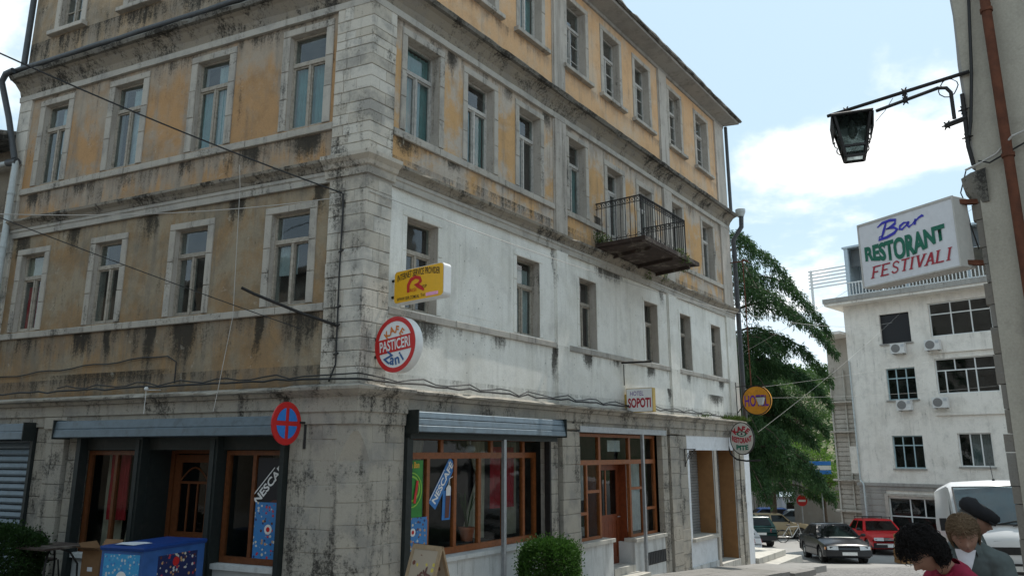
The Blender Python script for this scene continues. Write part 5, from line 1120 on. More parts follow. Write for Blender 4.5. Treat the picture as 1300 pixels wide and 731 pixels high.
def hwin(a, b, z0, z1, mids, trans, mat, mids_low=None, o=-0.13, w=0.05):
    f = MB(); bars(f, FW, o - .05, o, [(a, a + w, z0, z1), (b - w, b, z0, z1), (a + w, b - w, z0, z0 + w), (a + w, b - w, z1 - w, z1)])
    tz = z0 + (z1 - z0) * trans if trans else z1
    if trans: bars(f, FW, o - .048, o + .006, [(a + w, b - w, tz - w / 2, tz + w / 2)])
    up = [a + (b - a) * m for m in mids]; lo = [a + (b - a) * m for m in (mids_low or mids)]
    if trans: bars(f, FW, o - .046, o + .004, [(m - w / 2, m + w / 2, tz + w / 2, z1 - w) for m in up])
    bars(f, FW, o - .046, o + .003, [(m - w / 2, m + w / 2, z0 + w, (tz - w / 2) if trans else z1 - w) for m in lo])
    wn = obj('window', f, mat, wh)
    for row, ms in (((z0 + w, (tz - w / 2) if trans else z1 - w), lo),) + ((((tz + w / 2, z1 - w), up),) if trans else ()):
        cs = [a + w / 2] + ms + [b - w / 2]
        for p, q in zip(cs, cs[1:]): g = MB(); g.box(p + w / 2, q - w / 2, o - .03, o - .026, row[0], row[1], FW); obj('pane', g, 'hotel_glass', wn)
    return wn
hwin(2.04, 3.36, 2.46, 3.98, [.33, .67], .68, 'window_bluegrey'); hwin(2.0, 3.36, -.73, .78, [.33, .67], .70, 'window_bluegrey')
hwin(4.24, 6.80, 5.32, 6.91, [.36, .68], .66, 'window_white'); hwin(4.23, 6.74, 2.64, 4.26, [.33, .66], .66, 'window_white', [.16, .5, .66])
w7 = hwin(4.82, 6.16, -.62, .85, [.36, .68], None, 'window_white'); curtain(FW, 5.3, 6.1, -.6, .82, -0.3, 'curtain_pale', w7)
hwin(1.55, 3.62, -4.3, -2.08, [.45, .75], .62, 'window_white', [.45])
mb = MB(); mb.box(2.0, 3.37, -0.16, -0.15, 5.19, 6.65, FW); obj('shutter_panel', mb, 'ink_black', wh)
for (a, b, z) in ((1.92, 3.45, 5.19), (1.96, 3.44, 2.46), (1.94, 3.42, -.73), (4.76, 6.22, -.62)):
    mb = MB(); mb.box(a, b, -.05, .08, z - .07, z - .002, FW); obj('sill', mb, 'grey_render', wh)
for (z, a) in ((4.52, 4.05), (1.66, 4.08)):
    mb = MB(); mb.box(a, 9.4, 0.003, 0.10, z, z + .14, FW); obj('ledge', mb, 'hotel_white', wh)
mb = MB(); mb.box(0.2, 9.5, 0.003, 0.12, -1.56, -1.42, FW); mb.box(.28, 9.5, .003, .06, -1.75, -1.565, FW); obj('string_course', mb, 'grey_render', wh)
z = -4.5
while z < -1.8:
    for (a, b) in ((0.28, 1.48), (3.70, 9.4)):
        q = MB(); q.box(a, b, 0.003, 0.05, z + .012, min(z + .28, -1.76), FW); obj('ashlar_course', q, 'grey_render', wh)
    z += 0.29
mb = MB(); mb.box(1.42, 1.58, .003, .09, -4.4, -2.0, FW); mb.box(3.6, 3.76, .003, .09, -4.4, -2.0, FW); mb.box(1.42, 3.76, .003, .09, -2.0, -1.9, FW); obj('shop_surround', mb, 'strip_white', wh)
# roof slab, balustrade and roof terrace room
mb = MB(); mb.box(-0.35, 9.8, -9.2, 0.75, 7.3, 7.62, FW); obj('roof_slab', mb, 'hotel_white', wh)
mb = MB(); mb.box(-0.40, 9.8, 0.752, 0.80, 7.42, 7.66, FW); obj('slab_edge', mb, 'grey_render', wh)
rl = MB(); rl.box(0.9, 9.7, .60, .66, 8.32, 8.38, FW); rl.box(0.9, 9.7, .61, .65, 7.70, 7.74, FW); rail = obj('terrace_railing', rl, 'window_white', wh)
s = 0.95
while s < 9.6:
    q = MB(); q.box(s, s + .045, .612, .648, 7.742, 8.318, FW); obj('baluster', q, 'window_white', rail); s += 0.155
rm = MB(); rm.box(0.9, 9.0, -4.5, -4.4, 7.62, 10.3, FW); rm.box(8.9, 9.0, -4.4, 0.3, 7.62, 10.3, FW); obj('terrace_wall', rm, 'hotel_white', wh)
rm = MB(); rm.prism([FW(0.75, .62, 10.15), FW(9.2, .62, 10.15), FW(9.2, -4.7, 10.45), FW(0.75, -4.7, 10.45)], [FW(0.75, .62, 10.25), FW(9.2, .62, 10.25), FW(9.2, -4.7, 10.6), FW(0.75, -4.7, 10.6)]); obj('terrace_roof', rm, 'blue_white', wh)
for (s, o) in ((0.85, .5), (0.85, -1.2), (0.85, -3.0), (3.6, .5), (6.2, .5), (8.8, .5)):
    q = MB(); q.box(s, s + .16, o - .08, o + .08, 7.63, 10.16, FW); obj('post', q, 'blue_white', wh)
q = MB(); q.box(0.80, .84, -4.4, .5, 7.63, 10.2, FW); obj('terrace_screen', q, 'blue_white', wh)
for k in range(4): q = MB(); q.box(1.05 + 1.95 * k, 2.9 + 1.95 * k, .2, .22, 9.45, 10.12, FW); q.box(1.05 + 1.95 * k, 2.9 + 1.95 * k, .22, .3, 9.2, 9.45, FW); obj('awning', q, 'awning_grey', wh)
# fin rails left of the terrace
fn = MB(); fn.box(-1.15, -1.05, .2, .3, 6.0, 9.4, FW); fr2 = obj('pergola_post', fn, 'window_white', wh)
for k in range(6): q = MB(); q.box(-1.25, 0.78, .22, .28, 8.42 + .18 * k, 8.48 + .18 * k, FW); obj('pergola_bar', q, 'window_white', fr2)
q = MB(); q.box(-1.3, .25, -3, .6, 5.86, 6.0, FW); obj('side_slab', q, 'hotel_white', wh)
# stair tower with horizontal boards on the left flank
q = MB(); q.box(-1.25, .296, -6, -1.2, -6.5, 5.85, FW); tw = obj('stair_tower', q, 'strip_white', wh)
z = -4.4
while z < 2.8:
    q = MB(); q.box(-1.25, -.1, -1.197, -1.15, z, z + .19, FW); obj('cladding_board', q, 'strip_white', tw); z += .235
for s in (-1.2, -.5):
    q = MB(); q.box(s, s + .06, -1.14, -1.08, -4.5, 4.2, FW); obj('ladder_rail', q, 'step_stone', tw)
for z in (-2.9, -1.4, 1.0, 2.5): q = MB(); q.box(-1.3, -.0, -1.14, -.7, z, z + .08, FW); obj('landing', q, 'strip_white', tw)
q = MB(); q.box(-.15, .24, -1.0, -0.3, -1.0, 0.3, FW); obj('meter_cabinet', q, 'hotel_white', wh)
pipe([FW(.36, .05, 4.5), FW(.36, .05, -1.3), FW(.55, .18, -1.5), FW(.55, .18, -4.3)], .04, 'pipe_pale', 'drainpipe', wh, 8)
labs = ['air conditioner unit under the dark blank window of the white hotel, top left', 'air conditioner unit below the top white framed window of the hotel', 'air conditioner unit under the blue framed middle window of the hotel', 'air conditioner unit below the lower white framed window of the hotel']
ac0 = None
for (a, z), lb in zip(((2.5, 4.62), (4.02, 4.64), (2.5, 1.93), (4.06, 1.98)), labs):
    if ac0 is None:
        ac0 = thing('air_conditioner', lb, 'air conditioner', FW(a, 0, z), 'air conditioners on the white hotel')
        q = MB(); q.box(a, a + .64, .10, .40, z + .02, z + .50, FW); obj('case', q, 'ac_case', ac0)
        q = MB(); q.disc(FW(a + .24, .402, z + .26), NW, DW, UZ, .012, 24, .20, .20); obj('fan_grille', q, 'ac_grille', ac0)
        q = MB(); q.box(a + .48, a + .62, .402, .408, z + .32, z + .44, FW); obj('badge', q, 'sign_metal', ac0)
        q = MB(); q.box(a + .08, a + .12, .0, .40, z - .02, z + .018, FW); q.box(a + .52, a + .56, .0, .40, z - .02, z + .018, FW); obj('wall_bracket', q, 'grey_render', ac0); A0 = FW(a, 0, z)
    else:
        c_ = copy_tree(ac0); c_.location = FW(a, 0, z); c_['label'] = lb

# ---------------------------------------------------------------- hillside, terrace wall with arches, other houses
m, t = new_mat('hillside'); nn = t.noise(t.P, .35, 7, .65)
t.put(t.b.inputs['Base Color'], t.mix(t.ramp(nn, .4, .6), (0.05, 0.075, 0.022), (0.16, 0.14, 0.09))); t.b.inputs['Roughness'].default_value = .95
def hill(x, y):
    d = max(0, y - 62 + 0.25 * abs(x - 30)); return -6.9 + 26 * (1 - math.exp(-(d / 70) ** 1.4)) + 2.0 * mnoise.noise(Vector((x * .03, y * .03, 2)))*min(1, d / 20) - (0 if d > 0 else .3)
ground_sheet('hillside', 'hillside', [-260 + 14 * k for k in range(46)], [60 + 10 * k for k in range(24)], hill)
tw_ = thing('terrace_wall', 'long stone retaining wall with arched niches climbing behind the parked cars', 'wall', (24, 64, -5.5))
A = Vector((15.5, 56.0, 0)); B = Vector((31, 74, 0)); dd = (B - A); ln = dd.length; dd.normalize(); nn_ = Vector((dd.y, -dd.x, 0)); FT = frame(A, dd, nn_)
topz = lambda s: 0.6 - 4.1 * s / ln
q = MB(); q.loft([[FT(s, 0, -7), FT(s, 0, topz(s)), FT(s, -1.2, topz(s)), FT(s, -1.2, -7)] for s in (-8, 0, ln * .5, ln, ln + 4)]); obj('wall', q, 'rubble', tw_)
q = MB(); q.loft([[FT(s, .15, topz(s) + .003), FT(s, .15, topz(s) + .3), FT(s, -1.3, topz(s) + .3), FT(s, -1.3, topz(s) + .003)] for s in (-8, ln, ln + 4)]); obj('coping', q, 'step_stone', tw_)
for k in range(11):
    s = -3 + k * 2.3; zb = topz(s) - 3.6 ; q = MB()
    arch = [(s - .62, zb - 1.5)] + [(s - .62 * math.cos(a), zb + 1.6 + .62 * math.sin(a)) for a in [math.pi * j / 8 for j in range(9)]] + [(s + .62, zb - 1.5)]
    q.prism([FT(a, .004, z) for a, z in arch], [FT(a, .02, z) for a, z in arch]); obj('arch_recess', q, 'ink_black' if 0 else 'grey_render', tw_)
    q = MB()
    ar2 = [(s - .80, zb - 1.5)] + [(s - .80 * math.cos(a), zb + 1.6 + .80 * math.sin(a)) for a in [math.pi * j / 8 for j in range(9)]] + [(s + .80, zb - 1.5)]
    q.loft([[FT(a, .02, z), FT(a, .12, z), FT(a2, .12, z2), FT(a2, .02, z2)] for (a, z), (a2, z2) in zip(arch, ar2)]); obj('arch_stone', q, 'rubble', tw_)
q = MB(); h2 = thing('ramp_wall', 'low stone wall with white coping sloping down beside the hotel stair tower', 'wall', (23, 60, -5))
q.loft([[Vector((x, y, -7)), Vector((x, y, z)), Vector((x, y + 1, z)), Vector((x, y + 1, -7))] for x, y, z in ((18.5, 50, -.6), (25, 50, -2.9))]); obj('wall', q, 'rubble', h2)
q = MB(); q.loft([[Vector((x, y - .1, z + .003)), Vector((x, y - .1, z + .22)), Vector((x, y + 1.1, z + .22)), Vector((x, y + 1.1, z + .003))] for x, y, z in ((18.5, 50, -.6), (25, 50, -2.9))]); obj('coping', q, 'step_stone', h2)
# neighbouring lower house on the left
nb = thing('neighbour_house', 'dark lower house with a tiled eave at the left edge of the street', 'building', FL(11, -.2, -2.1))
mb = MB(); fp = [FL(8.78, -.06, 0), FL(22, -.06, 0), FL(22, -9, 0), FL(8.78, -9, 0)]; mb.prism([p + UZ * -2.6 for p in fp], [p + UZ * 6.1 for p in fp]); obj('wall', mb, 'neighbour_render', nb)
mb = MB(); mb.box(8.80, 22, -.055, .05, 4.15, 4.45, FL); mb.box(8.80, 22, -.055, .08, .8, .95, FL); obj('string_course', mb, 'cornice_stone', nb)
mb = MB(); mb.prism([FL(8.76, .5, 6.1), FL(22.3, .5, 6.1), FL(22.3, -4.5, 7.6), FL(8.76, -4.5, 7.6)], [FL(8.76, .5, 6.22), FL(22.3, .5, 6.22), FL(22.3, -4.5, 7.74), FL(8.76, -4.5, 7.74)]); obj('roof', mb, 'lip_stone', nb)
for k in range(14):
    q = MB(); s = 8.84 + .24 * k; q.tube([FL(s, .56, 6.22), FL(s, -.6, 6.57)], [.095, .08], 8); obj('roof_tile', q, 'rubble', nb)
# kiosk, statue, signs by the parked cars
ks = thing('kiosk', 'small white flat roofed kiosk among the parked cars', 'kiosk', (19.6, 55, -6.1))
q = MB(); q.box(18.9, 20.6, 54.4, 56, -6.6, -3.0); obj('wall', q, 'painted_white', ks); q = MB(); q.prism([Vector((18.7, 54.2, -3.0)), Vector((20.8, 54.2, -3.0)), Vector((20.8, 56.2, -3.0)), Vector((18.7, 56.2, -3.0))], [Vector((19.0, 54.5, -2.75)), Vector((20.5, 54.5, -2.75)), Vector((20.5, 56, -2.75)), Vector((19, 56, -2.75))]); obj('roof', q, 'blue_white', ks)
q = MB(); q.box(19.2, 20.3, 54.36, 54.397, -4.4, -3.4); obj('window', q, 'dark_glass', ks)
simple('bronze', (0.13, 0.19, 0.17), .6, var=.2)
sx, sy, sz = 21.6, 60.0, -1.9
sta = thing('statue', 'greenish bronze statue of a standing man on a plinth before the trees', 'statue', (sx, sy, -5.2))
q = MB(); q.box(sx - .7, sx + .7, sy - .7, sy + .7, -7, -2.3); q.box(sx - .85, sx + .85, sy - .85, sy + .85, -2.3, -2.1); obj('plinth', q, 'grey_render', sta)
q = MB()
for s_ in (-1, 1): q.tube([Vector((sx + .16 * s_, sy, -2.1)), Vector((sx + .17 * s_, sy, -1.5)), Vector((sx + .14 * s_, sy, -.9))], [.14, .17, .2], 8); q.tube([Vector((sx + .34 * s_, sy, .1)), Vector((sx + .42 * s_, sy - .05, -.4)), Vector((sx + .30 * s_, sy - .25, -.75))], [.13, .12, .09], 8)
q.loft([[Vector((sx + a * math.cos(t), sy + a * .6 * math.sin(t), z)) for t in [k * math.pi / 5 for k in range(10)]] for a, z in ((.34, -1.3), (.33, -.8), (.36, -.3), (.42, .05), (.30, .22), (.11, .3), (.10, .4))]); q.ellipsoid((sx, sy, .55), .17, .19, .22, 10, 8); obj('figure', q, 'bronze', sta, smooth=True)
b1 = thing('blue_direction_sign', 'blue and white direction sign on a post under the trees by the stair tower', 'sign', (18.6, 46.5, -4.7))
q = MB(); q.tube([Vector((18.6, 46.5, -5.6)), Vector((18.6, 46.5, -.5))], .04, 8); obj('post', q, 'galvanised', b1)
for k, mt in enumerate(('sign_blue', 'sign_white', 'sign_blue')): q = MB(); q.box(17.9, 19.25, 46.42, 46.45, -.75 - .26 * k, -.52 - .26 * k); obj('panel', q, mt, b1)
b2 = thing('no_entry_sign', 'round red no entry sign on a post beyond the parked cars', 'traffic sign', (17.9, 48, -4.8))
q = MB(); q.tube([Vector((17.9, 48, -5.7)), Vector((17.9, 48, -2.5))], .04, 8); obj('post', q, 'galvanised', b2)
q = MB(); q.disc((17.9, 47.94, -2.9), (0, -1, 0), (1, 0, 0), (0, 0, 1), .02, 28, .33, .33); obj('plate', q, 'sign_red', b2); q = MB(); q.box(17.68, 18.12, 47.92, 47.928, -2.96, -2.84); obj('white_bar', q, 'sign_white', b2)
# overhead cables
gA = 'overhead cables across the street'
wire(sag_path(FL(.37, .10, 3.86), (-6.77, 9.0, 5.15), .06) + [Vector((-14, 7.3, 6.4))], .012, 'cable', 'dark overhead cable running from the corner stones up past the left windows')
wire(sag_path(FR(.02, .06, 3.86), FW(2.6, 0.02, 6.2), .9, 30), .007, 'cable_pale', 'thin pale cable running from the corner stones along the white wall to the hotel')
wire(sag_path(FL(.40, .10, 3.80), (-8.6, 8.3, 2.9), .25), .007, 'cable_pale', 'thin pale cable dropping leftwards across the first floor windows of the side front')
wire(sag_path(FL(1.05, .06, 1.82), (-9.3, 9.0, 4.0), .05), .007, 'cable', 'thin dark cable crossing the small side windows from the flag rod to the left')
for k, (a, b, lb) in enumerate(((FR(15.6, .3, 3.05), FB(6, .1, 5.1), 'pale cable stretched above the cedar from the far corner to the right, topmost one'), (FR(15.5, .3, 1.9), FW(6.9, .03, 4.55), 'thin pale cable crossing the hotel front below its top windows'), (FR(15.4, .9, 1.6), FW(6.9, .03, 2.9), 'thin pale cable crossing the hotel front at its middle windows'), (FR(15.5, .6, .6), FW(3.0, .03, 6.6), 'thin pale cable rising steeply from the oval sign to the blank hotel window'))):
    wire(sag_path(a, b, .12), .0035, 'cable_pale', lb)
# unseen house added behind the camera: shades the ground floor, shows in the panes
FO = frame(C0 + NL * 12.6, DL, -NL)
ob_ = thing('added_opposite_house', 'unseen grey plastered house added across the narrow street to darken the side front', 'building', FO(6, 0, -2.1))
oh = [(s, s + 1.0, z, z + 1.7) for z in (1.2, 4.6) for s in range(-4, 24, 3)]
obj('wall', wall_panel(FO, -5.5, 26, -2.6, 7.0, oh, .2), 'neighbour_render', ob_)
mb = MB(); mb.box(-5.5, 26, -8, -.3, -2.6, 6.99, FO); obj('core', mb, 'inside', ob_)
mb = MB(); mb.box(-5.9, 26.4, -8.2, .5, 7.0, 7.2, FO); obj('eaves', mb, 'lip_stone', ob_)
for (a, b, c, d) in oh:
    q = MB(); q.box(a, b, -.2, -.17, c, d, FO); f_ = obj('window', q, 'old_wood', ob_); q = MB(); q.box(a + .08, a + .46, -.168, -.16, c + .08, d - .08, FO); obj('pane', q, 'dark_glass', f_); q = MB(); q.box(a + .54, b - .08, -.168, -.16, c + .08, d - .08, FO); obj('pane', q, 'dark_glass', f_)
# ---------------------------------------------------------------- trees, hedge and bush
def foliage(name, c0, c1, trans=0.35):
    m, t = new_mat(name); ge = t.add('ShaderNodeNewGeometry'); 
    rnd = ge.outputs['Random Per Island']; n = t.noise(t.P, 0.9, 4, .6)
    f = t.math('ADD', t.math('MULTIPLY', rnd, .6), t.math('MULTIPLY', t.ramp(n, .35, .65), .4))
    c = t.mix(f, c0, c1); t.put(t.b.inputs['Base Color'], c); t.b.inputs['Roughness'].default_value = .6; t.b.inputs['Specular IOR Level'].default_value = .25
    tl = t.add('ShaderNodeBsdfTranslucent'); t.put(tl.inputs[0], c); mx = t.add('ShaderNodeMixShader'); mx.inputs[0].default_value = trans
    t.l.new(t.b.outputs[0], mx.inputs[1]); t.l.new(tl.outputs[0], mx.inputs[2]); t.l.new(mx.outputs[0], t.out.inputs[0])
foliage('cedar_needles', (0.018, 0.050, 0.020), (0.058, 0.120, 0.036)); foliage('broad_leaves', (0.05, 0.12, 0.014), (0.13, 0.23, 0.03), .45); foliage('dark_leaves', (0.025, 0.055, 0.015), (0.06, 0.11, 0.028)); foliage('hedge_leaves', (0.022, 0.065, 0.010), (0.06, 0.135, 0.022)); foliage('dark_hedge_leaves', (0.014, 0.038, 0.009), (0.035, 0.075, 0.018)); foliage('moss', (0.05, 0.085, 0.02), (0.10, 0.15, 0.03))
simple('bark', (0.10, 0.075, 0.055), .95, var=.4, scale=8, bump=.4)
RND = random.Random(11)
def sprig(mb, p, d, ln, wd):
    """one small pointed leaf spray: two crossed blades"""
    d = d.normalized(); a = d.orthogonal().normalized(); a.rotate(Matrix.Rotation(RND.uniform(0, 6.28), 3, d)); q = p + d * ln * .45; 
    k = len(mb.v); mb.v += [tuple(p), tuple(q + a * wd), tuple(p + d * ln), tuple(q - a * wd)]; mb.f.append((k, k + 1, k + 2, k + 3))
def rv(s=1.0): return Vector((RND.uniform(-s, s), RND.uniform(-s, s), RND.uniform(-s, s)))
def cedar(name, label, base, h, reach, zlo, nl, mat='cedar_needles', dens=1.0, bias=None, boughs=(), droop=.34, ftop=1.0):
    base = Vector(base); t = thing(name, label, 'tree', base); tr = MB()
    tr.tube([base, base + UZ * h * .3 + Vector((.1, 0, 0)), base + UZ * h * .7, base + UZ * h], [h * .022, h * .018, h * .011, .03], 10); obj('trunk', tr, 'bark', t, smooth=True)
    lm = MB(); cr = MB()
    for i in range(nl + len(boughs)):
        f = i / (nl - 1) * ftop; z0 = base.z + zlo + (h - zlo - .3) * min(f, 1) ** 1.1; a = i * 2.39996 + RND.uniform(-.3, .3)
        L = reach * max(0, 1 - f) ** .5 * RND.uniform(.75, 1.08) + .5; dr = droop
        if i >= nl: z0, a, L, dr = boughs[i - nl]; f = .5
        d = Vector((math.cos(a), math.sin(a), 0)); side = Vector((-d.y, d.x, 0))
        pts = [Vector((base.x, base.y, z0)) + d * (L * u) + UZ * (L * (.20 * math.sin(u * 2.6) - dr * u ** 2.3)) + side * .15 * math.sin(u * 5 + i) for u in [k / 10 for k in range(11)]]
        lm.tube(pts, [.075 * (1 - k / 10) * (1 - f * .5) + .012 for k in range(11)], 5)
        n = int(L * 62 * dens)
        for j in range(n):
            u = .12 + .88 * RND.random() ** .75; k = min(9, int(u * 10)); p = pts[k].lerp(pts[k + 1], u * 10 - k)
            w = (.20 + .95 * (1 - u) * math.sin(min(1, u * 2.2) * 1.57)) * min(1.0, L / 3 + .3); sd = RND.uniform(-1, 1)
            tip = p + side * (sd * w * 1.15) + UZ * (RND.uniform(-.05, .22) - .30 * abs(sd) * w)
            hang = RND.uniform(.15, .62) * (1.2 - .5 * u)
            ns = 4 + int(hang * 12)
            for q in range(ns):       # a drooping tassel
                v = q / ns; pp = tip + Vector((0, 0, -hang * v)) + rv(.05); sprig(cr, pp, Vector((0, 0, -1)) * (.5 + v) + rv(.75) + d * .35, RND.uniform(.10, .22), RND.uniform(.012, .028))
    obj('limb', lm, 'bark', t); o = obj('crown', cr, mat, t, recalc=False); return t
def broadtree(name, label, base, h, r, mat, n=5200, leaf=.16, squash=.85, clumps=26):
    base = Vector(base); t = thing(name, label, 'tree', base); tr = MB(); c = base + UZ * (h - r * squash)
    tr.tube([base, base.lerp(c, .5) + rv(.1), c], [r * .09, r * .07, r * .04], 8)
    cl = []
    for i in range(clumps):
        v = rv().normalized() * r * RND.uniform(.35, .95); v.z *= squash; cl.append((c + v, r * RND.uniform(.22, .42))); tr.tube([c - UZ * r * .4, c + v * .6 - UZ * .1, c + v], [r * .03, r * .015, .01], 5)
    obj('trunk', tr, 'bark', t); cr = MB()
    for i in range(n):
        p, q = RND.choice(cl); v = rv().normalized() * q * RND.random() ** .4; v.z *= .75; sprig(cr, p + v, v + rv(.4) * q, leaf * RND.uniform(.7, 1.3), leaf * .3)
    obj('crown', cr, mat, t, recalc=False); return t
def at(u, v, y): # photo direction -> place at distance y (used once to lay the square's planting out)
    b = 365.5 - v; f = 950.0; s, c = 0.21436, 0.97676; k = y / (f * c - b * s); return Vector(((u - 650) * k, y, (f * s + b * c) * k))
cedar('cedar_tree', 'big dark cedar with drooping boughs behind the far corner of the old building', (9.2, 31.5, -4.2), 13.6, 3.5, 3.3, 36, dens=1.7, ftop=.62, boughs=[(8.4, -.25, 2.9, .75), (8.6, 2.6, 2.0, .6), (7.6, -1.3, 2.5, .6), (7.4, .7, 2.6, .6), (6.9, -.2, 4.1, .62), (6.3, -1.0, 3.4, .5), (5.7, -.38, 4.2, .55), (6.2, 1.9, 3.0, .5), (9.1, -.7, 1.5, .6), (9.4, 2.0, 1.1, .5), (4.4, -.3, 3.9, .5), (3.2, -.5, 3.8, .45), (2.0, -.25, 3.6, .42)])
cedar('cedar_tree', 'second cedar with hanging needle tassels, behind the parked cars', (15.9, 47.5, -5.5), 10.0, 3.0, 3.2, 34, dens=1.0)
for i, (u, y, h, r, mt, lb) in enumerate(((1035, 58, 6.5, 2.6, 'broad_leaves', 'bright green leafy tree left of the hotel stair tower'), (985, 70, 9.0, 3.6, 'dark_leaves', 'dark round tree above the arched wall, left of the statue'), (1015, 82, 10, 4.2, 'dark_leaves', 'tall dark tree on the slope behind the statue'), (950, 76, 10, 4.4, 'dark_leaves', 'dark tree on the slope just beside the building end'), (1048, 47.5, 4.2, 1.35, 'broad_leaves', 'yellow green small tree in front of the stair tower'))):
    p = at(u, 640, y); p.z = road_z(min(y, 110)) if y < 62 else hill(p.x, p.y) - .3; broadtree('leafy_tree', lb, p, h, r, mt, 6500 if r > 2 else 3000, .2 if y > 60 else .13)
sb = MB()
for i in range(26000):       # distant scrub on the slope
    x = RND.uniform(0, 120); y = RND.uniform(80, 230); sprig(sb, Vector((x, y, hill(x, y) + RND.random() ** 2 * 3.2)), rv() + UZ * .6, RND.uniform(.6, 1.3), .3)
tag(obj('undergrowth', sb, 'dark_leaves', None, recalc=False), kind='stuff')
def hedge(name, label, cat, c, ux, uy, sx, sy, sz, mat, n, leaf=.035, rnd=.35):
    """clipped shrub: dense leaf skin over a rounded block, twigs inside"""
    c = Vector(c); t = thing(name, label, cat, c); tw = MB()
    for i in range(14): tw.tube([c, c + ux * RND.uniform(-sx, sx) * .7 + uy * RND.uniform(-sy, sy) * .7 + UZ * sz * RND.uniform(.5, .9)], [.018, .006], 5)
    obj('stem', tw, 'bark', t); cr = MB()
    e = 3.2
    for i in range(n):
        v = rv().normalized(); s = (abs(v.x) ** e + abs(v.y) ** e + abs(v.z) ** e) ** (-1 / e); r = s * (1 - .28 * RND.random() ** 2.2)
        lump = 1 + .07 * mnoise.noise(v * 3.1 + c) + .06 * mnoise.noise(v * 8 + c)
        p = c + (ux * (v.x * sx) + uy * (v.y * sy)) * r * lump + UZ * (sz * .5 + v.z * sz * .5 * r * lump)
        dn = (ux * v.x + uy * v.y + UZ * v.z); p = p + dn * (RND.random() ** 14 * .14); sprig(cr, p, dn + rv(.9) + UZ * .2, leaf * RND.uniform(.7, 1.5), leaf * .32)
    obj('foliage', cr, mat, t, recalc=False); return t
hedge('clipped_bush', 'dense clipped green bush on the pavement beside the shop window', 'bush', FR(3.42, 1.0, walk_z(3.4)), DR, NR, .45, .42, .92, 'hedge_leaves', 30000)
hedge('dark_hedge', 'dark clipped hedge at the left edge before the roller shutter', 'hedge', FL(6.6, 1.15, -2.1), DL, NL, 1.75, .42, 1.02, 'dark_hedge_leaves', 34000, .04)
# moss and weeds on the balcony and ledges
ms = MB()
def tuft(c, r, n, up=.6):
    for i in range(n): p = Vector(c) + rv(r); sprig(ms, p, rv() + UZ * up, RND.uniform(.03, .09), .012)
for (s, o, z, r, n) in ((7.15, .15, 4.66, .14, 260), (7.0, .08, 4.75, .12, 160), (8.95, 1.12, 4.62, .13, 240), (9.2, 1.2, 4.55, .10, 120), (9.3, .1, 4.35, .14, 160), (10.2, .15, 4.42, .12, 90), (9.8, .9, 4.5, .12, 90)): tuft(FR(s, o, z), r, n)
tag(obj('moss', ms, 'moss', hotel, recalc=False), kind='stuff')
gs = MB(); ms = gs
for (s, n) in ((14.2, 120), (14.9, 200), (15.5, 220), (15.9, 120), (12.5, 40), (9.0, 30)): 
    for k in range(n): sprig(gs, FR(s + RND.uniform(-.3, .3), .12 + RND.uniform(-.06, .08), .94), rv(.6) + UZ, RND.uniform(.06, .2), .008)
tag(obj('ledge_grass', gs, 'moss', hotel, recalc=False), kind='stuff')
# ---------------------------------------------------------------- vehicles
simple('tyre', (0.018, 0.018, 0.018), .85, var=.2); simple('rim', (0.42, 0.43, 0.44), .35, metal=.7, var=.1); simple('black_plastic', (0.022, 0.022, 0.024), .55, var=.2); simple('lamp_clear', (0.55, 0.57, 0.58), .12, var=.1, coat=.6); simple('lamp_red', (0.35, 0.012, 0.01), .2, coat=.5); simple('lamp_amber', (0.6, 0.2, 0.02), .2, coat=.5); simple('plate_white', (0.7, 0.7, 0.68), .5); simple('chrome', (0.6, 0.6, 0.6), .15, metal=1.0)
def paint(name, col, dust=.04):
    m, t = new_mat(name); n = t.noise(t.P, 3, 5, .6); c = t.mix(t.math('MULTIPLY', t.ramp(n, .4, .7), dust), col, (.28, .26, .23)); t.put(t.b.inputs['Base Color'], c)
    t.b.inputs['Roughness'].default_value = .26; t.b.inputs['Specular IOR Level'].default_value = .16; t.b.inputs['Coat Weight'].default_value = .08; t.b.inputs['Coat Roughness'].default_value = .06; return name
PAINTS = {k: paint('paint_' + k, v) for k, v in dict(black=(.014, .015, .019), red=(.50, .018, .022), green=(.012, .045, .042), beige=(.40, .31, .19), silver=(.36, .38, .40), blue=(.035, .075, .20), grey=(.16, .19, .21), yellow=(.62, .55, .16), white=(.76, .77, .78), darkred=(.25, .02, .03), purple=(.10, .06, .13)).items()}
SED = dict(L=4.4, hw=.85, st=[(2.20, .66, .34, .56, .58), (2.13, .78, .24, .64, .67), (1.95, .83, .21, .69, .74), (1.5, .85, .20, .76, .83), (1.0, .86, .20, .84, .90), (.4, .86, .20, .89, .91), (-1.0, .86, .20, .91, .93), (-1.45, .85, .20, .90, .95), (-1.95, .83, .24, .87, .93), (-2.15, .79, .28, .80, .88), (-2.21, .72, .36, .70, .74)],
           gh=[(1.02, .89), (.22, 1.36), (-.78, 1.37), (-1.60, .93)], pil=-.28, wx=(1.30, -1.25), r=.30)
HAT = dict(L=3.9, hw=.82, st=[(1.95, .66, .34, .58, .60), (1.88, .77, .26, .66, .70), (1.6, .82, .22, .74, .80), (1.1, .83, .22, .82, .88), (.4, .83, .22, .88, .90), (-1.2, .83, .22, .91, .93), (-1.75, .81, .25, .90, .92), (-1.92, .77, .30, .84, .86), (-1.95, .70, .40, .72, .74)],
           gh=[(1.0, .87), (.28, 1.37), (-1.30, 1.38), (-1.82, .92)], pil=-.35, wx=(1.22, -1.22), r=.29)
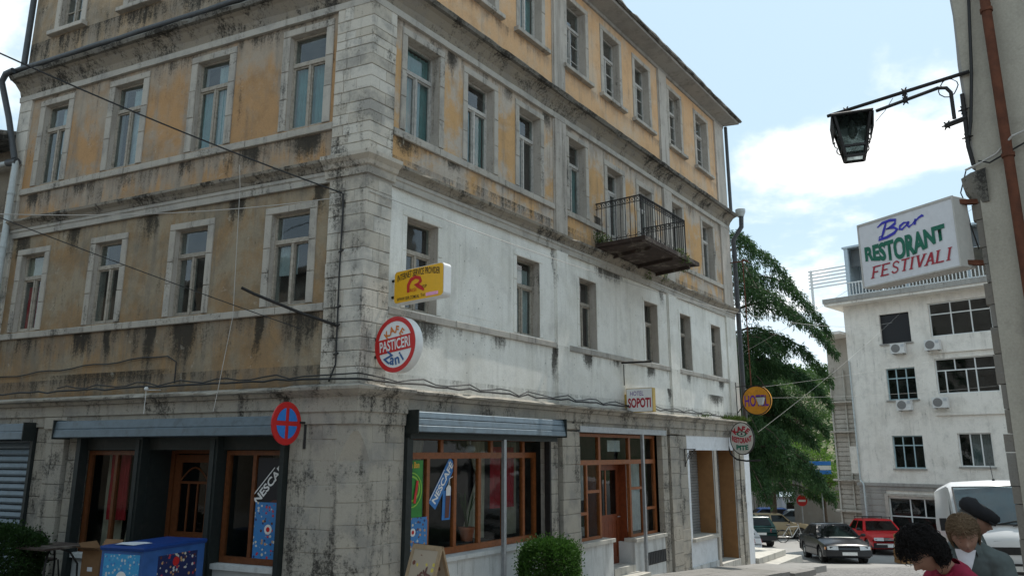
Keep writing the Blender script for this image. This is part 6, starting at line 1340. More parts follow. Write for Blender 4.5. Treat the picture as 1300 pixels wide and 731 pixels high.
BOX = dict(L=4.4, hw=.84, st=[(2.2, .70, .38, .62, .64), (2.15, .82, .28, .72, .76), (1.9, .84, .24, .78, .84), (1.2, .85, .24, .88, .93), (.4, .85, .24, .93, .95), (-1.3, .85, .24, .94, .96), (-2.0, .84, .27, .92, .94), (-2.15, .81, .32, .84, .88), (-2.2, .74, .42, .72, .75)],
           gh=[(.98, .92), (.42, 1.42), (-.95, 1.43), (-1.55, .94)], pil=-.25, wx=(1.35, -1.30), r=.31)
EST = dict(BOX, gh=[(.98, .92), (.42, 1.43), (-1.75, 1.44), (-2.08, .94)])
def interp(st, x):
    for a, b in zip(st, st[1:]):
        if a[0] >= x >= b[0]:
            k = (a[0] - x) / (a[0] - b[0]); k2 = k; return [p + (q - p) * k2 for p, q in zip(a[1:], b[1:])]
    return list(st[-1][1:])
def car(name, label, cat, typ, col, loc, rz, group=None, rack=False, chrome_bar=False, slim=False):
    T = thing(name, label, cat, (0, 0, 0), group); S = typ; st = S['st']; xs = sorted({s[0] for s in st} | {w + S['r'] * 1.22 * math.cos(math.pi * k / 9) for w in S['wx'] for k in range(10)} | {w + s * S['r'] * 1.23 for w in S['wx'] for s in (1, -1)}, reverse=True)
    rings = []; ra = S['r'] * 1.22
    for x in xs:
        hw, zb, zs, zt = interp(st, x); z0 = zb
        for w in S['wx']:
            if abs(x - w) < ra: z0 = max(z0, S['r'] + math.sqrt(ra * ra - (x - w) ** 2))
        z0 = min(z0, zs - .06); zm = max(z0 + .01, zb + .28); zq = max(z0 + .02, zs - .10)
        half = [(hw * .90, z0), (hw * .985, max(z0 + .005, zb + .05)), (hw, zm), (hw * 1.0, zq), (hw * .965, zs), (hw * .86, zs + (zt - zs) * .55), (hw * .45, zt), (0, zt + .008)]
        rings.append([Vector((x, y, z)) for y, z in half] + [Vector((x, -y, z)) for y, z in half[-2::-1]])
    b = MB(); b.loft(rings); body = obj('body', b, 'paint_' + col, T, smooth=True)
    g = S['gh']; (xa, za), (xb, zb_), (xc, zc), (xd, zd) = g; hb = S['hw'] * .94; ht = S['hw'] * .70
    def gr(f):     # greenhouse ring at height fraction f
        return [(xa + (xb - xa) * f, za + (zb_ - za) * f), (xd + (xc - xd) * f, zd + (zc - zd) * f), hb + (ht - hb) * f ** 1.15]
    rr = []
    for f in (0, .25, .5, .75, .93):
        (x1, z1), (x2, z2), hh = gr(f)
        rr.append([Vector((x1 + .02 * (1 - abs(y) * 1.0), y * hh, z1)) for y in (-1, -.5, 0, .5, 1)] + [Vector((x2 - .03 * (1 - abs(y)), y * hh, z2)) for y in (1, .5, 0, -.5, -1)])
    (x1, z1), (x2, z2), hh = gr(.93)
    rr.append([Vector((x1 - .10, y * hh * .93, zb_ + .008 + .022 * (1 - y * y))) for y in (-1, -.5, 0, .5, 1)] + [Vector((x2 + .10, y * hh * .93, zc + .008 + .02 * (1 - y * y))) for y in (1, .5, 0, -.5, -1)])
    b = MB(); b.loft(rr); obj('roof', b, 'paint_' + col, T, smooth=True)
    def panel(nm, P, mat='car_glass', m=(.08, .08, .08, .08), off=.010):
        """glass laid into a quad P (bl, br, tr, tl), inset by fractions"""
        bl, br, tr, tl = [Vector(p) for p in P]; f = lambda u, v: (bl * (1 - u) + br * u) * (1 - v) + (tl * (1 - u) + tr * u) * v; n = (tl - bl).cross(br - bl).normalized(); q = MB()
        c = [f(m[0], m[2]), f(1 - m[1], m[2]), f(1 - m[1], 1 - m[3]), f(m[0], 1 - m[3])]; q.hexa([p + n * off for p in c] + [p + n * (off - .004) for p in c]); return obj(nm, q, mat, T)
    (p1, q1), (p2, q2), h0 = gr(.04); (p3, q3), (p4, q4), h1 = gr(.90)
    panel('windscreen', [(p1 + .02, h0 * .98, q1), (p1 + .02, -h0 * .98, q1), (p3 + .02, -h1 * .98, q3), (p3 + .02, h1 * .98, q3)], m=(.05, .05, .04, .04), off=.012)
    panel('rear_window', [(p2 - .02, -h0 * .95, q2), (p2 - .02, h0 * .95, q2), (p4 - .02, h1 * .95, q4), (p4 - .02, -h1 * .95, q4)], m=(.08, .08, .14, .06), off=.014)
    pil = S['pil']
    for sg in (1, -1):
        A_ = lambda x, f: Vector((x, sg * (gr(f)[2] + .004), gr(f)[0][1] + (gr(f)[1][1] - gr(f)[0][1]) * .5))
        for (xl0, xr0, xl1, xr1) in ((p1 - .14, pil + .03, p3 - .04, pil + .03), (pil - .03, p2 + .28, pil - .03, p4 + .06)):
            P = [A_(xl0, .10), A_(xr0, .10), A_(xr1, .88), A_(xl1, .88)]
            if sg > 0: P = [P[1], P[0], P[3], P[2]]
            panel('side_window', P, m=(.03, .03, .03, .03))
        q = MB(); q.bar((p1 - .20, sg * hb, za + .05), (p1 - .20, sg * (hb + .13), za + .08), .05, .05); q.ellipsoid((p1 - .20, sg * (hb + .16), za + .09), .05, .10, .065, 8, 6); obj('mirror', q, 'black_plastic', T, smooth=True)
        q = MB(); hwm = S['hw']; q.box(S['wx'][1] + ra + .03, S['wx'][0] - ra - .03, sg * hwm * 1.004 - .012, sg * hwm * 1.004 + .012, .47, .53); obj('side_strip', q, 'black_plastic', T)
        q = MB(); q.box(-.02, .14, sg * (hwm * .99) - .012, sg * (hwm * .99) + .014, .76, .79); q.box(-.98, -.84, sg * (hwm * .985) - .012, sg * (hwm * .985) + .014, .78, .81); obj('handle', q, 'black_plastic', T)
        for wx in S['wx']:
            r = S['r']; wy = sg * (S['hw'] - .11); q = MB(); U = lambda t: Vector((math.cos(t), 0, math.sin(t)))
            q.loft([[Vector((wx, wy + sg * o, r)) + U(2 * math.pi * k / 22) * rad for k in range(22)] for rad, o in ((r * .62, -.08), (r * .93, -.095), (r, -.07), (r, .07), (r * .93, .095), (r * .64, .085))]); w = obj('wheel', q, 'tyre', T, smooth=True)
            q = MB(); q.loft([[Vector((wx, wy + sg * o, r)) + U(2 * math.pi * k / 22) * rad for k in range(22)] for rad, o in ((r * .66, .07), (r * .64, .088), (r * .50, .075), (r * .2, .095), (r * .05, .10))]); obj('rim', q, 'rim', w, smooth=True)
            q = MB(); 
            for k in range(7): a = 2 * math.pi * k / 7; c = Vector((wx, wy + sg * .085, r)) + U(a) * r * .42; q.ellipsoid(c, r * .07, .012, r * .07, 6, 4)
            obj('rim_hole', q, 'black_plastic', w)
            q = MB(); ax = [Vector((wx, sg * (S['hw'] - .24), r)) + U(2 * math.pi * k / 16) * ra for k in range(16)]; q.add(ax, [tuple(range(16))]); obj('wheel_well', q, 'black_plastic', T)
    xf = st[0][0]; xr = st[-1][0]; hw = S['hw']; zf = st[1][3]
    q = MB(); q.box(S['wx'][1] - .5, S['wx'][0] + .5, -hw * .72, hw * .72, .20, .42); obj('underbody', q, 'black_plastic', T)
    q = MB(); q.loft([[Vector((xf + dx, y * hw, z)) for y, dx in ((-1.0, -.34), (-.96, -.05), (-.8, .03), (0, .06), (.8, .03), (.96, -.05), (1.0, -.34), (.9, -.34), (0, -.2), (-.9, -.34))] for z in (.30, .36, .47, .50)]); obj('bumper', q, 'black_plastic', T, smooth=True)
    q = MB(); q.loft([[Vector((xr - dx, y * hw, z)) for y, dx in ((-1.0, -.34), (-.96, -.05), (-.8, .03), (0, .06), (.8, .03), (.96, -.05), (1.0, -.34), (.9, -.34), (0, -.2), (-.9, -.34))] for z in (.32, .38, .50, .53)]); obj('bumper', q, 'black_plastic', T, smooth=True)
    if chrome_bar: q = MB(); q.bar((xf + .05, -.7, .46), (xf + .05, .7, .46), .03, .05); obj('chrome_strip', q, 'chrome', T)
    q = MB(); q.hexa([Vector((xf - .10 + .02, -.36, zf - .13)), Vector((xf + .02, -.36, zf - .13)), Vector((xf + .02, .36, zf - .13)), Vector((xf - .10, .36, zf - .13)), Vector((xf - .10, -.36, zf)), Vector((xf - .03, -.36, zf)), Vector((xf - .03, .36, zf)), Vector((xf - .1, .36, zf))]); gri = obj('grille', q, 'black_plastic', T)
    for k in range(3): q = MB(); z = zf - .11 + .036 * k; q.box(xf - .05, xf + .022 - .016 * k, -.35, .35, z, z + .010); obj('grille_bar', q, 'chrome' if chrome_bar else 'paint_grey', gri)
    for sg in (1, -1):
        q = MB(); q.hexa([Vector((xf - .14, sg * .38, zf - .13)), Vector((xf + .045, sg * .38, zf - .13)), Vector((xf - .0, sg * .76, zf - .12)), Vector((xf - .2, sg * .74, zf - .12)), Vector((xf - .14, sg * .38, zf + .005)), Vector((xf + .015, sg * .38, zf + .005)), Vector((xf - .03, sg * .76, zf)), Vector((xf - .2, sg * .74, zf))]); obj('headlight', q, 'lamp_clear', T)
        q = MB(); q.box(xf - .26, xf - .10, sg * (hw * .93) - .03, sg * (hw * .93) + .02, zf - .12, zf - .03); obj('indicator', q, 'lamp_amber', T)
        q = MB(); zz = st[-2][3] - .14; q.hexa([Vector((xr + .2, sg * .48, zz)), Vector((xr - .012, sg * .48, zz)), Vector((xr + .05, sg * .80, zz)), Vector((xr + .25, sg * .80, zz)), Vector((xr + .2, sg * .48, zz + .15)), Vector((xr + .022, sg * .48, zz + .15)), Vector((xr + .09, sg * .79, zz + .15)), Vector((xr + .25, sg * .79, zz + .15))]); obj('tail_light', q, 'lamp_red', T)
    q = MB(); q.box(xf + .05, xf + .072, -.26, .26, .33, .44); obj('number_plate', q, 'plate_white', T)
    q = MB(); q.box(xr - .04, xr - .012, -.26, .26, .58, .69); obj('number_plate', q, 'plate_white', T)
    if rack:
        q = MB()
        for x in (xb - .15, xc + .1): q.bar((x, -ht - .03, zb_ + .10), (x, ht + .03, zb_ + .10), .03); q.bar((x, -ht, zb_), (x, -ht, zb_ + .1), .03); q.bar((x, ht, zb_), (x, ht, zb_ + .1), .03)
        obj('roof_rack', q, 'black_plastic', T)
    T.location = loc; T.rotation_euler = (0, 0, rz); return T
def place(x, y): return Vector((x, y, road_z(y)))
def slope_fix(o):
    y = o.location.y; g = (road_z(y + 1) - road_z(y - 1)) / 2; h = o.rotation_euler.z
    o.rotation_euler = (math.atan(g * math.cos(h)), -math.atan(g * math.sin(h)), h); return o
gp = 'cars parked in the square'
slope_fix(car('parked_car', 'black saloon car facing the street in front of the red car', 'car', SED, 'black', place(12.75, 31.2), R_(-98)))
slope_fix(car('parked_car', 'red car with roof rack standing behind the black saloon', 'car', BOX, 'red', place(16.55, 35.6), R_(-98), None, True, True))
cars = [(943, 41.0, EST, 'green', 90, 'dark green estate car seen from behind beside the building end'), (975, 46.5, BOX, 'beige', -8, 'beige saloon car seen from the side behind the bicycle'), (1001, 52, SED, 'grey', 168, 'grey green car behind the beige saloon'), (965, 54, HAT, 'blue', 178, 'dark blue car beyond the green estate'),
        (992, 58, SED, 'silver', -14, 'silver car with sloping back between the dark blue and the yellow cars'), (970, 63, HAT, 'silver', 165, 'small silver hatchback farthest left near the arched wall'), (1024, 64, HAT, 'yellow', 8, 'pale yellow car behind the others below the kiosk'), (1008, 61, SED, 'purple', -12, 'dark purple car beside the silver one, below the yellow car'), (1050, 52, HAT, 'red', -80, 'small red car behind the black saloon under the stair tower')]
for u, y, ty, col, hd, lb in cars:
    x = (u - 650) / 972.7 * y * 1.0; slope_fix(car('parked_car', lb, 'car', ty, col, place(x, y), R_(hd), gp))
slope_fix(car('parked_car', 'pale blue car half hidden behind the end of the old building', 'car', HAT, 'white', place(8.75, 32.0), R_(92), gp))
# white van
V = thing('white_van', 'white delivery van seen from the front behind the three people', 'van', (0, 0, 0)); W2 = .99
def vr(x, hw, z0, z1, hwt): return [Vector((x, y, z)) for y, z in ((-hw * .96, z0), (-hw, z0 + .25), (-hw, z0 + (z1 - z0) * .55), (-hwt, z1 - .10), (-hwt * .88, z1), (0, z1 + .03), (hwt * .88, z1), (hwt, z1 - .10), (hw, z0 + (z1 - z0) * .55), (hw, z0 + .25), (hw * .96, z0))]
b = MB(); b.loft([vr(2.55, .90, .38, .96, .84), vr(2.48, .96, .32, 1.12, .90), vr(2.30, W2, .30, 1.30, .93)]); 
b.loft([vr(2.31, W2, .30, 1.30, .95), vr(1.62, W2, .30, 2.18, .91), vr(1.42, W2, .30, 2.32, .91), vr(1.1, W2, .30, 2.37, .92), vr(-2.3, W2, .30, 2.36, .91), vr(-2.42, .96, .34, 2.26, .86)]); obj('body', b, 'paint_white', V, smooth=True)
f = lambda k, y: Vector((2.31 + (1.58 - 2.31) * k + .02, y, 1.30 + (2.22 - 1.30) * k + .03))
q = MB(); P = [f(.04, .89), f(.04, -.89), f(.97, -.84), f(.97, .84)]; nn_2 = Vector((.74, 0, .66)); q.hexa([p + nn_2 * .012 for p in P] + [p + nn_2 * .004 for p in P]); obj('windscreen', q, 'van_glass', V)
q = MB()
for a, b_ in zip(P, P[1:] + P[:1]): q.bar(a + nn_2 * .01, b_ + nn_2 * .01, .035, .02)
obj('windscreen_seal', q, 'black_plastic', V)
q = MB(); q.bar(f(.0, -.35) + nn_2 * .02, f(.12, .30) + nn_2 * .03, .02); q.bar(f(.0, .15) + nn_2 * .02, f(.1, .72) + nn_2 * .03, .02); obj('wiper', q, 'black_plastic', V)
q = MB(); q.box(2.535, 2.56, -.62, .62, .74, .90); obj('grille', q, 'black_plastic', V)
q = MB(); q.box(2.42, 2.62, -.95, .95, .34, .56); obj('bumper', q, 'black_plastic', V)
q = MB(); q.box(2.50, 2.53, -.30, .30, 1.0, 1.03); obj('badge_strip', q, 'black_plastic', V)
q = MB(); q.box(2.621, 2.63, -.26, .26, .40, .51); obj('number_plate', q, 'plate_white', V)
for sg in (1, -1):
    q = MB(); q.hexa([Vector((2.40, sg * .66, .72)), Vector((2.548, sg * .66, .72)), Vector((2.51, sg * .92, .72)), Vector((2.40, sg * .92, .72)), Vector((2.40, sg * .66, .92)), Vector((2.545, sg * .66, .92)), Vector((2.49, sg * .92, .92)), Vector((2.40, sg * .92, .92))]); obj('headlight', q, 'lamp_clear', V)
    q = MB(); q.bar((1.75, sg * .98, 1.32), (1.80, sg * 1.14, 1.38), .04); q.box(1.76, 1.86, sg * 1.16 - .07, sg * 1.16 + .07, 1.24, 1.52); obj('mirror', q, 'black_plastic', V)
    q = MB(); P = [Vector((x, sg * (W2 - .03 + .004 - .06 * k), z)) for x, z, k in ((1.95, 1.30, 0), (.95, 1.30, 0), (.95, 1.98, 1), (1.42, 1.98, 1))]; q.hexa([p + Vector((0, sg * .03, 0)) for p in P] + [p + Vector((0, sg * .024, 0)) for p in P]); obj('side_window', q, 'car_glass', V)
    for wx in (1.65, -1.55):
        U = lambda t: Vector((math.cos(t), 0, math.sin(t))); q = MB(); q.loft([[Vector((wx, sg * (.90 + o), .34)) + U(2 * math.pi * k / 20) * rad for k in range(20)] for rad, o in ((.2, -.1), (.33, -.1), (.34, -.07), (.34, .08), (.32, .11), (.2, .10))]); w = obj('wheel', q, 'tyre', V, smooth=True)
        q = MB(); q.disc((wx, sg * 1.0, .34), (0, 1, 0), (1, 0, 0), (0, 0, 1), .02, 16, .2, .2); obj('rim', q, 'rim', w)
q = MB(); q.tube([Vector((1.2, .1, 2.38)), Vector((1.1, .1, 2.75))], .008, 5); q.tube([Vector((1.2, .1, 2.36)), Vector((1.2, .1, 2.42))], .03, 8); obj('aerial', q, 'black_plastic', V)
V.location = place(11.98, 19.5); V.rotation_euler = (0, 0, R_(-90 - 24)); slope_fix(V)
# bicycle leaning by the parked cars
bk_ = thing('bicycle', 'bicycle parked on the square beside the beige saloon', 'bicycle', place(15.2, 42.5)); b0 = place(15.2, 42.5)
Bp = lambda x, y, z: b0 + Vector((x, y, z))
for wx in (-.52, .52):
    q = MB(); c = Bp(wx, 0, .34); q.tube([c + Vector((.33 * math.cos(t), 0, .33 * math.sin(t))) for t in [k * math.pi / 12 for k in range(25)]], .022, 5, False); w = obj('wheel', q, 'tyre', bk_)
    q = MB(); 
    for k in range(10): t_ = k * math.pi / 5; q.tube([c, c + Vector((.32 * math.cos(t_), 0, .32 * math.sin(t_)))], .004, 3)
    obj('spokes', q, 'rim', w)
q = MB()
for a, b_ in (((-.52, .34), (-.15, .85)), ((-.52, .34), (.0, .30)), ((-.15, .85), (.0, .30)), ((-.15, .82), (.36, .86)), ((.0, .30), (.36, .80)), ((.52, .34), (.34, .98))): q.tube([Bp(a[0], 0, a[1]), Bp(b_[0], 0, b_[1])], .02, 6)
obj('frame', q, 'ac_case', bk_); q = MB(); q.tube([Bp(.34, -.28, 1.02), Bp(.36, 0, 1.0), Bp(.34, .28, 1.02)], .016, 6); obj('handlebar', q, 'black_plastic', bk_); q = MB(); q.ellipsoid(Bp(-.18, 0, .92), .13, .07, .035, 8, 6); obj('saddle', q, 'black_plastic', bk_)
# wooden crates near the red car
simple('crate_wood', (0.36, 0.20, 0.085), .85, var=.3, scale=8, dirt=.2)
def crate(c, lb, w=1.1, h=.52):
    t = thing('wooden_crate', lb, 'crate', c, 'wooden crates behind the people')
    for sx in (-1, 1):
        for sy in (-1, 1): q = MB(); q.box(c.x + sx * (w / 2 - .04) - .03, c.x + sx * (w / 2 - .04) + .03, c.y + sy * .28 - .03, c.y + sy * .28 + .03, c.z, c.z + h); obj('corner_post', q, 'crate_wood', t)
    for k in range(3):
        z = c.z + .02 + k * (h - .04) / 3
        for sy in (-1, 1): q = MB(); q.box(c.x - w / 2, c.x + w / 2, c.y + sy * .312 - .01, c.y + sy * .312 + .01, z, z + h / 3 - .06); obj('slat', q, 'crate_wood', t)
        for sx in (-1, 1): q = MB(); q.box(c.x + sx * w / 2 - .01, c.x + sx * w / 2 + .01, c.y - .3, c.y + .3, z, z + h / 3 - .06); obj('slat', q, 'crate_wood', t)
    q = MB(); q.box(c.x - w / 2 + .02, c.x + w / 2 - .02, c.y - .29, c.y + .29, c.z + .0, c.z + .02); obj('bottom', q, 'crate_wood', t)
cz = place(14.9, 29.3); crate(cz, 'wooden slatted crate at the bottom of the stack behind the dark haired person'); crate(cz + Vector((.04, .02, .53)), 'wooden slatted crate on top of the stack behind the dark haired person', 1.05, .5)
# folding metal barrier at the right edge
mbv = thing('metal_barrier', 'grey tubular metal barrier at the right edge beside the people', 'barrier', (4.45, 6.2, -2.1)); q = MB(); b0 = Vector((4.12, 6.2, -2.1)); b1_ = Vector((5.0, 5.55, -2.1)) 
q.tube([b0, b0 + UZ * 1.3, b0.lerp(b1_, .02) + UZ * 1.34, b1_ + UZ * 1.34, b1_ + UZ * 1.3, b1_], .022, 8); q.tube([b0 + UZ * .25, b1_ + UZ * .25], .018, 8); obj('frame', q, 'galvanised', mbv)
for k in range(1, 8): q = MB(); p = b0.lerp(b1_, k / 8); q.tube([p + UZ * .25, p + UZ * 1.33], .008, 6); obj('upright', q, 'galvanised', mbv)
# ---------------------------------------------------------------- people
def skin_mat(name, c):
    m, t = new_mat(name); n = t.noise(t.P, 30, 4, .6); t.put(t.b.inputs['Base Color'], t.mix(n, c, tuple(x * .8 for x in c))); t.b.inputs['Roughness'].default_value = .55; t.b.inputs['Subsurface Weight'].default_value = .08; t.b.inputs['Subsurface Radius'].default_value = (.01, .004, .002)
skin_mat('skin', (.31, .165, .11)); skin_mat('skin_tan', (.25, .125, .08)); simple('cloth_red', (.24, .008, .034), .85, var=.2, scale=20); simple('cloth_greygreen', (.085, .102, .098), .85, var=.2, scale=16); simple('cloth_white', (.62, .60, .62), .85); simple('cloth_dark', (.055, .06, .068), .85, var=.2, scale=16); simple('trousers', (.05, .052, .06), .85, var=.2); simple('cap_cloth', (.009, .0085, .010), .9, var=.3, scale=30); simple('shoe', (.02, .018, .016), .6)
simple('eye_white', (.55, .53, .5), .3); simple('iris', (.03, .02, .015), .3); simple('lip', (.30, .11, .09), .5)
def hair_mat(name, a, b):
    m, t = new_mat(name); n = t.noise(t.P, 60, 4, .7); t.put(t.b.inputs['Base Color'], t.mix(n, a, b)); t.b.inputs['Roughness'].default_value = .75; t.b.inputs['Specular IOR Level'].default_value = .2
hair_mat('hair_black', (.006, .005, .005), (.016, .013, .012)); hair_mat('hair_brown', (.10, .062, .036), (.24, .165, .10)); hair_mat('hair_grey', (.07, .065, .06), (.16, .15, .14))
def chain(mb, pts, rad, n=14):
    """rounded limb: tapered tube with a ball on every joint"""
    mb.tube(pts, rad, n)
    for p, r in zip(pts, rad): mb.ellipsoid(p, r, r, r, n, 8)
def trunk_rings(mb, rings, n=20):
    """torso from elliptical rings (centre, half depth x, half width y)"""
    mb.loft([[Vector((c[0] + a * math.cos(t), c[1] + b * math.sin(t), c[2])) for t in [2 * math.pi * k / n for k in range(n)]] for c, a, b in rings])
def fuse(mb, voxel=.007, smooth=4):
    """one continuous skin over overlapping volumes"""
    me = bpy.data.meshes.new('tmp'); me.from_pydata(mb.v, [], mb.f); bm = bmesh.new(); bm.from_mesh(me); bmesh.ops.recalc_face_normals(bm, faces=bm.faces); bm.to_mesh(me); bm.free()
    ob = bpy.data.objects.new('tmp', me); COL.objects.link(ob); r = ob.modifiers.new('r', 'REMESH'); r.mode = 'VOXEL'; r.voxel_size = voxel; r.use_smooth_shade = True
    s2 = ob.modifiers.new('sm', 'SMOOTH'); s2.iterations = smooth; s2.factor = .5
    m3 = bpy.data.meshes.new_from_object(ob.evaluated_get(bpy.context.evaluated_depsgraph_get())); bpy.data.objects.remove(ob); bpy.data.meshes.remove(me)
    bm = bmesh.new(); bm.from_mesh(m3); seen = set(); best = []      # keep the outer skin only
    for v in bm.verts:
        if v in seen: continue
        st = [v]; seen.add(v); isl = []
        while st:
            a = st.pop(); isl.append(a)
            for e in a.link_edges:
                b = e.other_vert(a)
                if b not in seen: seen.add(b); st.append(b)
        if len(isl) > len(best): best = isl
    keep = set(best); bmesh.ops.delete(bm, geom=[v for v in bm.verts if v not in keep], context='VERTS'); bm.to_mesh(m3); bm.free()
    for p in m3.polygons: p.use_smooth = True
    return m3
def head_mb(Mx):
    """head with brow, eye hollows, nose, mouth, chin and ears; faces +x, centre of the skull at the origin, before Mx"""
    mb = MB(); nu, nv = 40, 30; rings = []
    g = lambda a, b, s: math.exp(-(a * a + b * b) / (s * s))
    for j in range(1, nv):
        t = math.pi * j / nv; zc = -math.cos(t); ring = []
        for i in range(nu):
            a = 2 * math.pi * i / nu; x = math.sin(t) * math.cos(a); y = math.sin(t) * math.sin(a); z = zc
            jaw = max(0, -z - .05); px = x * (.098 - .012 * jaw * (x < 0)) + .006; py = y * (.077 - .030 * jaw ** 1.2); pz = z * .122 - .008 * jaw * (x > 0)
            if x < 0: px *= 1 - .35 * jaw; 
            if x > 0:
                f = x
                px += f * (.030 * g(y / .13, (z + .12) / .20, 1) + .014 * g(y / .11, (z + .22) / .10, 1))      # nose
                px += f * (.007 * g((abs(y) - .36) / .25, (z - .20) / .10, 1))                                  # brow
                px -= f * (.012 * g((abs(y) - .38) / .16, (z - .05) / .11, 1))                                  # eye hollows
                px += f * (.010 * g(y / .25, (z + .50) / .10, 1) - .004 * g(y / .3, (z + .505) / .03, 1))       # lips
                px += f * (.012 * g(y / .28, (z + .82) / .17, 1))                                               # chin
                px += f * .006 * g((abs(y) - .52) / .2, (z + .15) / .2, 1)                                      # cheeks
            ring.append(Mx @ Vector((px, py, pz)))
        rings.append(ring)
    mb.loft(rings)
    for sg in (1, -1): 
        e = MB(); e.ellipsoid((-.005, sg * .080, -.012), .020, .012, .032, 10, 8); mb.add([Mx @ Vector(p) for p in e.v], e.f)
    return mb
def person(label, x, y, z, face, shoulders, head, head_rot, garment, under=None, skin='skin', arms=None, hair=None, cap=False, hips=(0, .93)):
    """shoulders (x, z), head (x, z) relative to the feet, x forward"""
    T = thing('person', label, 'person', (0, 0, 0)); hx, hz = hips; sx, sz = shoulders
    Mh = Matrix.Translation((head[0], 0, head[1])) @ head_rot; nb = Vector((sx + .015, 0, sz + .05)); nt = Mh @ Vector((-.022, 0, -.085))
    A = arms or [((sx + .02, .23, sz - .30), (sx + .22, .20, sz - .42)), ((sx + .02, -.23, sz - .30), (sx + .22, -.20, sz - .42))]
    def torso(mb, g=0.0, top=True):
        R = []
        for f, a, b in ((-.12, .085, .13), (0, .105, .165), (.18, .10, .155), (.38, .095, .140), (.60, .108, .158), (.80, .108, .178), (.92, .090, .170), (1.0, .062, .120)):
            bow = .02 * math.sin(max(0, f) * math.pi); R.append((Vector((hx + (sx - hx) * f - bow, 0, hz + (sz + .035 - hz) * f)), a + g, b + g))
        trunk_rings(mb, R)
        for sg in (1, -1): mb.ellipsoid(Vector((sx, sg * .165, sz - .025)), .062 + g, .062 + g, .060 + g, 14, 10)
        chain(mb, [Vector((sx, .165, sz - .02)), Vector((sx - .005, .06, sz + .035)), Vector((sx - .005, -.06, sz + .035)), Vector((sx, -.165, sz - .02))], [.052 + g, .05 + g, .05 + g, .052 + g])
    def arm_pts(k, sg): return [Vector((sx, sg * .178, sz - .03)), Vector(A[k][0]), Vector(A[k][1])]
    mb = MB(); torso(mb); chain(mb, [nb - UZ * .06, nb, nt, nt + (nt - nb) * .4], [.062, .056, .052, .05])
    h_ = head_mb(Mh); mb.add(h_.v, h_.f)
    for k, sg in enumerate((1, -1)):
        sh, el, wr = arm_pts(k, sg); chain(mb, [sh, sh.lerp(el, .5), el, el.lerp(wr, .4), wr], [.056, .050, .040, .040, .027])
        d = (wr - el).normalized(); s_ = Vector((-d.y, d.x, 0)); s_ = s_.normalized() if s_.length > .1 else Vector((0, 1, 0)); dn = d.cross(s_).normalized()
        mb.hexa([wr + d * x + s_ * y + dn * z for x, w_ in ((.0, .024), (.088, .040)) for y, z in ((-w_, -.012), (w_, -.012), (w_, .012), (-w_, .012))])
        for off, ln in ((-.030, .064), (-.010, .076), (.010, .072), (.030, .056)):
            q0 = wr + s_ * off + d * .080; q1 = q0 + d * ln * .5 - dn * .006; q2 = q1 + d * ln * .42 - dn * .022; chain(mb, [q0, q1, q2], [.0095, .0088, .0078], 8)
        q0 = wr + d * .030 + s_ * .026 * (-sg); q1 = q0 + d * .030 + s_ * .026 * (-sg); q2 = q1 + d * .028 + s_ * .006 * (-sg); chain(mb, [q0, q1, q2], [.012, .011, .009], 8)
        chain(mb, [Vector((hx, sg * .085, hz - .04)), Vector((hx + .01, sg * .10, .70 if hz > .8 else .6)), Vector((hx + .03, sg * .105, .48)), Vector((hx * .5 - .01, sg * .11, .30)), Vector((-.02, sg * .11, .09))], [.095, .080, .056, .052, .038]); chain(mb, [Vector((-.02, sg * .11, .06)), Vector((.10, sg * .115, .04)), Vector((.15, sg * .118, .032))], [.035, .03, .024])
    me = fuse(mb, .0085); me.name = 'body'; body = put_mesh('body', me, T, [skin])
    mb = MB(); torso(mb, .022)
    for k, sg in enumerate((1, -1)): sh, el, wr = arm_pts(k, sg); chain(mb, [sh, sh.lerp(el, .5), el, el.lerp(wr, .45), el.lerp(wr, .9)], [.080, .074, .064, .060, .048])
    if under:      # hem flares over the hips
        trunk_rings(mb, [(Vector((hx, 0, hz - .16)), .14, .20), (Vector((hx, 0, hz)), .142, .20), (Vector((hx + (sx - hx) * .3 - .02, 0, hz + .14)), .128, .182)])
    me = fuse(mb, .010, 3)
    for v in me.vertices:      # cloth folds
        f = mnoise.noise(Vector((v.co.x * 9, v.co.y * 9, v.co.z * 16))); v.co += v.normal * (.006 * f + .003 * mnoise.noise(v.co * 34))
    me.name = 'jacket' if under else 'jumper'; put_mesh(me.name, me, T, [garment])
    mb = MB(); trunk_rings(mb, [(Vector((hx, 0, hz - .14)), .10, .15), (Vector((hx, 0, hz - .02)), .125, .182), (Vector((hx, 0, hz + .08)), .118, .172)])
    for sg in (1, -1): chain(mb, [Vector((hx, sg * .085, hz - .05)), Vector((hx + .01, sg * .10, .70 if hz > .8 else .6)), Vector((hx + .03, sg * .105, .48)), Vector((hx * .5 - .01, sg * .11, .30)), Vector((-.02, sg * .11, .10))], [.108, .094, .076, .072, .066])
    me = fuse(mb, .011, 3); me.name = 'trousers'; put_mesh('trousers', me, T, ['trousers'])
    # collar
    q = MB(); ax = (Vector(nt) - nb).normalized(); pr = [(.098, -.05), (.086, .0), (.082, .035), (.090, .02), (.105, -.03)]; fx = Vector((1, 0, 0)); fx = (fx - ax * fx.dot(ax)).normalized(); fy = ax.cross(fx)
    rg = []
    for k in range(23):
        a = R_(38 + (360 - 76) * k / 22) if under else R_(360 * k / 22); rg.append([nb + ax * (zz + (.012 * math.sin(a * 2))) + (fx * math.cos(a) + fy * math.sin(a)) * rr_ for rr_, zz in pr])
    q.loft(rg, closed=True); obj('collar', q, garment, T, smooth=True)
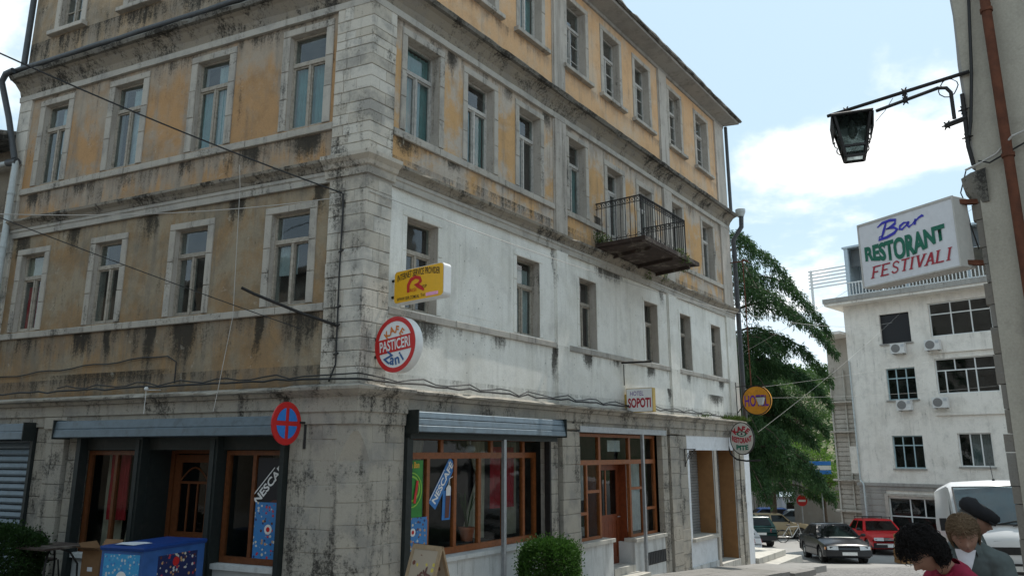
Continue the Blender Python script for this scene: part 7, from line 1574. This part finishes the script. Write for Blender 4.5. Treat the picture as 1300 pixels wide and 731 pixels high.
    if under:
        q = MB(); c = nb + Vector((.062, 0, -.075)); q.loft([[c + Vector((.045 + .022 * math.cos(y_ / w_ * 1.57) - max(0, zz) * .35, y_, zz)) for y_ in [w_ * (k / 4 - 1) for k in range(9)]] for zz, w_ in ((.085, .062), (.04, .052), (-.02, .034), (-.075, .010))], closed=False, cap=False); obj('shirt', q, under, T, smooth=2)
    for sg in (1, -1):
        q = MB(); c = Mh @ Vector((.078, sg * .030, .006)); q.ellipsoid(c, .0125, .0125, .0125, 10, 8); ey = obj('eye', q, 'eye_white', T, smooth=True)
        q = MB(); c = Mh @ Vector((.0885, sg * .030, .003)); q.ellipsoid(c, .004, .006, .006, 8, 6); obj('iris', q, 'iris', ey)
        q = MB(); q.tube([Mh @ Vector((.094 - .010 * abs(k - 1), sg * (.014 + .016 * k), .026 + .004 * (1 - abs(k - 1)))) for k in range(3)], [.003, .004, .002], 5); obj('eyebrow', q, hair[0] if hair else 'hair_black', T)
        q = MB(); q.loft([[Vector((px, sg * .115 + py, pz)) for px, py in ((-.10, -.04), (-.02, -.045), (.12, -.05), (.19, -.02), (.19, .02), (.12, .05), (-.02, .045), (-.10, .04))] for pz in (0, .03)] + [[Vector((px * .9, sg * .115 + py * .9, pz)) for px, py in ((-.09, -.04), (-.02, -.045), (.07, -.05), (.14, -.02), (.14, .02), (.07, .05), (-.02, .045), (-.09, .04))] for pz in (.07,)]); obj('shoe', q, 'shoe', T, smooth=True)
    q = MB(); q.tube([Mh @ Vector((.098 - .008 * abs(k - 2) / 2 * abs(k - 2), (k - 2) * .011, -.0605)) for k in range(5)], [.002, .004, .0045, .004, .002], 6); obj('lips', q, 'lip', T, smooth=True)
    if hair:
        hm, kind = hair; q = MB(); H = random.Random(5)
        cap_ = MB(); cap_.ellipsoid((0, 0, 0), 1, 1, 1, 40, 28)
        vol = {'curly': (.010, .95), 'short': (.007, .62), 'back': (.004, .45)}[kind]
        pts = []
        for p in cap_.v:
            p = Vector(p); front = max(0, p.x); lim = (.45 if kind != 'back' else .5); low = -.35 - .45 * (kind == 'curly') if p.x < .25 else lim
            inside = p.z < low
            s_ = (1 + (vol[0] / .09) * (1 + .55 * mnoise.noise(p * 4) + .3 * mnoise.noise(p * 11))) if not inside else .80
            pts.append(Mh @ Vector((p.x * .100 * s_, p.y * .080 * s_, p.z * .122 * s_ + .004)))
        q.add(pts, cap_.f); hr_ = obj('hair', q, hm, T, smooth=2)
        loc = MB(); n_l = {'curly': 4200, 'short': 3600, 'back': 700}[kind]
        for i in range(n_l):
            d = Vector((H.gauss(0, 1), H.gauss(0, 1), H.gauss(0, 1))).normalized(); lim = .40 if d.x > .25 else (-.72 if kind == 'curly' else -.42)
            if d.z < lim: continue
            b_ = Vector((d.x * .100, d.y * .080, d.z * .122 + .004)) * (1.0 + vol[0] / .09 * (.55 + .4 * mnoise.noise(d * 4 + Vector((i * 1e-4, 0, 0))))); L_ = {'curly': .060, 'short': .045, 'back': .02}[kind] * H.uniform(.5, 1.25)
            flow = Vector((-.25 - .5 * d.x, d.y * .6, -.55)); tgt = (flow + Vector((H.gauss(0, .28), H.gauss(0, .28), H.gauss(0, .2)))); tgt = (tgt - d * tgt.dot(d)).normalized(); pp = [Mh @ b_]
            sw = tgt.cross(d).normalized() * L_ * (.22 if kind == 'curly' else .08); ph = H.uniform(0, 6)
            for k in range(1, 6): u = k / 5; pp.append(Mh @ (b_ + tgt * L_ * u + d * L_ * ((.55 if kind == 'curly' else .22) * math.sin(u * 2.6)) + sw * (math.sin(k * 1.5 + ph) - math.sin(ph))))
            loc.tube(pp, [.0012, .0022, .0022, .002, .0015, .0006], 3, False)
        obj('lock', loc, hm, hr_, smooth=2)
    if cap:
        q = MB(); rg = []
        for zz, a_, b_, ox in ((.030, .112, .092, -.002), (.045, .126, .106, .004), (.075, .138, .116, .012), (.105, .128, .108, .014), (.126, .090, .076, .008), (.134, .03, .03, .0)):
            rg.append([Mh @ Vector((ox + a_ * math.cos(t) + .012 * (math.cos(t) > 0) * math.cos(t), b_ * math.sin(t), zz - .020 * math.cos(t) + .004 * mnoise.noise(Vector((t * 2, zz * 40, 1))))) for t in [2 * math.pi * k / 28 for k in range(28)]])
        q.loft(rg); cp = obj('flat_cap', q, 'cap_cloth', T, smooth=2)
        q = MB(); q.loft([[Mh @ Vector((.085 + r_ * math.cos(t) * .75, r_ * 1.18 * math.sin(t), .030 - .26 * r_ * math.cos(t) * .75 + dz)) for t in [R_(-80 + 160 * k / 12) for k in range(13)]] for r_, dz in ((.03, .012), (.075, .010), (.082, .0), (.075, -.006), (.03, -.004))], closed=False, cap=False); obj('peak', q, 'cap_cloth', cp, smooth=2)
    T.location = (x, y, z); T.rotation_euler = (0, 0, face); return T
RX = lambda a: Matrix.Rotation(R_(a), 4, 'X'); RY = lambda a: Matrix.Rotation(R_(a), 4, 'Y'); RZ = lambda a: Matrix.Rotation(R_(a), 4, 'Z')
person('person with dark curly hair and a crimson jumper bending forwards', 2.86, 4.93, road_z(5) - .01, R_(186), (.12, 1.335), (.300, 1.515), RY(50) @ RZ(0), 'cloth_red', hair=('hair_black', 'curly'), hips=(-.20, .90))
person('person with short light brown hair in an open grey green jacket', 3.11, 5.34, road_z(5.3) - .0, R_(230), (.075, 1.415), (.150, 1.565), RY(26) @ RZ(14), 'cloth_greygreen', under='cloth_white', hair=('hair_brown', 'short'), hips=(-.03, .92))
person('person in a dark flat cap and dark jacket looking down to the right', 3.44, 6.05, road_z(6) + .0, R_(-32), (.05, 1.43), (.12, 1.60), RY(22), 'cloth_dark', under='cloth_greygreen', skin='skin_tan', hair=('hair_grey', 'back'), cap=True, hips=(0, .93))
# tiny people by the parked cars
def far_person(lb, x, y, top, low):
    z = road_z(y); t = thing('person', lb, 'person', (x, y, z)); mb = MB()
    trunk_rings(mb, [(Vector((0, 0, .84)), .10, .16), (Vector((0, 0, 1.1)), .10, .16), (Vector((0, 0, 1.34)), .11, .20), (Vector((0, 0, 1.43)), .06, .12)], 12); chain(mb, [Vector((0, 0, 1.40)), Vector((0, 0, 1.55))], [.06, .055], 8); mb.ellipsoid((0, 0, 1.64), .095, .08, .125, 12, 10)
    for sg in (1, -1): chain(mb, [Vector((0, sg * .20, 1.36)), Vector((0, sg * .25, 1.08)), Vector((-.08, sg * .23, .84))], [.06, .05, .04], 8); chain(mb, [Vector((0, sg * .09, .86)), Vector((.02, sg * .11, .46)), Vector((0, sg * .12, .05))], [.09, .065, .05], 8)
    me = fuse(mb, .02, 1); me.materials.append(M['skin']); me.materials.append(M[top]); me.materials.append(M[low])
    for p in me.polygons: zc = p.center.z; p.material_index = 0 if zc > 1.47 else (1 if zc > .88 else 2)
    put_mesh('body', me, t)
far_person('small standing person in dark clothes between the grey car and the black saloon', 22.6, 57.0, 'cloth_dark', 'trousers'); far_person('small standing person in a dark yellowish top beyond the black saloon', 23.8, 58.5, 'bronze', 'trousers'); far_person('small person in red half hidden by the end of the old building', 20.0, 62.5, 'cloth_red', 'trousers')
# ---------------------------------------------------------------- things standing at the shop fronts
def print_mat(name, base, cols, scale, thr, seed):
    """flat print: scattered little product pictures on a plain ground"""
    m, t = new_mat(name); P = t.map(t.P, loc=(seed, seed, seed)); v = t.add('ShaderNodeTexVoronoi'); t.put(v.inputs['Vector'], P); v.inputs['Scale'].default_value = scale; d = v.outputs['Distance']; rc = t.add('ShaderNodeSeparateColor'); t.l.new(v.outputs['Color'], rc.inputs[0])
    c = cols[0]; cc = c
    for k, q in enumerate(cols[1:]): cc = t.mix(t.math('GREATER_THAN', rc.outputs[0], (k + 1) / len(cols)), cc, q)
    wob = t.math('ADD', d, t.math('MULTIPLY', t.noise(P, scale * 3, 2), .25)); c = t.mix(t.math('LESS_THAN', wob, thr), base, cc)
    t.put(t.b.inputs['Base Color'], c); t.b.inputs['Roughness'].default_value = .45; return m
ICE = [(.55, .55, .52), (.10, .03, .02), (.45, .04, .05), (.02, .03, .12), (.5, .28, .12), (.6, .55, .4)]
print_mat('print_ice_blue', (.04, .19, .45), ICE, 17, .46, 1.0); print_mat('print_ice_dark', (.012, .02, .09), ICE, 19, .50, 3.0); print_mat('print_ice_light', (.04, .30, .58), [(.35, .5, .62), (.05, .2, .5), (.10, .36, .62), (.5, .56, .6)], 22, .50, 5.0)
simple('print_green', (.03, .22, .035), .45, var=.3, scale=6); simple('print_lime', (.25, .5, .06), .45); simple('print_pink', (.62, .05, .22), .45); simple('print_magenta', (.45, .02, .12), .45); simple('print_nescafe_blue', (.03, .17, .45), .4); simple('gold', (.7, .42, .04), .4); simple('cup_brown', (.10, .03, .02), .4); simple('terracotta', (.36, .11, .05), .8); simple('white_plastic', (.66, .66, .64), .5); simple('cardboard', (.21, .115, .055), .85, var=.15, scale=5, rand=.1)
ZL = UZ
def poster(name, label, cat, fr, s0, s1, z0, z1, o, mat):
    t = thing(name, label, cat, fr(s0, o, z0)); q = MB(); q.box(s0, s1, o - .004, o, z0, z1, fr); obj('sheet', q, mat, t); return t
# left shop, right pane: black coffee poster and ice cream poster
ux, uy, n = -DL, UZ.copy(), NL; og = -.05
t = poster('coffee_poster', 'black window poster with slanted white word NESCAFE in the side shop window', 'poster', FL, 1.27, 1.80, -.95, -.08, og - .02, 'ink_black'); c = FL(1.55, og - .018, -.42); a = R_(47); u2 = ux * math.cos(a) + uy * math.sin(a); v2 = uy * math.cos(a) - ux * math.sin(a)
lettering('NESCAFÉ', t, c, u2, v2, .78, .155, 'sign_white', bold=.03); q = MB(); q.add([c + u2 * x + v2 * y + n * .004 for x, y in ((-.39, .075), (.20, .075), (.20, .09), (-.39, .09))], [(0, 1, 2, 3)]); obj('bar', q, 'sign_white', t)
ring_obj('cup', .07, .12, 'cup_brown', t, FL(1.42, og - .018, -.80), ux, uy, .006, 1.2)
t = poster('ice_cream_poster', 'tall blue poster of many ice creams in the side shop window', 'poster', FL, 1.25, 1.79, -1.52, -.72, og - .008, 'print_ice_blue'); ring_obj('badge', 0, .07, 'sign_white', t, FL(1.52, og - .006, -1.1), ux, uy, .003); ring_obj('badge_heart', 0, .035, 'sign_red', t, FL(1.52, og - .006, -1.1), ux, uy, .006)
# street shop window
ux, n = DR, NR; og = -.20
t = poster('sweets_poster', 'green poster of pink sweets and chocolate bars in the street shop window', 'poster', FR, 1.11, 1.62, -.98, -.12, og + .004, 'print_green'); c = FR(1.36, og + .006, -.55)
for (r0, r1, mt, dx, dy, ku) in ((.17, .20, 'print_lime', 0, 0, 1.0), (.25, .27, 'print_lime', 0, -.02, .9), (0, .10, 'print_pink', -.10, .12, .7), (.05, .07, 'print_magenta', -.10, .12, .7)): ring_obj('motif', r0, r1, mt, t, c + ux * dx + uy * dy, ux, uy, .004 + .0012 * len(t.children), ku, 24)
for (x0, y0, x1, y1) in ((.07, -.22, .13, .12), (-.19, -.12, -.04, -.36)): q = MB(); a_ = c + ux * x0 + uy * y0 + n * .014; b_ = c + ux * x1 + uy * y1 + n * .014; q.bar(a_, b_, .05, .006, up=n); obj('chocolate_bar', q, 'sign_red', t)
lettering('Gum Bon', t, c + uy * .36 + ux * .02, ux, uy, .30, .10, 'gold', bold=.04, dz=.006)
t = poster('ice_cream_poster', 'small blue poster of many ice creams below the green sweets poster', 'poster', FR, 1.10, 1.75, -1.48, -.985, og + .006, 'print_ice_blue'); ring_obj('badge', 0, .06, 'sign_white', t, FR(1.42, og + .008, -1.2), ux, uy, .003); ring_obj('badge_heart', 0, .03, 'sign_red', t, FR(1.42, og + .008, -1.2), ux, uy, .006)
t = thing('coffee_poster', 'blue slanted NESCAFE sticker with a tall glass in the street shop window', 'poster', FR(2.1, og, -1)); c = FR(2.13, og - .03, -.47); a = R_(54); u2 = ux * math.cos(a) + uy * math.sin(a); v2 = uy * math.cos(a) - ux * math.sin(a)
q = MB(); q.add([c + u2 * x + v2 * y for x, y in ((-.44, -.12), (.42, -.12), (.42, .09), (-.44, .09))] + [c + ux * x + uy * y for x, y in ((.0, -.60), (.20, -.60), (.22, -.1), (.02, -.15))], [(0, 1, 2, 3), (4, 5, 6, 7)]); obj('sheet', q, 'print_nescafe_blue', t)
lettering('NESCAFÉ', t, c, u2, v2, .76, .135, 'sign_white', bold=.03, dz=.005); q = MB(); q.add([c + u2 * x + v2 * y + n * .005 for x, y in ((-.40, .072), (.18, .072), (.18, .085), (-.40, .085))], [(0, 1, 2, 3)]); obj('bar', q, 'sign_white', t)
q = MB(); q.add([c + ux * x + uy * y + n * .006 for x, y in ((.07, -.57), (.17, -.57), (.21, -.12), (.09, -.12))], [(0, 1, 2, 3)]); gl_ = obj('glass', q, 'cup_brown', t); q = MB(); q.add([c + ux * x + uy * y + n * .009 for x, y in ((.09, -.22), (.20, -.22), (.205, -.08), (.15, -.04), (.09, -.1))], [(0, 1, 2, 3, 4)]); obj('foam', q, 'sign_white', t); stroke('straw', [(.15, -.08), (.17, .05), (.25, .08)], .015, 'sign_white', t, c, ux, uy, .009)
for (s, z, r, lb, mt, lf) in ((3.05, -1.48, .14, 'terracotta pot with a tall plant inside the street shop window', 'terracotta', 1), (6.92, -1.72, .11, 'white flower pot on the sill inside the entrance window', 'white_plastic', 0)):
    b_ = FR(s, -.46, z); t = thing('flower_pot', lb, 'flower pot', b_); q = MB(); q.lathe([(r * .7, 0), (r * .95, r * 1.3), (r * 1.08, r * 1.3), (r * 1.08, r * 1.6), (r * .9, r * 1.6)], b_, 16); obj('pot', q, mt, t, smooth=True)
    q = MB()
    for k in range(14): a_ = RND.uniform(0, 6.28); q.tube([b_ + UZ * r, b_ + UZ * (r + .35) + Vector((math.cos(a_), math.sin(a_), 0)) * .06, b_ + UZ * (.5 + .3 * lf) + Vector((math.cos(a_), math.sin(a_), 0)) * RND.uniform(.1, .2)], [.01, .008, .003], 4)
    obj('leaves', q, 'dark_leaves', t)
    q2 = MB(); q2.box(s - .5, s + .5, -.66, -.29, z - .06, z - .003, FR); obj('inner_sill', q2, 'inside', hotel)
lettering('HOTEL', hotel, FR(8.01, -.255, .145), DR, UZ, .44, .16, 'ink_red', bold=.04, dz=.004)
q = MB(); q.ellipsoid(FR(3.0, -.36, .06), .09, .05, .07, 10, 8); q.tube([FR(3.0, -.36, .1), FR(3.0, -.36, .2)], .008, 5); tag(obj('hanging_bird', q, 'white_plastic', None, True, origin=FR(3.0, -.3, .0)), 'small white hanging ornament behind the upper shop window', 'ornament')
# blue ice cream freezer
simple('freezer_blue', (.035, .11, .32), .4, var=.35, scale=3)
fz0 = Vector((-4.77, 10.2, -2.10)); fd = Vector((.331, .9436, 0)); fs = Vector((-.9436, .331, 0)); FZ = frame(fz0, fs, -fd); F2 = lambda a, b, z: fz0 + fs * a + fd * b + UZ * (z)
fz = thing('ice_cream_freezer', 'blue chest freezer printed with ice creams before the side shop door', 'freezer', fz0 + fs * .35 + fd * .5)
q = MB(); q.hexa([F2(a, b, z) for z in (.08, .84) for a, b in ((0, 0), (.70, 0), (.70, 1.12), (0, 1.12))]); obj('cabinet', q, 'freezer_blue', fz)
q = MB(); q.hexa([F2(a, b, z) for z in (0.0, .078) for a, b in ((.03, .03), (.67, .03), (.67, 1.09), (.03, 1.09))]); obj('plinth', q, 'ink_black', fz)
q = MB(); q.loft([[F2(a, b, z) for a, b in ((-d, -d), (.70 + d, -d), (.70 + d, 1.12 + d), (-d, 1.12 + d))] for z, d in ((.842, .012), (.875, .022), (.895, .016), (.905, -.03))]); obj('lid', q, 'deep_blue', fz)
q = MB(); q.hexa([F2(a, b, z) for b in (-.004, -.001) for a, z in ((.05, .12), (.65, .12), (.65, .80), (.05, .80))]); obj('end_print', q, 'print_ice_light', fz)
ring_obj('badge', 0, .09, 'sign_white', fz, F2(.33, -.004, .50), -fs, UZ, .002)
q = MB(); q.hexa([F2(a, b, z) for a in (-.004, -.001) for b, z in ((.26, .14), (.98, .14), (.98, .76), (.26, .76))]); obj('side_print', q, 'print_ice_dark', fz); ring_obj('badge_heart', 0, .06, 'sign_red', fz, F2(-.004, .58, .66), fd, UZ, .003); ring_obj('badge_heart', 0, .06, 'sign_red', fz, F2(-.004, .36, .20), fd, UZ, .003)
simple('paper', (.62, .64, .68), .8); q = MB(); q.loft([[F2(a, b, .909 + z) for a, b, z in ((.55, .05, .0), (.40, .02, .012), (.22, .04, .002))], [F2(a, b, .909 + z) for a, b, z in ((.60, .22, .008), (.42, .25, .02), (.25, .2, .0))], [F2(a, b, .909 + z) for a, b, z in ((.45, .40, .0), (.35, .38, .006), (.2, .35, .0))]], closed=False, cap=False); tag(obj('paper_sheet', q, 'paper', None, origin=F2(.4, .2, .9)), 'crumpled white paper lying on the freezer lid', 'paper')
# cardboard box, table, chair
def cbox(c, w, d, h, lb, rz, flaps):
    t = thing('cardboard_box', lb, 'box', c); c = Vector(c); X = Vector((math.cos(rz), math.sin(rz), 0)); Y = Vector((-X.y, X.x, 0)); G = lambda a, b, z: c + X * a + Y * b + UZ * z; q = MB()
    for (a0, a1, b0_, b1) in ((-w / 2, w / 2, -d / 2, -d / 2 + .006), (-w / 2, w / 2, d / 2 - .006, d / 2), (-w / 2, -w / 2 + .006, -d / 2 + .006, d / 2 - .006), (w / 2 - .006, w / 2, -d / 2 + .006, d / 2 - .006)): q.hexa([G(a, b, z) for z in (0, h) for a, b in ((a0, b0_), (a1, b0_), (a1, b1), (a0, b1))])
    q.hexa([G(a, b, z) for z in (.0, .006) for a, b in ((-w / 2 + .006, -d / 2 + .006), (w / 2 - .006, -d / 2 + .006), (w / 2 - .006, d / 2 - .006), (-w / 2 + .006, d / 2 - .006))]); obj('carton', q, 'cardboard', t)
    for (p0, p1, dv) in flaps(w, d): f_ = MB(); a = G(*p0, h); b_ = G(*p1, h); v = X * dv[0] + Y * dv[1] + UZ * dv[2]; f_.hexa([a, b_, b_ + v, a + v] + [p + UZ * .004 + (X * .004) for p in (a, b_, b_ + v, a + v)]); obj('flap', f_, 'cardboard', t)
    q = MB(); k = G(0, -d / 2 - .002, h * .6); q.add([k + X * x + UZ * z for x, z in ((-.05, -.03), (.05, -.03), (.05, .03), (-.05, .03))], [(0, 1, 2, 3)]); obj('paper_label', q, 'paper', t)
cbox(FL(4.22, .55, -2.104), .36, .32, .66, 'tall brown cardboard box with open flaps beside the freezer', -.35, lambda w, d: [((-w / 2, -d / 2), (w / 2, -d / 2), (0, -.13, .06)), ((-w / 2, d / 2), (w / 2, d / 2), (0, .08, .12)), ((-w / 2, -d / 2), (-w / 2, d / 2), (-.1, 0, .10))])
tc0 = FL(4.82, .92, -2.104); tb = thing('cafe_table', 'dark square café table at the left shop window', 'table', tc0); G = lambda a, b, z: tc0 + DL * a + NL * b + UZ * z
q = MB(); q.hexa([G(a, b, z) for z in (.70, .728) for a, b in ((-.36, -.36), (.36, -.36), (.36, .36), (-.36, .36))]); obj('tabletop', q, 'brown_slab', tb)
for sa in (1, -1):
    for sb_ in (1, -1): q = MB(); q.tube([G(.28 * sa, .28 * sb_, 0), G(.26 * sa, .26 * sb_, .45), G(.18 * sa, .18 * sb_, .62), G(.05 * sa, .05 * sb_, .695)], .014, 6); obj('leg', q, 'iron', tb)
cc0 = FL(5.42, .62, -2.104); ch = thing('cafe_chair', 'dark bent metal café chair with looped back beside the table', 'chair', cc0); G = lambda a, b, z: cc0 + DL * a + NL * b + UZ * z
q = MB(); q.lathe([(.17, .44), (.20, .45), (.20, .465), (.15, .475)], cc0, 18); obj('seat', q, 'brown_slab', ch)
for w_, hh in ((.19, .88), (.11, .80)): q = MB(); q.tube([G(.16, -w_, .45)] + [G(.20, -w_ * math.cos(t_), .62 + (hh - .62) * math.sin(t_)) for t_ in [math.pi * k / 10 for k in range(11)]] + [G(.16, w_, .45)], .012, 6); obj('backrest', q, 'iron', ch)
for a, b in ((.15, .15), (-.15, .15), (.15, -.15), (-.15, -.15)): q = MB(); q.tube([G(a * 1.3, b * 1.3, 0), G(a, b, .45)], .012, 6); obj('leg', q, 'iron', ch)
# folding board on the pavement
ab0 = FR(.52, .95, walk_z(.5) - .004); ab = thing('folding_board', 'wooden folding pavement board with a sweets poster by the corner', 'board', ab0); G = lambda a, b, z: ab0 + Vector((.75, -.661, 0)) * a + Vector((.661, .75, 0)) * b + UZ * z
ux = Vector((.75, -.661, 0))
simple('board_wood', (.30, .215, .13), .7, var=.2)
print_mat('print_board', (.33, .27, .20), [(.12, .03, .015), (.45, .06, .04), (.5, .4, .05), (.08, .05, .12)], 9, .42, 8.0)
for sg in (-1, 1):
    A_ = lambda x, h: G(x, sg * (.30 * (1 - h / .92)), h); q = MB()
    for x0, x1, h0, h1 in ((-.29, -.235, 0, .92), (.235, .29, 0, .92), (-.235, .235, .86, .92), (-.235, .235, .10, .16)):
        k = Vector((0, 0, 0)) + (G(0, sg * .014, 0) - ab0); q.hexa([A_(x0, h0) - k, A_(x1, h0) - k, A_(x1, h1) - k, A_(x0, h1) - k, A_(x0, h0) + k, A_(x1, h0) + k, A_(x1, h1) + k, A_(x0, h1) + k])
    lf = obj('leaf', q, 'board_wood', ab)
    q = MB(); k = (G(0, sg * .008, 0) - ab0); P = [A_(-.234, .161), A_(.234, .161), A_(.234, .859), A_(-.234, .859)]; q.hexa([p - k for p in P] + [p + k for p in P]); obj('panel', q, 'print_board', lf)
    if sg < 0:
        vy = (A_(0, .9) - A_(0, .1)).normalized(); lettering('BRISK', ab, A_(0, .50), (ux + vy * .75).normalized(), (vy - ux * .75).normalized(), .40, .14, 'cup_brown', bold=.04, dz=.014)
# small globe lamp on the side ledge and stubs of old fixings
q = MB(); q.ellipsoid(FL(3.9, .30, 1.0), .035, .035, .035, 8, 6); q.tube([FL(3.9, .02, 1.0), FL(3.9, .3, .98)], .008, 5); q.tube([FL(3.9, .3, .97), FL(3.9, .3, .6)], .005, 4); obj('door_bell_lamp', q, 'white_plastic', hotel)
